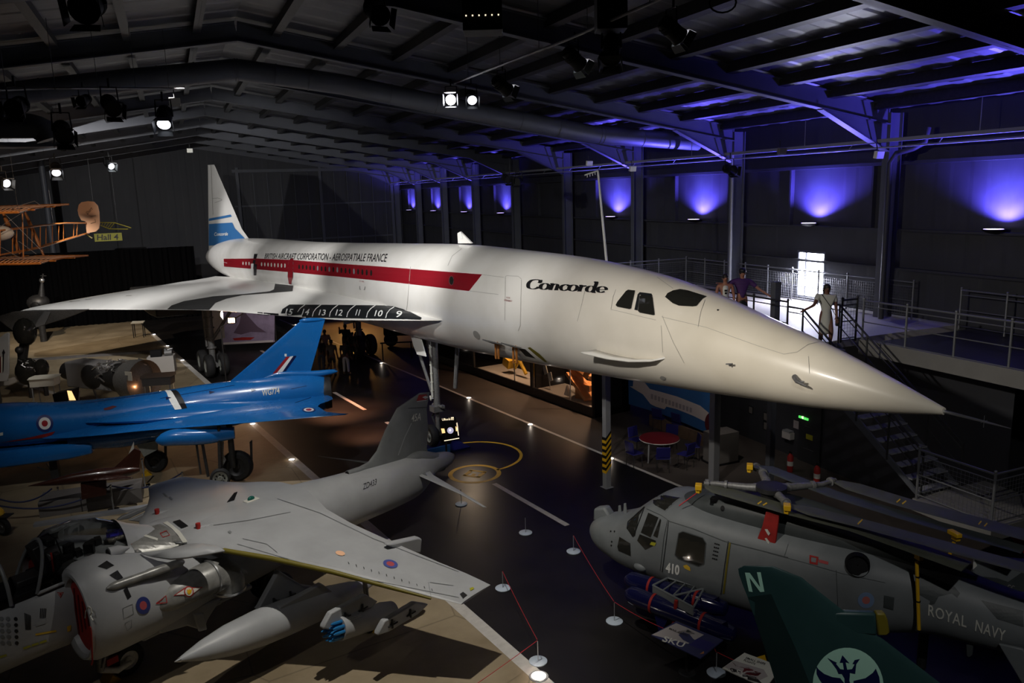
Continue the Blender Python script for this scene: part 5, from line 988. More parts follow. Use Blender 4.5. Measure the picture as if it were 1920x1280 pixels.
g=G(); a=XF.at(1273,948,'z',2.46); b=XF.at(1312,920,'z',2.75); g.tube([a,b],.012,5); g.build('blade_tie','rope_red',xx)
# rotor head, arms and folded blades
HZ=3.0
hub=XF.at(1446,918,'z',HZ); g=G(); g.lathe([(-.55,.16),(-.25,.14),(-.05,.2),(.0,.28),(.08,.28),(.12,.12)],hub,(0,0,1),20); g.build('rotor_hub','dark_metal',xx)
g=G(); a=hub+Vector((0,0,-.35)); g.tube([a+Vector((.3,-.05,-.05)),a+Vector((.3,-.05,.2))],.2,14); g.build('rotor_gearbox','dark_metal',xx)
def arm(pts,z=HZ):
    P=[hub+Vector((0,0,.03))]+[XF.at(x,y,'z',z) for x,y in pts]; g=G(); n=len(P); g.tube(P,[.085,.07,.05,.045][:n] if n<=4 else .07,12)
    for p,q in zip(P,P[1:]): c=p.lerp(q,.6); g.tube([c,c+(q-p).normalized()*.05],.085,12)
    g.build('rotor_arm','gear_grey',xx)
arm([(1400,913),(1340,906),(1320,906)]); arm([(1495,912),(1540,908),(1566,900)]); arm([(1462,930),(1480,948)]); arm([(1432,893),(1430,882),(1412,872)])
def blade(c,w,m='blade_green',z0=HZ,z1=2.75,stripes=()):
    P=[XF.at(x,y,'z',z0+(z1-z0)*i/(len(c)-1)) for i,(x,y) in enumerate(c)]; g=G(); ri=[]
    for i,p in enumerate(P):
        d=(P[min(i+1,len(P)-1)]-P[max(0,i-1)]).normalized(); s=d.cross(Vector((0,0,1))).normalized()*w/2*(.45 if i==0 else 1); ri.append(foil(p+s,p-s,.028,n=7))
    g.loft(ri); o=g.build('rotor_blade',m,xx,sharp=.9); bb=skin_of(o)
    for s in stripes: line_on('blade_stripe',s,2.6,XF,bb,'yellow_line',o,off=.006)
    return o
blade([(1318,909),(1345,917),(1480,956),(1600,987),(1700,1022),(1812,1062)],.42,stripes=([(1413,950),(1428,940)],[(1423,952),(1438,943)],[(1558,990),(1567,984)],[(1570,994),(1578,987)]))
blade([(1482,948),(1520,958),(1620,982),(1760,1020),(1960,1075)],.38,z1=2.9,stripes=([(1608,983),(1617,974)],[(1620,985),(1629,976)],[(1782,1018),(1787,1007)],[(1795,1020),(1800,1010)]))
blade([(1568,902),(1600,912),(1700,943),(1820,975),(1980,1018)],.46,z1=3.0,stripes=([(1674,948),(1688,936)],[(1684,951),(1699,939)],[(1829,990),(1840,977)],[(1840,993),(1851,981)]))
blade([(1413,874),(1440,878),(1560,925),(1700,968),(1920,1030)],.36,z0=3.05,z1=2.85,m='lynx_dark')
for x,y in ((1310,912),(1406,874),(1476,950)):
    a=XF.at(x,y,'z',HZ+.02); g=G(); g.box(a,(.12,.16,.10),rz=.4); g.box(a+Vector((0,0,-.08)),(.08,.10,.08)); g.build('blade_clip','yellow',xx,bev=.01)
for (x,y,x2,y2,z) in ((1720,1036,1723,1180,2.72),(1790,1000,1768,1075,2.9)):
    a=XF.at(x,y,'z',z); b=XF.at(x2,y2,'y',a.y); g=G(); g.box(a,(.10,.22,.07),rz=.9); g.box(a+Vector((-.02,-.02,-.08)),(.08,.12,.07),rz=.9); g.build('blade_clip','yellow',xx,bev=.01)
    g=G(); g.tube([a+Vector((0,0,-.15)),b],.028,8); o=g.build('blade_prop','yellow',xx)
    for t in (.3,.62): c=a.lerp(b,t); g=G(); g.tube([c,c+Vector((0,0,-.02))],.036,8); g.build('prop_collar','black_body',o)
# tail: underside sponson, tailwheel leg and folded fin behind
g=G(); g.prism(PP(XF,[(1812,1178),(1828,1182),(1824,1225),(1818,1229),(1814,1226)],'y',.2),(0,.1,0)); g.build('tail_skid','lynx_dark',xx,smooth=False)
g=G(); g.prism(PP(XF,[(1872,1205),(1919,1215),(1960,1300),(1919,1285)],'y',.45),(0,.06,0)); g.build('tail_stabiliser','lynx_grey',xx,bev=.02)
for sd in (1,-1):
    t=G();h=G(); wheel(t,h,(-.9,sd*1.15,.2),(0,1,0),.2,.16); o=t.build('main_wheel_tyre','rubber',xx); h.build('wheel_hub','hub_grey',o); g=G(); g.tube([(-.9,sd*1.05,.2),(-.8,sd*.8,.9)],.06,8); g.build('main_leg','gear_grey',xx)
    t=G();h=G(); wheel(t,h,(2.3,sd*.12,.16),(0,1,0),.16,.1); o=t.build('nose_wheel_tyre','rubber',xx); h.build('wheel_hub','hub_grey',o)
g=G(); g.tube([(2.3,0,.16),(2.3,0,.9)],.06,8); g.tube([(2.3,-.12,.16),(2.3,.12,.16)],.03,8); g.build('nose_leg','gear_grey',xx)
# weapons carried beside the cabin
mat('torpedo_blue',(.006,.007,.045),.15,coat=.6)
def torp(y,p,q):
    a=XF.at(*p,'y',y); b=XF.at(*q,'y',y); d=(b-a).normalized(); L=(b-a).length; g=G(); g.lathe([(0,.02),(.04,.1),(.14,.17),(.25,.185),(L-.25,.185),(L-.02,.13),(L+.02,.05)],a,d,24); o=g.build('torpedo','torpedo_blue',xx)
    for t in (.27,.72): c=a+d*L*t; g=G(); g.lathe([(0,.192),(.05,.192)],c,d,24,caps=False); g.build('red_strap','roundel_red' if 0 else 'cover_red',o)
    g=G(); g.prism([a+d*.7+Vector((0,.1,-.12)),a+d*1.0+Vector((0,.1,-.15)),a+d*.9+Vector((0,.22,-.45))],(0,.02,0)); g.build('torpedo_fin','torpedo_blue',o,smooth=False); g=G(); g.prism([b-d*.1,b-d*.4,b-d*.1+Vector((0,.12,.28))],(0,.02,0)); g.build('torpedo_fin','torpedo_blue',o,smooth=False); return a,b
torp(1.0,(1172,1084),(1362,1142)); torp(1.4,(1172,1110),(1378,1190))
P=[XF.at(x,y,'z',.98) for x,y in ((1224,1097),(1252,1083),(1320,1103),(1300,1138))]; g=G(); 
for p,q in zip(P,P[1:]+P[:1]): g.tube([p,q],.02,6)
for t in (.25,.5,.75): g.tube([P[0].lerp(P[3],t),P[1].lerp(P[2],t)],.015,6)
g.tube([P[0].lerp(P[3],.5),P[2]],.02,6)
a,b=P[0],P[3]; g.prism([a,b,b+Vector((0,0,-.16)),a+Vector((0,0,-.16))],(0,.03,0)); g.build('weapon_carrier','lynx_grey',xx,smooth=False)
a=XF.at(1268,1125,'y',1.5); b=XF.at(1262,1178,'y',1.5); g=G(); g.tube([a,b],.035,6); tg=g.build('warning_ribbon','cover_red',xx)
# ================================================================ DARK GREEN TAIL FIN IN FRONT
TF=Fr((3.7,8.4,0),176)
tt_=TF.empty('tail_fin_aircraft','dark green aircraft tail fin with a white letter N and a trident badge, front right','aircraft')
Lf=[(1384,1066),(1386,1078),(1394,1100),(1401,1117),(1415,1160),(1434,1215),(1446,1252),(1456,1285),(1500,1420)]; Rt=[(1396,1060),(1450,1061),(1503,1082),(1535,1108),(1582,1145),(1618,1172),(1656,1198),(1768,1284),(1990,1450)]
a=PP(TF,Lf,'y',0); b=PP(TF,Rt,'y',0)
g=G().loft([foil(q,p,.012+.012*i,(0,1,0),13) for i,(p,q) in enumerate(zip(a,b))]); fo=g.build('fin','tail_green',tt_,sharp=.9); bg=skin_of(fo)
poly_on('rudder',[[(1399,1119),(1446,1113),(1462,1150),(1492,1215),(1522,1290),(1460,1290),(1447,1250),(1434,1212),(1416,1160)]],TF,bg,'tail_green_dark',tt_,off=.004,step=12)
poly_on('letter_n',[[(1396.5,1072.5),(1405.5,1073),(1425,1100),(1419,1072),(1426,1072),(1433,1108.5),(1425,1109),(1405,1082),(1411,1109),(1404,1108)]],TF,bg,'mint',tt_,off=.006,step=8)
poly_on('badge_disc',[circ(1590,1284,66,71,40,rot=-.25)],TF,bg,'mint',tt_,off=.006,step=10)
# wings and trident
poly_on('badge_trident',[[(1579,1227),(1592,1242),(1585,1240),(1588,1254),(1597,1253),(1602,1244),(1598,1243),(1602,1236),(1612,1234),(1605,1244),(1603,1262),(1593,1260),(1593,1266),(1592,1275),(1596,1286),(1584,1292),(1583,1270),(1578,1262),(1572,1262),(1568,1253),(1560,1242),(1551,1232),(1562,1238),(1569,1241),(1567,1243),(1575,1253),(1582,1254),(1580,1241),(1574,1241)]],TF,bg,'navy',tt_,off=.01,step=8)
poly_on('badge_wing',[[(1530.5,1248),(1535,1254),(1545,1262),(1560,1268),(1575,1270),(1583,1280),(1583,1300),(1560,1296),(1545,1285),(1536,1272),(1531,1262)]],TF,bg,'navy',tt_,off=.01,step=8)
poly_on('badge_wing',[[(1641.5,1252),(1636,1260),(1622,1270),(1600,1275),(1600,1300),(1632,1294),(1650,1284),(1648,1268)]],TF,bg,'navy',tt_,off=.01,step=8)
g=G(); P=PP(TF,[(1560,1144),(1640,1146),(1643,1188),(1560,1183)],'y',-.02); g.prism(P,(0,.10,0)); g.build('dorsal_stub','tail_green',tt_,bev=.03); g=G(); g.prism(PP(TF,[(1640,1146),(1657,1146),(1662,1158),(1666,1182),(1660,1188),(1643,1188)],'y',-.02),(0,.10,0)); g.build('yellow_stub_tip','olive_edge',tt_,bev=.02)
g=G(); g.loft([[(x,w*math.cos(2*PI*q/20),z+h*math.sin(2*PI*q/20)) for q in range(20)] for x,z,w,h in ((1.9,1.5,.1,.12),(.9,1.45,.35,.4),(-1.2,1.4,.55,.6),(-3.0,1.4,.6,.7))]); g.build('rear_fuselage','tail_green',tt_)
g=G(); g.tube([(-1.5,0,0),(-1.5,0,1.2)],.08,8); g.build('tail_trestle','dark_metal',tt_)
line_on('leading_edge_highlight',[(1646,1192),(1768,1284)],1.2,TF,bg,'mint',tt_,off=.004) if False else None
# ================================================================ SMALLER THINGS
# runway lights set in the floor
FL=[(1010,1268,'in-floor lamp glowing at the bottom edge beside the nearest barrier post',.13),(547,862,'in-floor lamp on the left white line beside the blue jet wing',.09),(474,795,'in-floor lamp on the left white line under the blue jet tail',.09),(342,675.5,'nearer of two in-floor lamps on the left line behind the jet engine',.09),(314,648.5,'middle in-floor lamp on the far part of the left line',.09),(289,627,'farthest in-floor lamp on the left line, by the small stand',.09),
    (1145,860,'in-floor lamp at the foot of the hazard striped post',.09),(994.5,796,'in-floor lamp on the right line in front of the glass cases',.09),(879,746,'in-floor lamp on the right line behind the airliner nose wheel',.09),(715,681,'in-floor lamp on the right line, near the group of visitors',.07),(600,631,'in-floor lamp seen beside the blue tail fin',.09),(555,609,'in-floor lamp seen just above the blue tail fin bullet',.09)]
for i,(x,y,lb,r) in enumerate(FL):
    p=atz(x,y,.0); t=thing('floor_lamp',lb,'floor light',p,0,'runway lights set into the floor'); g=G(); g.lathe([(.0,r*1.35),(.012,r*1.3),(.014,r)],(0,0,.002),(0,0,1),20,caps=False); g.build('rim','light_steel',t)
    g=G(); g.lathe([(.010,.0005),(.014,r)],(0,0,.002),(0,0,1),20,caps=False); g.build('lens','em_floor' if i not in (3,4,5) else 'em_floor_blue',t)
    point(p+Vector((0,0,.12)),1.5 if i else 3,(1,.85,.7),.01)
# slim barrier posts and cords
ST=[(943,1103,1070,'slim barrier post beside the wing tip of the grey jet'),(1009,1240,1200,'slim barrier post nearest the white line at the bottom'),(1152,1165,1128,'slim barrier post in front of the helicopter nose, joined to two red cords'),(1075.5,1034,1003,'slim barrier post left of the helicopter nose'),(985.5,999,969,'slim barrier post in the middle of the black floor beyond the wing tip'),(865,945,918,'slim barrier post behind the tailplane of the grey jet'),(1343,1262,1222,'slim barrier post between the two information boards')]
SP_=[]
mat('post_metal',(.45,.46,.48),.35,metal=.6)
for x,y,yt,lb in ST:
    p=atz(x,y); q=atd(x,yt,p.y); hgt=q.z; t=thing('barrier_post',lb,'barrier post',p,0,'slim barrier posts on round white bases'); g=G(); g.lathe([(0,.165),(.018,.17),(.026,.16)],(0,0,0),(0,0,1),24); g.build('base','disc_white',t)
    g=G(); g.tube([(0,0,.02),(0,0,hgt)],.009,8); g.build('rod','post_metal',t); g=G(); g.ball((0,0,hgt),.014,8); g.build('finial','black_body',t); SP_.append(Vector((p.x,p.y,hgt)))
def cord(a,b,lb,m='rope_red',r=.006,sag=.12,name='rope',cat='rope'):
    a=Vector(a);b=Vector(b); g=G(); o=(a+b)/2; o.z=0; g.tube([a.lerp(b,t/12)-Vector((0,0,sag*4*(t/12)*(1-t/12)))-o for t in range(13)],r,6); q=g.build(name,m); q.location=o; tagp(q,lb,cat)
cord(SP_[0],SP_[1],'red barrier cord from the post by the wing tip to the post at the bottom',sag=.03)
a=atz(800,1345,.30); cord(SP_[1],a,'red barrier cord running left from the nearest post over the pale floor',sag=.02)
cord(SP_[3],SP_[2],'red barrier cord running past the helicopter nose',sag=.05); cord(SP_[2],atz(1245,1178,.62),'red barrier cord from the post to the first information board',sag=.03); cord(atz(1340,1215,.5),SP_[6]+Vector((0,0,0)),'short red barrier cord beside the leaning information boards',sag=.02)
cord(SP_[6],atz(1440,1262,.5),'red barrier cord passing the second information board',sag=.02)
# information boards
def board(quad,z,lb,face='poster_grey',navy=None,texts=(),name='information_board',cat='information board'):
    o=sum((atz(x,y,0) for x,y in quad),Vector())/len(quad); fr=Fr(o,0); t=thing(name,lb,cat,o,0); P=[fr.L(atz(x,y,zz)) for (x,y),zz in zip(quad,z)]
    n=(P[1]-P[0]).cross(P[2]-P[0]).normalized(); g=G(); g.prism(P,n*.02); bo=g.build('panel',face,t,smooth=False); bb=skin_of(bo)
    c=sum(P,Vector())/len(P); g=G(); g.tube([(c.x,c.y,c.z-.02),(c.x,c.y,0)],.025,8); g.lathe([(0,.15),(.02,.15)],(c.x,c.y,0),(0,0,1),20); g.build('stand','dark_metal',t)
    for nm,lp,m in (navy or []): poly_on(nm,[lp],fr,bb,m,t,off=.004,step=12)
    for s,a_,b_,h,m in texts: text_on('board_lettering',s,a_,b_,h,fr,bb,m,t,bold=.015,off=.007,up=(.55,-.8))
board([(1221,1191),(1268,1165),(1356,1200),(1313,1235)],[.62,.72,.72,.62],'flat information board with a navy lower band and large white letters SKU, under the torpedoes','box_navy',
    [('grey_sheet',[(1222,1190),(1268,1168),(1320,1190),(1290,1207)],'poster_grey'),('photo_print',[(1268,1185),(1290,1180),(1303,1188),(1285,1194)],'lynx_dark'),('text_block',[(1292,1209),(1310,1196),(1342,1207),(1325,1221)],'chair_blue'),('orange_tag',[(1312,1226),(1319,1221),(1330,1224),(1318,1232)],'orange_pipe')],
    [('SKU',(1241,1201),(1280,1214),11,'sign_white'),('MAIL SAMEL',(1254,1180),(1290,1194),4,'ink')])
board([(1354,1253),(1396,1224),(1446,1243),(1456,1262),(1436,1290)],[.62,.72,.72,.70,.62],'flat information board about small ships flights, at the bottom edge','sign_white',
    [('photo_print',[(1358,1250),(1376,1238),(1432,1255),(1440,1268),(1425,1275),(1380,1262)],'poster_grey'),('photo_helicopter',[(1372,1240),(1385,1250),(1404,1251),(1428,1262),(1420,1268),(1390,1262)],'maroon'),('dark_band',[(1362,1256),(1372,1252),(1418,1270),(1430,1282),(1424,1288),(1376,1266)],'ink')],
    [('SMALL SHIPS',(1397,1235),(1434,1247),4.5,'ink'),("FLIGHTS",(1394,1239),(1415,1247),4,'ink'),('SY',(1378,1262),(1394,1269),9,'sign_white')])
ck=thing('wheel_chock','yellow folding floor marker behind the small ships board','marker',atz(1432,1245,0),0); g=G(); P=[WORLD.L(atz(x,y,.3)-atz(1432,1245,0)) for x,y in ((1420,1232),(1434,1228),(1440,1248),(1432,1246))]; g.prism(P,(0,0,.02)); g.tube([(0,0,0),P[0]],.01,5); g.build('panel','yellow',ck,smooth=False); ck.name='floor_marker'
# lit caption box in front of the airliner nose wheel
o=atz(838,868); fr=Fr(o,0); t=thing('caption_box','small lit caption box on a stand in front of the airliner nose wheel','display',o,0)
P=[fr.at(x,y,'y',0) for x,y in ((824,786),(855,782),(862,823),(832,829))]; g=G(); g.prism(P,(0,.05,0)); bo=g.build('frame','black_body',t,smooth=False); bb=skin_of(bo)
for lp in ([(824,786),(832,829)],[(832,829),(862,823)],[(855,784),(861,824)],[(833,826),(861,821)]): line_on('lit_edge',lp,1.3,fr,bb,'em_text',t,off=.01)
poly_on('lit_panel',[[(827,803),(833,803),(835,811),(829,812)]],fr,bb,'em_gold',t,off=.01); poly_on('lit_panel',[[(854,799),(858,799),(859,807),(855,808)]],fr,bb,'em_gold',t,off=.01)
poly_on('dial_face',[[(835,800),(851,797),(854,813),(838,816)]],fr,bb,'window_dark',t,off=.01); poly_on('dial',[circ(844.5,806.5,6,6)],fr,bb,'em_screen',t,off=.015); poly_on('dial_centre',[circ(844,806,1.8,1.8)],fr,bb,'em_soft',t,off=.02)
text_on('caption','Concorde 002',(829,788),(851,786.5),4,fr,bb,'em_text',t,off=.02)
g=G(); g.tube([(0,0,0),(0,0,1.2)],.03,8); g.lathe([(0,.16),(.02,.16)],(0,0,0),(0,0,1),20); g.build('stand','dark_metal',t)
o=atz(806,846); t=thing('nose_wheel_plinth','blue painted wheel plinth under the airliner nose wheel','plinth',o,RUN); g=G(); g.box((.3,0,.03),(1.9,1.1,.06)); g.build('top','navy',t,smooth=False); g=G(); g.box((0,-.6,.16),(.9,.06,.3)); g.build('blue_side','mural_blue',t,smooth=False)
spot(Vector((-1.5,25.3,1.6)),Vector((-1.2,23.6,0)),55,(1,.75,.5),90,.8,.05)  # small unseen spot added to brighten the yellow floor rings
# model jet on a plinth between the blue and grey jets
o=atz(182,958); fr=Fr(o,math.degrees(math.atan2(-.3,-1))); 
pl=thing('plinth','long low grey plinth under the dark wooden model jet','plinth',atz(175,950),R(22)); g=G(); g.box((0,.2,.22),(2.6,.9,.44)); g.build('block','plinth_grey',pl,smooth=False,bev=.01); g=G(); g.box((-.25,-.27,.22),(.02,.03,.42)); g.build('joint','dark_metal',pl,smooth=False); g=G(); g.box((.2,-.8,.04),(3.1,.22,.08)); g.build('step','light_steel',pl,smooth=False)
MJ=Fr(atz(178,935,.44)*1,180+22); MJ.o.z=0
mj=MJ.empty('model_aircraft','dark varnished wooden model jet on a block, between the blue jet and the grey jet','model aircraft')
mp=lambda pts:PP(MJ,pts,'y',0)
a=mp([(52,911)])[0]; b=mp([(262,880)])[0]; zc=lambda x:a.z+(b.z-a.z)*(x-a.x)/(b.x-a.x)
L_=a.x-b.x
body([(b.x,b.z,.05,.06,2),(b.x+.1*L_,zc(b.x+.1*L_),.12,.13,2),(b.x+.35*L_,zc(b.x+.35*L_)+.02,.16,.17,2),(b.x+.6*L_,zc(b.x+.6*L_)+.02,.13,.15,2),(b.x+.8*L_,zc(b.x+.8*L_)-.0,.08,.085,2),(a.x,a.z,.004,.004,2)],.12,20).build('model_fuselage','dark_wood',mj)
g=G(); g.prism(mp([(212,878),(236,856),(252,840),(264,845),(262,872),(258,884)]),(0,.03,0)); g.build('model_fin','dark_wood',mj,bev=.01)
w0=zc(b.x+.4*L_)
for sd in (1,-1): g=G(); g.prism([(b.x+.62*L_,sd*.1,w0-.02),(b.x+.1*L_,sd*.62,w0-.02),(b.x+.05*L_,sd*.6,w0-.02),(b.x+.2*L_,sd*.1,w0-.02)],(0,0,.03)); g.build('model_wing','dark_wood',mj,bev=.01)
g=G(); g.prism(mp([(152,905),(200,898),(200,925),(154,934)]),(0,.22,0)); g.build('mount_block','wood' if 0 else 'dark_wood',mj,smooth=False)
# rope barrier behind the grey jet
RB=[(207,912,840,'chrome barrier post just right of the model jet'),(344,912,887,'dark barrier post beyond the nose of the wing, left of the wheels'),(112,968,912,'thin dark post left of the plinth under the rope'),(205,968,905,'barrier post at the near side of the plinth')]
tops=[]
RB=[(272,910,861,RB[0][3]),(344,910,886,RB[1][3]),(112,940,914,RB[2][3]),(213,955,910,RB[3][3])]
for x,y,yt,lb in RB:
    p=atz(x,y); q=atd(x,yt,p.y); t=thing('rope_post',lb,'barrier post',p,0); g=G(); g.tube([(0,0,0),(0,0,q.z)],.022,8); g.build('pole','gear_grey',t); g=G(); g.lathe([(0,.16),(.02,.15),(.04,.03)],(0,0,0),(0,0,1),20); g.build('base','chrome',t); g=G(); g.ball((0,0,q.z),.035,8); g.build('finial','chrome',t); tops.append(Vector((p.x,p.y,q.z)))
cord(tops[3],atz(-15,945,.6),'long blue barrier rope sagging across the lower left floor','rope_blue',.022,.35,'rope'); cord(atz(97,916,.9),atz(-10,932,.8),'short blue barrier rope ending under the model jet nose','rope_blue',.022,.25,'rope')
cord(tops[3],tops[1],'dark barrier rope from the plinth to the post by the wheels','rope_blue',.022,.25,'rope')
# yellow aircraft at the left edge
o=atz(8,1003); t=thing('yellow_aircraft','yellow aircraft of which only a wheel and spat show at the left edge','aircraft',o,0); fr=Fr(o,0)
a=fr.at(0,968,'y',.1); g=G(); g.ball((a.x-.35,.1,a.z+.05),.42,sc=(1.05,.8,.62)); g.build('cowling','yellow',t)
tt=G();h=G(); wheel(tt,h,(0,.0,.24),(.35,1,0),.24,.14,.66); q=tt.build('wheel_tyre','rubber',t); h.build('wheel_hub','gear_grey',q); g=G(); g.box((.0,.05,.52),(.42,.3,.03)); g.build('mudguard','dark_metal',t,smooth=False); g=G(); g.tube([(0,.1,.24),(-.3,.2,.9)],.03,6); g.build('leg','dark_metal',t)
# jet engine on its stand
o=atz(215,770); EF=Fr(o,-24); en=EF.empty('jet_engine','jet engine with exposed pipework on a stand, behind the blue jet','engine')
def ep(x,y,v=0): return EF.at(x,y,'y',v)
a=ep(135,692); b=ep(288,712); c1=ep(268,712)
g=G(); zc_=(ep(268,675).z+ep(268,752).z)/2; rr=(ep(268,675).z-ep(268,752).z)/2
g.lathe([(0,rr*.75),(.3,rr*.95),(.75,rr),(1.05,rr)],(c1.x-.95,0,zc_),(1,0,0),28,caps=False); g.lathe([(.6,.02),(.6,rr*.97)],(c1.x-.95,0,zc_),(1,0,0),28,caps=False); g.build('intake_casing','gear_grey',en)
g=G(); g.lathe([(0,rr*.55),(.9,rr*.72),(1.2,rr*.7)],(c1.x-2.1,0,zc_+.05),(1,0,0),24); g.build('core_casing','dark_metal',en)
x0=ep(142,700).x; x1=ep(222,700).x; g=G(); g.box(((x0+x1)/2,0,zc_+.1),(x1-x0,.95,rr*1.25)); g.build('shroud','light_steel',en,bev=.06)
g=G(); g.ball(((x0+x1)/2+.25,-.42,zc_+.1),rr*.62,sc=(1.2,.35,1)); g.build('shroud_bulge','dark_metal',en)
g=G(); g.tube([(x0-.5,0,zc_+.15),(x0-.05,0,zc_+.12)],[.38,.4],20); g.build('rear_cone','dark_metal',en)
g=G(); random.seed(3)
for k in range(34):
    x=c1.x-2.3+random.random()*1.9; th=random.uniform(.1,2.9); r0=rr*random.uniform(.72,.98); P=[]; 
    for j in range(4): P.append((x+j*random.uniform(.03,.16),-math.cos(th)*r0,zc_+.05+math.sin(th)*r0)); th+=random.uniform(-.25,.25)
    g.tube(P,random.uniform(.012,.03),6)
for k in range(10): g.box((c1.x-2.2+random.random()*1.7,-random.uniform(.2,.5),zc_+rr*random.uniform(.2,.95)),(.14,.1,.1),rz=random.random())
g.build('pipework','silver',en,smooth=False)
for xs in (c1.x-.6,x0+.5):
    for yy in (-.55,.55): g=G(); g.tube([(xs,yy,0),(xs,yy*.6,zc_-rr*.7)],.05,6); g.build('stand_leg','light_steel',en)
g=G(); g.tube([(c1.x-1.9,-.6,0.05),(c1.x-.55,-.55,zc_-rr*.55)],.05,6); g.build('stand_brace','light_steel',en)
P=EF.at(241,705,'y',-.75); g=G(); g.box((P.x,-.75,P.z),(.36,.02,.36)); g.build('caption_card','sign_yellow' if 0 else 'sign_white',en,smooth=False)
point(EF.W((c1.x-.3,-.1,zc_-.25)),4,(1,.4,.15),.02)
# display cases
def case(px,py,pyt,wd,lb,lit=False):
    o=atz(px,py); fr=Fr(o,12); q=fr.at(px,pyt,'y',0); t=thing('display_case',lb,'display case',o,fr.a); h=q.z; g=G(); g.loft([[(sx*w_/2,sy*w_*.42,z) for sx,sy in((-1,-1),(1,-1),(1.15,0),(1,1),(-1,1),(-1.15,0))] for z,w_ in ((h-.32,wd*.9),(h-.04,wd*.92),(h-.02,wd),(h,wd))]); g.build('lid','sign_white' if not lit else 'plinth_grey',t,smooth=False)
    g=G()
    for sx,sy in ((-1,-1),(1,-1),(1,1),(-1,1)): g.tube([(sx*wd*.4,sy*wd*.34,0),(sx*wd*.4,sy*wd*.34,h-.3)],.02,6)
    g.build('frame','light_steel',t); g=G(); g.box((0,0,(h-.3)*.55),(wd*.8,wd*.68,(h-.3)*.85)); g.build('glass_box','glass',t,smooth=False); g=G(); g.box((0,0,.1),(wd*.85,wd*.72,.2)); g.build('base','dark_metal',t,smooth=False)
    g=G(); g.box((0,0,.4),(wd*.4,wd*.3,.3),rz=.4); g.ball((.1,0,.65),.1); g.build('exhibit','case_orange',t)
    if lit: g=G(); g.box((0,0,h-.33),(wd*.7,wd*.5,.02)); g.build('lamp','em_warm' if 0 else 'em_gold',t,smooth=False); point(fr.W((0,0,h-.5)),10,(1,.7,.4),.05)
    return t
case(96,795,705,.95,'octagonal white-topped display case left of the orange lit screen'); case(308,800,702,1.1,'grey-topped lit display case in front of the jet engine',True)
o=atz(128,805); fr=Fr(o,0); t=thing('lit_screen','black box with a glowing orange picture, beside the white-topped case','display',o,0); P=PP(fr,[(105,736),(142,728),(140,760),(112,765)],'y',0); g=G(); g.prism(P,(0,.5,0)); g.build('housing','black_body',t,smooth=False); P=PP(fr,[(126,732),(134,733),(142,750),(130,750)],'y',-.3); g=G(); g.prism(P,(0,.02,0)); g.build('picture','em_gold',t,smooth=False); g=G(); g.tube([(-.1,0,0),(-.1,0,1.4)],.05,8); g.build('stand','dark_metal',t)
o=atz(303,700); fr=Fr(o,15); t=thing('display_block','pale block with dark engine parts on top, right of the jet engine','plinth',o,fr.a); g=G(); g.box((0,.4,.42),(1.25,.7,.84)); g.build('block','pale_box',t,smooth=False); 
for k,(lb,dx,m) in enumerate((('dark square box standing on the pale block','-.9','black_body'),('small metal engine part standing on the pale block','.0','gear_grey'))):
    e=thing('engine_part',lb,'exhibit',fr.W((float(dx)*.33+.1+(.25 if k else 0),.3,.84)),fr.a); g=G()
    if k==0: g.box((0,0,.16),(.5,.4,.32)); 
    else: g.tube([(-.15,0,.15),(.2,0,.15)],.14,12); g.tube([(0,0,.3),(.25,0,.35)],.04,6); g.box((-.1,0,.3),(.1,.1,.14))
    g.build('part_body',m,e,smooth=False)
# low table and bench of the far floor
o=atz(262,632); t=thing('side_table','small white-topped table on thin dark legs beside the far end of the left line','table',o,.2); g=G(); g.box((0,0,.98),(.75,.5,.05),rx=.1); g.build('table_top','sign_white',t,smooth=False)
for sx in (-.3,.3):
    for sy in (-.2,.2): g=G(); g.tube([(sx,sy,0),(sx,sy,.97)],.03,6); g.build('leg','dark_metal',t)
# low parapet light strip of a stage on the far left
o=atz(180,675); t=thing('low_kerb','long thin low kerb crossing the pale floor behind the jet engine','kerb',o,0); a=atz(62,676)-o; b=atz(280,661)-o; g=G(); d=(b-a).normalized(); n=Vector((-d.y,d.x,0))*.12; g.loft([[p-n,p+n,p+n+Vector((0,0,.12)),p-n+Vector((0,0,.12))] for p in (a,b)]); g.build('kerb_strip','plinth_grey',t,smooth=False)
# banner with a delta airliner picture
o=atz(470,655); fr=Fr(o,-4); t=thing('banner','hanging printed banner showing a delta-winged airliner, seen below the white wing','banner',o,fr.a)
P=PP(fr,[(416,575),(515,575),(515,641),(418,646)],'y',0); mat('banner_sky',(.30,.26,.36),.7,noise=.35,nscale=1.6); mat('banner_jet',(.10,.07,.10),.7); g=G(); g.prism(P,(0,.03,0)); bo=g.build('cloth','banner_sky',t,smooth=False); bb=skin_of(bo)
poly_on('printed_airliner',[[(455,575),(463,590),(483,612),(500,623),(470,622),(452,627),(438,624),(449,606),(452,590)]],fr,bb,'banner_jet',t,off=.01); poly_on('printed_red_ribbon',[[(436,634),(455,632),(478,632),(470,637),(440,638)]],fr,bb,'cover_red',t,off=.01); poly_on('printed_white_base',[[(418,642),(515,637),(515,641),(418,646)]],fr,bb,'sign_white',t,off=.012)
g=G(); 
for x in (416,515): p=fr.at(x,600,'y',.05); g=G(); g.tube([(p.x,.05,0),(p.x,.05,3.15)],.05,8); g.build('frame_pole','dark_metal',t)
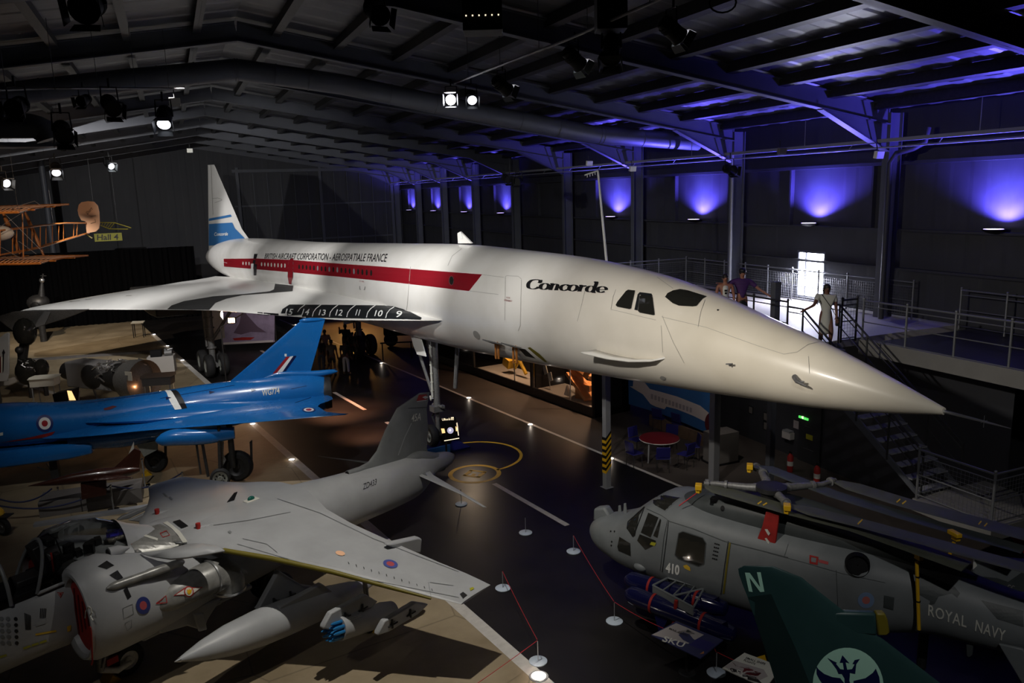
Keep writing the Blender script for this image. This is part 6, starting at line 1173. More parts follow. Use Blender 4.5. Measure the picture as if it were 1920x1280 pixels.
# wooden struts and lamp by the main gear
p=atd(435,600,34); t=thing('flood_lamp','glowing warm flood lamp on an arm in front of the banner','lamp',p,0); g=G(); g.box((0,0,0),(.34,.12,.26)); g.build('housing','black_body',t,smooth=False,bev=.02); g=G(); g.box((0,-.07,0),(.28,.01,.20)); g.build('lamp_glass','em_warm',t,smooth=False)
g=G(); q=atd(414,613,34)-p; g.tube([(0,.05,0),q,(q.x,q.y,-p.z)],.03,6); q2=atd(455,588,34)-p; g.tube([(0,.05,0),q2,q2+Vector((0,0,.3))],.03,6); g.build('arm','dark_metal',t)
spot(p+Vector((0,-.3,0)),p+Vector((1.5,-4,-4.6)),260,(1,.55,.28),120,.7,.1)
point(p+Vector((-.2,-.5,.1)),14,(1,.55,.3),.1)
# ---- glass exhibition cases on the right
XB0=17.75; cb=thing('exhibition_case','long black exhibition case with three lit windows under the airliner nose','display case',Rw(XB0,22.6,0),RUN)
def cbx(g,x,y,z,dx,dy,dz): g.box((x-XB0,y-22.6,z),(dx,dy,dz))
H_=3.3
g=G(); cbx(g,XB0+.8,29.5,H_+.1,1.7,13.8,.2); cbx(g,XB0+.85,29.5,.13,1.7,13.8,.26); cbx(g,XB0+1.6,29.5,1.6,.08,13.8,3.2); cbx(g,XB0+.8,22.66,1.7,1.7,.12,3.4); cbx(g,XB0+.8,36.3,1.7,1.7,.12,3.4); cbx(g,XB0+.8,26.75,1.7,1.5,.12,3.2)
g.build('carcass','black_body',cb,smooth=False)
g=G(); cbx(g,XB0,29.5,.2,.08,13.8,.35)
for y in (22.7,26.9,31.9,36.3): cbx(g,XB0,y,1.7,.09,.16,3.3)
g.build('window_frame','dark_metal',cb,smooth=False)
for i,(y0,y1) in enumerate(((22.78,26.8),(27.0,31.8),(32,36.2))):
    g=G(); g.quad((.0,y0-22.6,.36),(.0,y1-22.6,.36),(.0,y1-22.6,H_),(.0,y0-22.6,H_)); g.build('window_glass','glass',cb,smooth=False)
for y in (24.2,28.3): g=G(); cbx(g,XB0+.01,y,1.8,.03,.04,3.0); g.build('glazing_bar','light_steel',cb,smooth=False)
g=G(); cbx(g,XB0+.8,24.7,.30,1.5,4.0,.06); cbx(g,XB0+.8,29.4,.30,1.5,4.8,.06); g.build('case_floor','pale_box',cb,smooth=False)
for (y,pw) in ((23.6,26),(25.6,10),(27.8,12),(29.8,14)): spot(Rw(XB0+.7,y,3.28),Rw(XB0+.6,y,0),pw*16,(1,.60,.34),140,.8,.06)
def exh(lb,pts,cat='exhibit',name='wooden_exhibit'):
    t=thing(name,lb,cat,Rw(XB0+.75,pts[0],.33),RUN); return t
t=exh('crossed orange-lit wooden wreck timbers in the nearest lit window',(24.3,)); 
for a,b,r in (((-.45,-.8,1.15),(.3,1.3,1.25),.16),((-.3,-.9,1.0),(-.1,.9,1.75),.14),((.2,-.6,.2),(-.4,.8,1.4),.12)): g=G(); g.tube([a,b],r,8); g.build('timber','case_orange',t)
g=G(); g.box((-.2,-.1,.55),(.6,1.5,.14),rx=.6); g.box((.1,-.1,.3),(.7,.7,.6),rz=.3); g.build('crate_board','case_orange',t,smooth=False)
t=exh('white three-sided caption card in the nearest lit window',(25.0,),'caption','caption_card'); g=G(); g.prism([(-.3,-.18,0),(-.3,.18,0),(-.3,0,.42)],(.1,0,0)); g.build('card','sign_white',t,smooth=False)
t=exh('two small tilted white cards on a stand in the nearest lit window',(26.2,),'caption','caption_card'); g=G(); g.box((-.3,.0,.55),(.03,.26,.36),rx=-.4); g.box((-.3,.35,.78),(.03,.26,.36),rx=-.4); g.tube([(-.3,0,0),(-.3,.1,.5)],.02,6); g.build('card','sign_white',t,smooth=False)
t=exh('yellow and orange cross-shaped model in the second lit window',(29.0,))
g=G(); g.tube([(0,-.5,.2),(0,.3,1.0)],.08,8); g.tube([(0,.4,.3),(0,-.1,.9)],.06,8); g.box((0,.9,.5),(.4,.5,.4),rx=.3); g.tube([(0,-1.2,.2),(.1,-.9,1.1)],.05,6); g.build('model_part','yellow_line',t,smooth=False)
# mural board, red table and blue chairs
MA=atz(1179,700,2.9); A=atz(1180,757,.5); B=atz(1336,818,.42); d=(B-A); d.z=0; fr=Fr((A.x,A.y,0),math.degrees(math.atan2(d.y,d.x)))
t=thing('mural_board','blue painted mural board with a big pale jet shape, behind the red table','mural',fr.o,fr.a); P=PP(fr,[(1179,700),(1338,700),(1336,815),(1290,795),(1240,775),(1180,757)],'y',0); g=G(); g.prism(P,(0,.06,0)); bo=g.build('board','mural_blue',t,smooth=False); bb=skin_of(bo)
poly_on('pale_shape',[[(1188,710),(1202,708),(1219,729),(1238,734),(1270,743),(1313,760),(1330,774),(1322,790),(1300,779),(1270,767),(1250,762),(1246,767),(1230,762),(1220,757),(1206,739),(1181,724),(1187,724)]],fr,bb,'mural_white',t,off=.01,step=14)
poly_on('maroon_disc',[circ(1334,792,12,19)],fr,bb,'maroon',t,off=.012,step=14)
for k in range(12): x=1221+k*6.6; y=738+k*2.3; poly_on('painted_window',[[(x,y),(x+4.4,y+1),(x+4.2,y+10),(x,y+9)]],fr,bb,'poster_grey',t,off=.015,step=14)
g=G(); P=PP(fr,[(1221,770),(1334,812),(1334,836),(1300,822),(1221,776)],'y',.15); 
a_=fr.at(1221,775,'y',.0); b_=fr.at(1338,830,'y',.0); g=G(); g.box(((a_.x+b_.x)/2,-.04,.21),(abs(b_.x-a_.x),.1,.42)); g.build('low_wall','brick_tan',t,smooth=False)
TBL=atz(1236,862); t=thing('round_table','round red-topped table with white edge in the seating corner','table',TBL,0); g=G(); g.lathe([(0,.62),(.02,.62)],(0,0,.72),(0,0,1),32); g.build('table_top','table_red',t); g=G(); g.lathe([(0,.635),(.025,.635)],(0,0,.705),(0,0,1),32,caps=False); g.build('table_edge','sign_white',t)
for a in range(4): g=G(); g.tube([(.48*math.cos(a*PI/2+.6),.48*math.sin(a*PI/2+.6),0),(.44*math.cos(a*PI/2+.6),.44*math.sin(a*PI/2+.6),.7)],.025,8); g.build('leg','light_steel',t)
ch=thing('plastic_chair','blue plastic chair nearest the camera on the left of the red table','chair',(0,0,0),0,'blue chairs at the red table')
g=G(); g.box((0,0,.44),(.42,.40,.03)); g.build('seat','chair_blue',ch,bev=.02); g=G(); g.box((0,.20,.66),(.42,.03,.34),rx=-.15); g.build('backrest','chair_blue',ch,bev=.02)
for sx in(-.18,.18):
    for sy in(-.16,.18): g=G(); g.tube([(sx,sy,0),(sx*.9,sy*.95,.44)],.012,6); g.build('leg','dark_metal',ch)
CH=[(-95,1.0,'blue plastic chair in front of the red table, turned away from the camera'),(-150,1.0,'blue plastic chair at the left side of the red table'),(-48,1.0,'blue plastic chair at the right front of the red table'),(0,1.05,'blue plastic chair at the right side of the red table'),(60,1.05,'blue plastic chair behind the red table on the right'),(125,1.0,'blue plastic chair behind the red table on the left')]
for i,(a,r,lb) in enumerate(CH):
    loc=TBL+Vector((r*math.cos(R(a)),r*math.sin(R(a)),0)); rz=R(a)-PI/2
    if i==0: ch.location=loc; ch.rotation_euler=(0,0,rz); ch['label']=lb
    else: dup(ch,loc,(0,0,rz),lb)
loc=atz(1274,815); dup(ch,loc,(0,0,2.2),'spare blue plastic chair standing apart against the low wall, right one'); dup(ch,atz(1237,805),(0,0,2.4),'spare blue plastic chair standing apart against the low wall, left one')
o=atz(1355,872); t=thing('cabinet','grey cabinet standing behind the plain square post','cabinet',o,BETA); g=G(); g.box((.15,.3,.5),(.9,.6,1.0)); g.build('carcass','plinth_grey',t,smooth=False,bev=.01); g=G(); g.box((.15,.3,.03),(.96,.66,.06)); g.build('plinth','black_body',t,smooth=False)
# ---- hanging biplane skeleton
PZ=6.9; bo_=atz(60,470,PZ); PFr=Fr((bo_.x,bo_.y,0),180); pb=PFr.empty('biplane','skeletal wooden biplane hanging at the left, with a cream rudder','aircraft')
def zz(x,y,z): return PFr.L(atz(x,y,z))
def wingframe(zfun,nm):
    # near edge, far edge along the span
    N=[zfun(x,y,0) for x,y in ((-120,498),(0,495),(45,494.5),(75,493.5))]; Fp=[zfun(x,y,1) for x,y in ((-120,481),(0,480.5),(110,479.5),(165,479))]
    g=G(); g.tube(N,.035,6); g.tube(Fp,.03,6); g.tube([N[-1],zfun(90,489,.3),zfun(120,483,.7),Fp[-1]],.03,6); o=g.build(nm,'wood',pb)
    g=G()
    for i in range(26):
        t=i/25; a=N[0].lerp(N[-1],t); b=Fp[0].lerp(Fp[-1],t); m=a.lerp(b,.5)+Vector((0,0,.06)); g.tube([a,a.lerp(b,.25)+Vector((0,0,.07)),m,b],.012,4)
    g.build('rib','fabric_cream',o)
    g=G(); g.tube([N[0].lerp(Fp[0],.3),N[-1].lerp(Fp[-1],.3)],.03,6); g.tube([N[0].lerp(Fp[0],.7),N[-1].lerp(Fp[-1],.7)],.03,6); g.build('spar','wood',o)
    return N,Fp
N1,F1=wingframe(lambda x,y,t:zz(x,y,PZ),'lower_wing')
UP_=lambda x,y,t:zz(x,y,PZ)+Vector((.15+.25,0,1.44+.18*t))
N2,F2=wingframe(UP_,'upper_wing')
for (x0,y0,x1,y1,w) in ((5,397,41,484,.07),(46,396,82,479,.06),(-40,398,-5,486,.07)):
    a=zz(x1,y1,PZ); b=PFr.at(x0,y0,'y',a.y); g=G(); g.tube([b,b.lerp(a,.25),b.lerp(a,.6),a],[.03,w,w,.03],8); g.build('strut','wood',pb)
g=G(); a=zz(44,485,PZ+.05); b=PFr.at(42,396,'y',a.y); g.tube([a,b],.02,6); g.build('strut','wood',pb)
for p,q in (((0,425),(46,396)),((6,398),(80,472)),((0,462),(38,484)),((35,452),(68,476))): a=PFr.at(*p,'y',N1[1].y); b=PFr.at(*q,'y',N1[1].y); g=G(); g.tube([a,b],.007,4); g.build('bracing_wire','silver',pb)
g=G(); g.tube([PFr.at(20,390,'y',N1[1].y),PFr.at(65,377,'y',N1[1].y),PFr.at(75,384,'y',N1[1].y)],.01,4); g.build('bracing_wire','silver',pb)
y1=-(atd(165,430,30).y-PFr.o.y); 
def bp(x,y,t): return PFr.at(x,y,'y',N1[1].y*(1-t)+y1*t)
g=G(); U=[bp(0,432,.1),bp(60,424,.35),bp(110,419,.7),bp(165,418,1)]; D=[bp(0,478,.1),bp(60,466,.35),bp(110,452,.7),bp(163,437,1)]; off=Vector((0,-.6,0))
for Q in (U,D):
    g.tube(Q,.028,6); g.tube([p+off*(1-i*.25) for i,p in enumerate(Q)],.028,6)
for i in range(7):
    t=i/6; k=min(2,int(t*3)); f=t*3-k; u=U[k].lerp(U[k+1],f); d_=D[k].lerp(D[k+1],f); w_=off*(1-t*.75); g.tube([u,d_],.016,5); g.tube([u+w_,d_+w_],.016,5); g.tube([u,u+w_],.016,5)
g.build('fuselage_frame','wood',pb)
P=[bp(x,y,.98) for x,y in ((148,384),(153,379),(165,377),(176,378),(183,385),(186,397),(187,418),(186,428),(180,434),(163,437),(161,420),(161,415),(153,413),(148,404),(146,394))]; g=G(); g.prism(P,(0,.04,0)); rd=g.build('rudder','fabric_cream',pb,smooth=False); bb=skin_of(rd)
text_on('rudder_lettering','Short',(164,403),(174,392),6,PFr,bb,'ink',pb,off=.01,up=(-.5,-.9)); line_on('rudder_mark',[(170,406),(180,404)],.5,PFr,bb,'ink',pb,off=.01); line_on('rudder_mark',[(178,411),(180,416),(170,419)],.8,PFr,bb,'ink',pb,off=.01)
g=G(); P=[bp(x,y,1.0) for x,y in ((187,417),(215,417.5),(246,427),(240,429.5),(205,429),(187,422))]; g.tube(P+P[:1],.018,6)
for t in range(6): a=P[0].lerp(P[1],t/5) if t<5 else P[1]; b=P[5].lerp(P[4],t/5); g.tube([a+Vector((-.25*0,0,0)),b],.012,4)
g.tube([bp(160,437,1),bp(173,447,1)],.03,6); g.build('tailplane','olive_edge',pb)
a=zz(0,430,PZ+.9); g=G(); a=bp(-3,437,.15); g.ball(a,.42,sc=(1.1,.5,.55)); g.build('cockpit_panel','pale_box',pb)
for p in (N2[1],N2[3],F2[3],bp(100,419,.7)): g=G(); g.tube([p,Vector((p.x,p.y,11.6))],.004,4); g.build('suspension_wire','dark_metal',pb)
spot(PFr.W((-6,11,9.2)),PFr.W((0,1,7.4)),900,(1,.74,.52),50,.7,.1); 
# ---- dark carrier aircraft with folded wing and engine at the left edge
o=atz(60,745); fr=Fr(o,0); t=thing('piston_aircraft','dark radial-engined aircraft with a black dome and grey wing at the far left edge','aircraft',o,0)
a=fr.at(47,622,'y',0); g=G(); g.ball(a,.55,18,sc=(.85,.9,1.15)); g.build('dark_dome','black_gloss' if 'black_gloss' in MATS else 'window_dark',t)
a=fr.at(36,656,'y',-.2); g=G(); g.ball(a,.17); g.build('spinner','chrome' if 0 else 'dark_metal',t); g=G(); g.tube([fr.at(36,660,'y',0),fr.at(40,690,'y',0)],.09,8); g.tube([fr.at(47,635,'y',.1),fr.at(40,690,'y',.1)],.2,10); g.build('shaft','dark_metal',t)
a=fr.at(52,696,'y',0); g=G(); g.ball(a,.62,16,sc=(.8,.9,1)); g.build('engine_cowling','window_dark',t); a=fr.at(78,690,'y',.2); g=G(); g.ball(a,.45,16,sc=(.62,.9,.95)); g.build('engine_cowling','window_dark',t)
g=G()
for k in range(12): p=fr.at(30+random.random()*35,672+random.random()*30,'y',-.5); g.tube([p,p+Vector((random.uniform(-.2,.2),.05,random.uniform(-.15,.15)))],.02,5)
g.build('engine_pipe','silver',t)
P=PP(fr,[(-8,594),(25,584),(60,581),(168,579.5),(120,598),(68,614),(45,617),(28,622),(12,610)],'y',.8); g=G(); g.prism(P,(0,.12,0)); g.build('folded_wing','gear_grey',t,bev=.03)
P=PP(fr,[(84,583),(95,585),(84,608),(64,615),(72,598)],'y',.66); g=G(); g.prism(P,(0,.03,0)); g.build('wing_panel','light_steel',t,smooth=False)
P=PP(fr,[(-5,716),(40,702),(42,712),(20,722),(-5,724)],'y',-.2); g=G(); g.prism(P,(0,.3,0)); g.build('cowl_fairing','pale_box',t,bev=.05)
g=G(); g.tube([(0,0,0),(0,0,1.2)],.1,8); g.tube([(.5,.3,0),(.5,.3,1.2)],.1,8); g.build('leg','dark_metal',t)
o=atz(2,760); fr=Fr(o,0); t=thing('small_tail_fin','rounded grey tail fin with a dark red mark at the left edge','aircraft tail',o,0); P=PP(fr,[(-12,650),(0,633),(8,626),(14,623),(18,624),(17,700),(14,714),(-12,716)],'y',0); g=G(); g.prism(P,(0,.08,0)); q=g.build('fin','harrier_grey',t,bev=.02); bb=skin_of(q)
poly_on('red_mark',[[(-4,668),(2,668),(2,698),(-4,700)]],fr,bb,'maroon',t,off=.01); poly_on('pale_mark',[[(2.5,669),(5,669),(4.5,698),(2.5,698)]],fr,bb,'sign_white',t,off=.01); poly_on('arrow_mark',[[(7,654),(10,661),(8,664),(7,695),(5,700),(5,664),(4,661)]],fr,bb,'ink',t,off=.01)
g=G(); g.tube([(0,0,0),(0,0,1.6)],.06,8); g.build('stand','dark_metal',t)
# helicopter rotor head and engine seen over the white wing tip
p=atz(80,640); fr=Fr((p.x,p.y,0),0); a=fr.at(72,567,'y',0); t=thing('rotor_head_exhibit','grey dome with a thin rotor mast on top, behind the tip of the white wing','aircraft',fr.o,0)
g=G(); g.ball(a,.68,20,sc=(1.0,.9,.75)); g.build('dome','dark_metal',t); b=fr.at(66,572,'y',-.5); g=G(); g.ball(b,.3,sc=(1,.5,.8)); g.build('dome_opening','black_body',t)
a2=fr.at(78,556,'y',0); b2=fr.at(79,527,'y',0); g=G(); g.tube([a2,b2],[.22,.07],10); g.build('mast','dark_metal',t); g=G(); g.ball(b2+Vector((0,0,.05)),.16); g.build('hub_ball','silver',t); g=G(); c=fr.at(81,513,'y',0); g.tube([b2,c],.05,6); g.tube([fr.at(76,517,'y',0),fr.at(87,517,'y',0)],.03,5); g.build('mast_tip','dark_metal',t)
g=G(); g.tube([(a.x,0,0),(a.x,0,a.z-.3)],.2,10); g.build('body_column','dark_metal',t)
# red and white striped blade tip and grey tail at the right edge
o=atz(1905,1075); fr=Fr(o,0); t=thing('striped_blade','red and white striped tail rotor blade tip at the right edge','rotor blade',o,0); A,B_=fr.at(1870,961,'y',0),fr.at(1898,997,'y',0); C_=fr.at(1940,1050,'y',0)
for k,(p,q,m) in enumerate(((A,A.lerp(B_,.45),'cover_red'),(A.lerp(B_,.45),A.lerp(B_,.85),'sign_white'),(A.lerp(B_,.85),C_,'cover_red'))):
    d=(q-p).normalized(); s=Vector((-d.z,0,d.x)).normalized()*.09; g=G(); g.prism([p+s,q+s,q-s,p-s],(0,.03,0)); g.build('blade_section',m,t,smooth=False)
g=G(); g.tube([C_,Vector((C_.x,0,0))],.05,8); g.build('support','dark_metal',t)
o=atz(1890,1190); fr=Fr((6.6,12.9,0),150); t=thing('grey_tail_unit','grey camouflaged tail unit with letters GC behind the helicopter boom','aircraft tail',fr.o,fr.a)
P=PP(fr,[(1826,1040),(1834,1048),(1880,1046),(1960,1055),(1960,1150),(1870,1122),(1820,1110),(1797,1103),(1812,1088),(1824,1066)],'y',0); g=G(); g.prism(P,(0,.2,0)); q=g.build('fin','lynx_grey',t,bev=.04); bb=skin_of(q)
poly_on('dark_camouflage',[[(1812,1088),(1824,1078),(1870,1083),(1890,1090),(1919,1070),(1930,1110),(1880,1108)]],fr,bb,'lynx_dark',t,off=.01); poly_on('red_patch',[[(1860,1108),(1870,1103),(1880,1112),(1868,1120)]],fr,bb,'maroon',t,off=.015); text_on('fin_letters','GC',(1889,1103),(1902,1106),9,fr,bb,'poster_grey',t,off=.02,up=(.05,-1))
g=G(); g.prism(PP(fr,[(1826,1037),(1831,1046),(1827,1048),(1832,1060),(1824,1067)],'y',.1),(0,.03,0)); g.build('white_tip','sign_white',t,smooth=False); g=G(); g.tube([(-.6,0,0),(-.6,0,1.6)],.08,8); g.build('stand','dark_metal',t)
# far dark exhibit under the fuselage with orange glow
o=atz(765,645); fr=Fr(o,0); t=thing('dark_vehicle','dark open-framed vehicle on a low barrier, seen under the airliner','vehicle',o,0); g=G(); g.box((0,0,1.1),(2.6,1.2,1.0)); g.build('chassis','black_body',t,bev=.1); g=G(); g.tube([(-1.2,0,.7),(1.6,0,.7)],.05,6); g.tube([(-1.2,0,1.6),(-1,0,2.3),(.2,0,2.4),(.6,0,1.6)],.05,6); g.build('frame','black_body',t)
for x in (-.9,.9): tt=G();h=G(); wheel(tt,h,(x,-.5,.4),(0,1,0),.4,.2); q=tt.build('wheel_tyre','rubber',t); h.build('wheel_hub','dark_metal',q)
p=atz(772,672); t=thing('barrier_rail','low dark barrier rail on the orange-lit floor behind the nose gear','railing',p,.1); g=G(); g.tube([(-1.6,0,.9),(1.6,0,.9)],.04,6); g.build('top_rail','black_body',t)
for x in (-1.5,0,1.5): g=G(); g.tube([(x,0,0),(x,0,.9)],.035,6); g.build('post','black_body',t)
spot(Rw(18.6,49.5,3.1),Rw(18.3,48.4,0),800,(1,.48,.13),128,.6,.15); spot(Rw(10.3,30.5,3.3),Rw(10.4,30.0,0),1300,(1,.42,.22),70,.95,.2); spot(Rw(10.0,26.6,3.0),Rw(10.1,26.3,0),700,(1,.42,.22),60,.95,.2)
# ================================================================ THEATRE LAMPS
def lantern(px,py,Y,size,yaw,pitch,lb,lit=None,dark=False,grp=None):
    p=atd(px,py,Y); t=thing('spotlight',lb,'spotlight',p,0,grp); s=size; m=Matrix.Rotation(yaw,3,'Z')@Matrix.Rotation(pitch,3,'X')   # lens points along local -Y after rotation
    def q(x,y,z): return m@Vector((x*s,y*s,z*s))
    g=G(); pr=[(.55,.16),(.5,.24),(.1,.27),(-.15,.27),(-.3,.3),(-.34,.3)]; g.loft([[q(r*math.cos(2*PI*k/16),y,r*math.sin(2*PI*k/16)) for k in range(16)] for y,r in pr]); g.build('housing','black_body',t)
    for k in range(3): g=G(); g.loft([[q(r*math.cos(2*PI*j/16),y,r*math.sin(2*PI*j/16)) for j in range(16)] for y,r in ((.12+.1*k,.285),(.15+.1*k,.285))]); g.build('cooling_ring','black_body',t)
    g=G(); g.add([q(.24*math.cos(2*PI*k/16),-.345,.24*math.sin(2*PI*k/16)) for k in range(16)],[tuple(range(16))]); g.build('lens',lit or 'black_body',t,smooth=False)
    for a in range(4):
        ca,sa=math.cos(a*PI/2),math.sin(a*PI/2); pts=[]
        for u,v,w in ((-.24,.30,-.34),(.24,.30,-.34),(.28,.36,-.60),(-.28,.36,-.60)): pts.append(q(u*ca-v*sa,w,u*sa+v*ca))
        g=G(); g.plate(pts,.008); g.build('barn_door',(('light_steel' if a==0 else 'lynx_dark') if (lit or not dark) else 'black_body'),t,smooth=False)  # lit lamps get one paler flap: lamplight on it put into the colour
    top=Vector((0,0,.62*s)); g=G(); g.tube([q(-.3,.1,0),top+m@Vector((-.3*s,.1*s,0))*.9,top+m@Vector((.3*s,.1*s,0))*.9,q(.3,.1,0)],.015*s/.5,6); g.tube([top,top+Vector((0,0,.35*s))],.02*s/.5,6); g.build('yoke','black_body',t)
    return t,p,m
LZ_=[(308,222,19,.62,.25,.75,'bright spotlight with open white flaps hanging left of the tail fin','em_soft',False),(105,318,24,.5,.5,.6,'small lit spotlight right of the flat duct, above the biplane','em_soft',False),(205,309,27,.42,.9,.4,'small lit spotlight between the biplane and the tail fin','em_soft',False),(6,341,22,.45,1.1,.3,'small lit spotlight cut by the left edge','em_soft',False),
 (118,248,14,.5,.6,.5,'dark spotlight hanging at the end of the elbow duct',None,True),(32,200,12,.45,.2,.3,'large dark spotlight silhouette at the upper left',None,True),(208,198,15,.5,.7,.5,'dark spotlight between the elbow duct and the lit spotlight',None,True),(157,188,16,.35,0,.3,'small dark spotlight with tiny indicator lights at upper left',None,True),
 (884,183,17.5,.42,.15,.5,'small lit spotlight immediately right of the dazzling one','em_soft',False),(943,162,16,.46,2.3,.5,'spotlight with one bright white flap at the middle of the bar','em_white',False),(1078,112,14,.46,2.2,.6,'spotlight with white lower flap and small blue indicator','em_white',False),(1146,95,12.5,.5,-.2,.9,'large dark spotlight under the black dimmer box',None,True),(1262,58,11,.42,2.0,.6,'black spotlight with a pale open flap at upper right','em_white',False),
 (706,22,10,.42,.5,.5,'dark spotlight at the top edge left of centre',None,True),(165,10,10,.6,.2,.4,'dark spotlight at the top left edge',None,True),(1369,318,26,.55,.3,.2,'spotlight with a white rim hanging in front of the blue windows',None,True),(950,335,34,.55,.4,.3,'left one of a pair of dark spotlights under the wall tray',None,True),(972,338,34,.55,-.4,.3,'right one of a pair of dark spotlights under the wall tray',None,True)]
for a in LZ_: lantern(*a[:6],a[6],a[7],a[8])
t,p,m=lantern(846,187,17.8,.45,0,.12,'dazzling lit spotlight pointing straight at the camera','em_star'); 
# small boxes on the bar
for px,py,Y,w,lb,m in ((905,28,10.5,.55,'black dimmer box with a row of tiny yellow lights at the top edge','black_body'),(1145,25,12.4,.5,'tall black control box above the large dark spotlight','black_body')):
    p=atd(px,py,Y); t=thing('control_box',lb,'control box',p,0); g=G(); g.box((0,0,0),(w*.9,w*.8,w*(.8 if px<1000 else 1.0))); g.build('casing',m,t,smooth=False,bev=.01)
    g=G(); g.tube([(-w*.3,0,w*.4),(-w*.3,0,w*1.3)],.02,6); g.tube([(w*.3,0,w*.4),(w*.3,0,w*1.3)],.02,6); g.build('hanger','black_body',t)
    if px<1000:
        for k in range(6): g=G(); g.box((-.2+.08*k,-w*.41,-.05),(.016,.01,.016)); g.build('indicator_light','em_text',t,smooth=False)
for px,py,Y,lb in ((983/3,574/3,20,'small grey ceiling sensor box right of the bright hanging spotlight'),(1105,306,33,'small pale flood box under the wall tray, above the white mast'),(1186,316,30,'small tilted pale flood box under the wall tray, right of the mast'),(1466,283,24,'small pale flood box on the tray above the second blue window'),(1648,290,21.5,'small grey square flood box by the near column'),(356,282,45,'tiny white sensor above the tail fin')):
    p=atd(px,py,Y); t=thing('flood_box',lb,'small light',p,BETA); s=.26 if px!=356 else .3; g=G(); g.box((0,0,0),(s,.12,s*.75),rx=.2); g.build('casing','sign_white' if px<1000 or px>1600 or 1100<px<1200 else 'plinth_grey',t,smooth=False,bev=.01); g=G(); g.tube([(0,.05,s*.3),(0,.1,s*1.2)],.015,6); g.build('bracket','dark_metal',t)
# lighting bars
def bar(pts,Ys,r,lb,px_=1):
    P=[atd(x,y,Y) for (x,y),Y in zip(pts,Ys)]; o=P[0].copy(); t=thing('lighting_bar',lb,'lighting bar',o,0); g=G(); g.tube([p-o for p in P],r,8); g.build('tube','light_steel' if px_ else 'dark_metal',t)
    g=G(); n=5
    for i in range(n): c=P[0].lerp(P[-1],(i+.5)/n); g.tube([c-o,(c-o)+Vector((0,0,1.2))],.006,5)
    g.build('hanger_rod','dark_metal',t)
bar([(852,156),(1062,75),(1290,-25)],[18,13.6,10.4],.025,'straight metal lighting bar carrying the row of spotlights at top centre')
bar([(-40,170),(100,165),(345,166)],[13,14.5,18],.022,'thin horizontal lighting bar at the upper left',0)
# coiled cable at the top edge
p=atd(1355,5,10.5); g=G(); g.tube([(.17*math.cos(a*PI/8),0,.12*math.sin(a*PI/8)) for a in range(33)],.012,6,caps=False); o=g.build('cable_coil','black_body'); o.location=p; tagp(o,'black coil of cable hanging at the top edge','cable')
# ================================================================ PEOPLE
def skinmesh(name,chains,m,parent,sub=2,root=0):
    bm=bmesh.new(); L=bm.verts.layers.skin.verify(); vs={}
    def V(k,p,r):
        if k not in vs: v=bm.verts.new(p); v[L].radius=(r if isinstance(r,tuple) else (r,r)); vs[k]=v
        return vs[k]
    for ch in chains:
        prev=None
        for k,p,r in ch:
            v=V(k,p,r)
            if prev and prev is not v and not bm.edges.get((prev,v)): bm.edges.new((prev,v))
            prev=v
    bm.verts.ensure_lookup_table(); bm.verts[0][L].use_root=True
    me=bpy.data.meshes.new(name); bm.to_mesh(me); bm.free(); me.materials.append(M(m)); o=bpy.data.objects.new(name,me); COL.objects.link(o); o.parent=parent
    md=o.modifiers.new('skin','SKIN'); md.use_smooth_shade=True; md2=o.modifiers.new('sub','SUBSURF'); md2.levels=sub; md2.render_levels=sub; return o
def lerp3(a,b,t): return tuple(a[i]+(b[i]-a[i])*t for i in range(3))
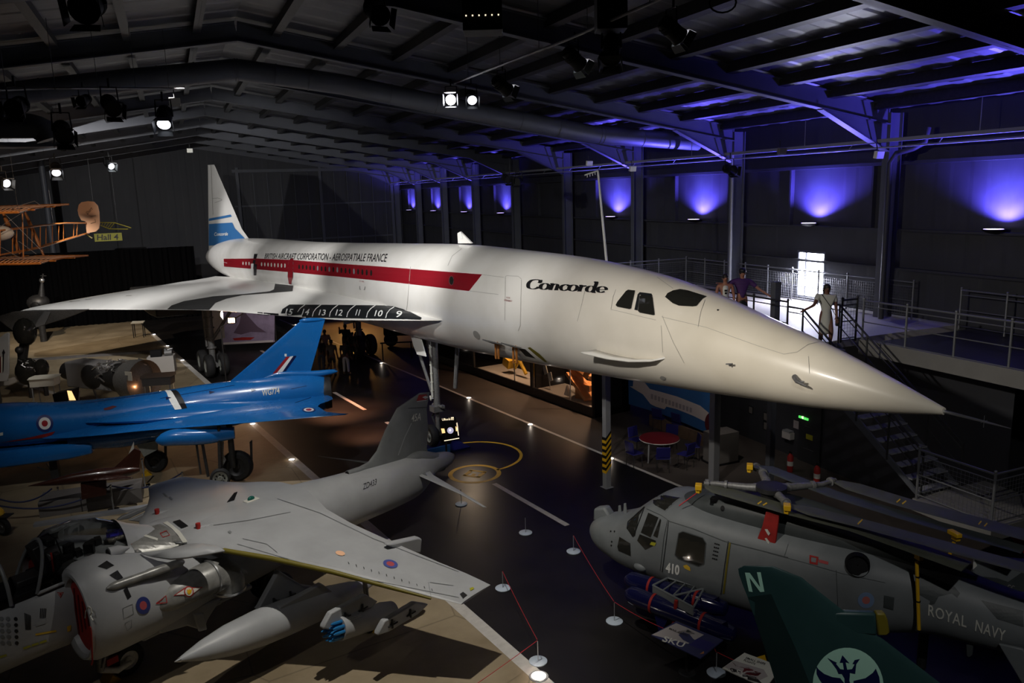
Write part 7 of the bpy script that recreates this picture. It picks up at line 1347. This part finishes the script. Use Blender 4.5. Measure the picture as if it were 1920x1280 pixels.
def person(loc,ang,lb,H=1.72,armL=None,armR=None,legs='stand',top=('shirt',),shirt='plinth_grey',sleeve=.5,trousers='ink',short=False,skin='skin',hair='hair',longhair=False,lean=0,dress=False,cap=False,name='person'):
    t=thing(name,lb,'person',loc,R(ang)); s=H/1.72     # faces local +x, y to its left
    def S_(x,y,z): return ((x+lean*max(0,z-.9))*s,y*s,z*s)
    hip={1:S_(0,.09,.92),-1:S_(0,-.09,.92)}; kn={1:S_(.02,.10,.49),-1:S_(.02,-.10,.49)}; an={1:S_(-.02,.11,.08),-1:S_(-.02,-.11,.08)}
    if legs=='step': kn[1]=S_(.22,.10,.58); an[1]=S_(.16,.10,.20); an[-1]=S_(-.08,-.10,.08)
    if legs=='stride': kn[1]=S_(.08,.1,.5); an[1]=S_(.08,.11,.08); an[-1]=S_(-.12,-.11,.08)
    sh={1:S_(0,.19,1.42),-1:S_(0,-.19,1.42)}
    arms={}
    for sd,a in ((1,armL),(-1,armR)):
        a=a or ((.0,.24,1.14),(.08,.25,.90)); el=S_(a[0][0],a[0][1]*sd,a[0][2]); wr=S_(a[1][0],a[1][1]*sd,a[1][2]); arms[sd]=(el,wr)
    r=lambda v:v*s
    ch=[[('pel',S_(0,0,.95),(r(.13),r(.10))),('wa',S_(0,0,1.12),(r(.125),r(.09))),('che',S_(0,0,1.33),(r(.15),r(.105))),('nb',S_(0,0,1.47),r(.065)),('nk',S_(.015,0,1.52),r(.055)),('hd',S_(.03,0,1.60),(r(.075),r(.085))),('ht',S_(.015,0,1.68),(r(.07),r(.075)))],
        [('hd',S_(.03,0,1.60),r(.08)),('ns',S_(.125,0,1.60),r(.014))]]
    for sd in (1,-1):
        ch.append([('pel',None,None),('h%d'%sd,hip[sd],r(.088)),('k%d'%sd,kn[sd],r(.058)),('cf%d'%sd,lerp3(kn[sd],an[sd],.3),r(.058)),('a%d'%sd,an[sd],r(.036)),('f%d'%sd,(an[sd][0]+r(.13),an[sd][1],an[sd][2]-r(.045)),r(.032))])
        el,wr=arms[sd]; d=Vector(wr)-Vector(el); d.normalize(); side=Vector((0,0,1)).cross(d); side=side.normalized() if side.length>.1 else Vector((1,0,0)); W_=Vector(wr); pm=W_+d*r(.06)
        ch.append([('che',None,None),('s%d'%sd,sh[sd],r(.062)),('e%d'%sd,el,r(.04)),('w%d'%sd,wr,r(.027)),('p%d'%sd,tuple(pm),(r(.038),r(.02)))])
        for fi,(o_,ln) in enumerate(((-.030,.060),(-.010,.072),(.010,.068),(.030,.052))):
            b0=pm+side*r(o_)+d*r(.03); b1=b0+d*r(ln*.55); b2=b1+d*r(ln*.4)+Vector((0,0,-r(.012))); ch.append([('p%d'%sd,None,None),('q%d%d'%(sd,fi),tuple(b0),r(.010)),('r%d%d'%(sd,fi),tuple(b1),r(.009)),('t%d%d'%(sd,fi),tuple(b2),r(.008))])
        th=W_+d*r(.03)+side*r(-.045); ch.append([('w%d'%sd,None,None),('th%d'%sd,tuple(th),r(.012)),('tt%d'%sd,tuple(th+d*r(.04)+side*r(-.01)),r(.009))])
    full=[]; known={}
    for c in ch:
        q=[]
        for k,p,rr in c:
            if p is None: p,rr=known[k]
            known.setdefault(k,(p,rr)); q.append((k,p,rr))
        full.append(q)
    skinmesh('body',full,skin,t)
    e=.018*s
    cs=[[('a',S_(0,0,.93),(r(.15),r(.115))),('b',S_(0,0,1.12),(r(.142),r(.108))),('c',S_(0,0,1.34),(r(.166),r(.122))),('d',S_(0,0,1.45),(r(.10),r(.075)))]]
    if dress: cs=[[('a0',S_(0,0,.42),(r(.25),r(.20))),('a',S_(0,0,.92),(r(.18),r(.14))),('b',S_(0,0,1.12),(r(.145),r(.11))),('c',S_(0,0,1.34),(r(.162),r(.12))),('d',S_(0,0,1.43),(r(.10),r(.075)))]]
    for sd in (1,-1):
        el,wr=arms[sd]
        if sleeve>0: cs.append([('c',None,None),('s%d'%sd,sh[sd],r(.078)),('e%d'%sd,lerp3(sh[sd],el,min(1,sleeve*1.6)),r(.062))])
    full=[];known={}
    for c in cs:
        q=[]
        for k,p,rr in c:
            if p is None: p,rr=known[k]
            known.setdefault(k,(p,rr)); q.append((k,p,rr))
        full.append(q)
    skinmesh('dress' if dress else 'shirt',full,shirt,t)
    if not dress:
        cs=[[('a',S_(0,0,.97),(r(.145),r(.112))),('b',S_(0,0,.88),(r(.13),r(.11)))]]
        for sd in (1,-1):
            c=[('b',S_(0,0,.88),(r(.13),r(.11))),('h%d'%sd,(hip[sd][0],hip[sd][1],hip[sd][2]-r(.06)),r(.10)),('k%d'%sd,kn[sd] if not short else lerp3(hip[sd],kn[sd],.8),r(.074))]
            if not short: c.append(('a%d'%sd,lerp3(kn[sd],an[sd],.9),r(.055)))
            cs.append(c)
        skinmesh('trousers' if not short else 'shorts',cs,trousers,t)
    g=G(); hc=Vector(S_(.005,0,1.655)); g.ball(hc,r(.098),16,sc=(1,.88,.92)); 
    if longhair: g.ball(Vector(S_(-.045,0,1.56)),r(.085),14,sc=(.7,1.0,1.5)); g.ball(Vector(S_(-.05,0,1.45)),r(.06),12,sc=(.6,1.2,1.4))
    g.build('hair',hair,t)
    if cap: g=G(); g.ball(Vector(S_(.01,0,1.69)),r(.105),16,sc=(1,.9,.7)); g.box(Vector(S_(.12,0,1.665)),(r(.12),r(.13),r(.015))); g.build('cap','ink',t)
    for sd in (1,-1):
        g=G(); g.ball(S_(.098,.03*sd,1.615),r(.011),8); g.build('eye','ink',t); g=G(); g.ball(S_(.015,.082*sd,1.60),r(.02),8,sc=(.7,.5,1.1)); g.build('ear',skin,t)
        g=G(); a=an[sd]; g.loft([[(a[0]+x*s,a[1]+w*math.cos(2*PI*q/12)*s,a[2]+(-.045+h*math.sin(2*PI*q/12))*s) for q in range(12)] for x,w,h in ((-.07,.02,.02),(-.05,.042,.045),(.05,.045,.045),(.13,.046,.032),(.18,.02,.018))]); g.build('shoe','ink',t)
    g=G(); g.box(S_(.108,0,1.555),(r(.01),r(.045),r(.008))); g.build('mouth','maroon',t)
    return t
# couple on the platform
def face(p,q): return math.degrees(math.atan2(q.y-p.y,q.x-p.x))
pm=atz(1392,505,4.5+1.76); pm.z=4.5; mm=person(pm,face(pm,CP)+18,'man in a purple striped T-shirt and black cap, his arm around the other visitor',1.76,armL=((.10,.42,1.20),(.30,.62,1.05)),armR=((.05,.42,1.34),(.12,.60,1.38)),shirt='purple_shirt' if 'purple_shirt' in MATS else mat('purple_shirt',(.06,.018,.11),.7,noise=.3,nscale=9,stretch=(.2,.2,3)).name,trousers='ink',cap=True)
pw=atz(1360,515,4.5+1.68); pw=atz(1360,515,6.15); pw.z=4.5; ww_=person(pw,face(pw,CP)+10,'visitor in a white sleeveless top with sunglasses, beside the man in purple',1.66,sleeve=0,shirt='sign_white',trousers='ink')
g=G(); g.box((.135,0,1.24),(.02,.07,.05)); g.box((.135,0,1.17),(.02,.06,.05)); g.build('sunglasses','ink',ww_)
P=BF.L(WORLD.W(atz(1565,572,5.42))); uu=P.y; zt=min(STEPS,key=lambda q:abs(q[0]-uu)); lo3=Bw(WS+.55,zt[0],zt[1]+.015)
wd_=person(lo3,face(lo3,CP)+12,'woman in a white dress with long dark hair coming down the stairs, holding the railing',5.42-zt[1]-.0 if 1.5<5.42-zt[1]<1.8 else 1.66,armR=((.20,.34,1.22),(.30,.55,1.13)),dress=True,shirt='dress_white' if 'dress_white' in MATS else mat('dress_white',(.42,.42,.38),.8).name,skin='skin_dark',longhair=True,legs='step',sleeve=.35)
g=G(); g.tube([(.10,-.15,1.45),(.14,.10,1.1),(.05,.24,.86)],.008,6); g.box((.05,.27,.76),(.12,.08,.22)); g.build('handbag','ink',wd_)
# visitors on the floor under the airliner
away=lambda p:face(p,CP)+180
for (x,y,hg,lb,kw) in ((625,703,1.74,'visitor in grey T-shirt and dark shorts with bare legs, seen from behind under the airliner',dict(shirt='plinth_grey',short=True,trousers='ink')),
    (650,702,1.70,'visitor in white trousers and dark patterned top, seen from behind',dict(shirt='pattern_top',trousers='white_trousers')),
    (604,697,1.70,'visitor in dark top and blue-grey trousers half hidden behind the blue tail fin',dict(shirt='ink',trousers='jeans')),
    (613,685,1.86,'visitor in a pale pinkish T-shirt at the back left of the group',dict(shirt='pale_top',trousers='ink')),
    (651,672,1.84,'dark-haired visitor with arms raised at the middle back of the group',dict(shirt='ink',trousers='ink',armL=((.1,.34,1.25),(.2,.36,1.45)))),
    (664,675,1.5,'small child visitor on the right of the group',dict(shirt='ink',trousers='ink'))):
    for n,c in (('pattern_top',(.04,.045,.05)),('white_trousers',(.45,.45,.48)),('jeans',(.05,.055,.075)),('pale_top',(.22,.15,.13))):
        if n not in MATS: mat(n,c,.8,noise=.6 if n=='pattern_top' else 0,nscale=14)
    p=atz(x,y); person(p,away(p)+random.uniform(-25,25),lb,hg,skin='skin_dark',**kw)
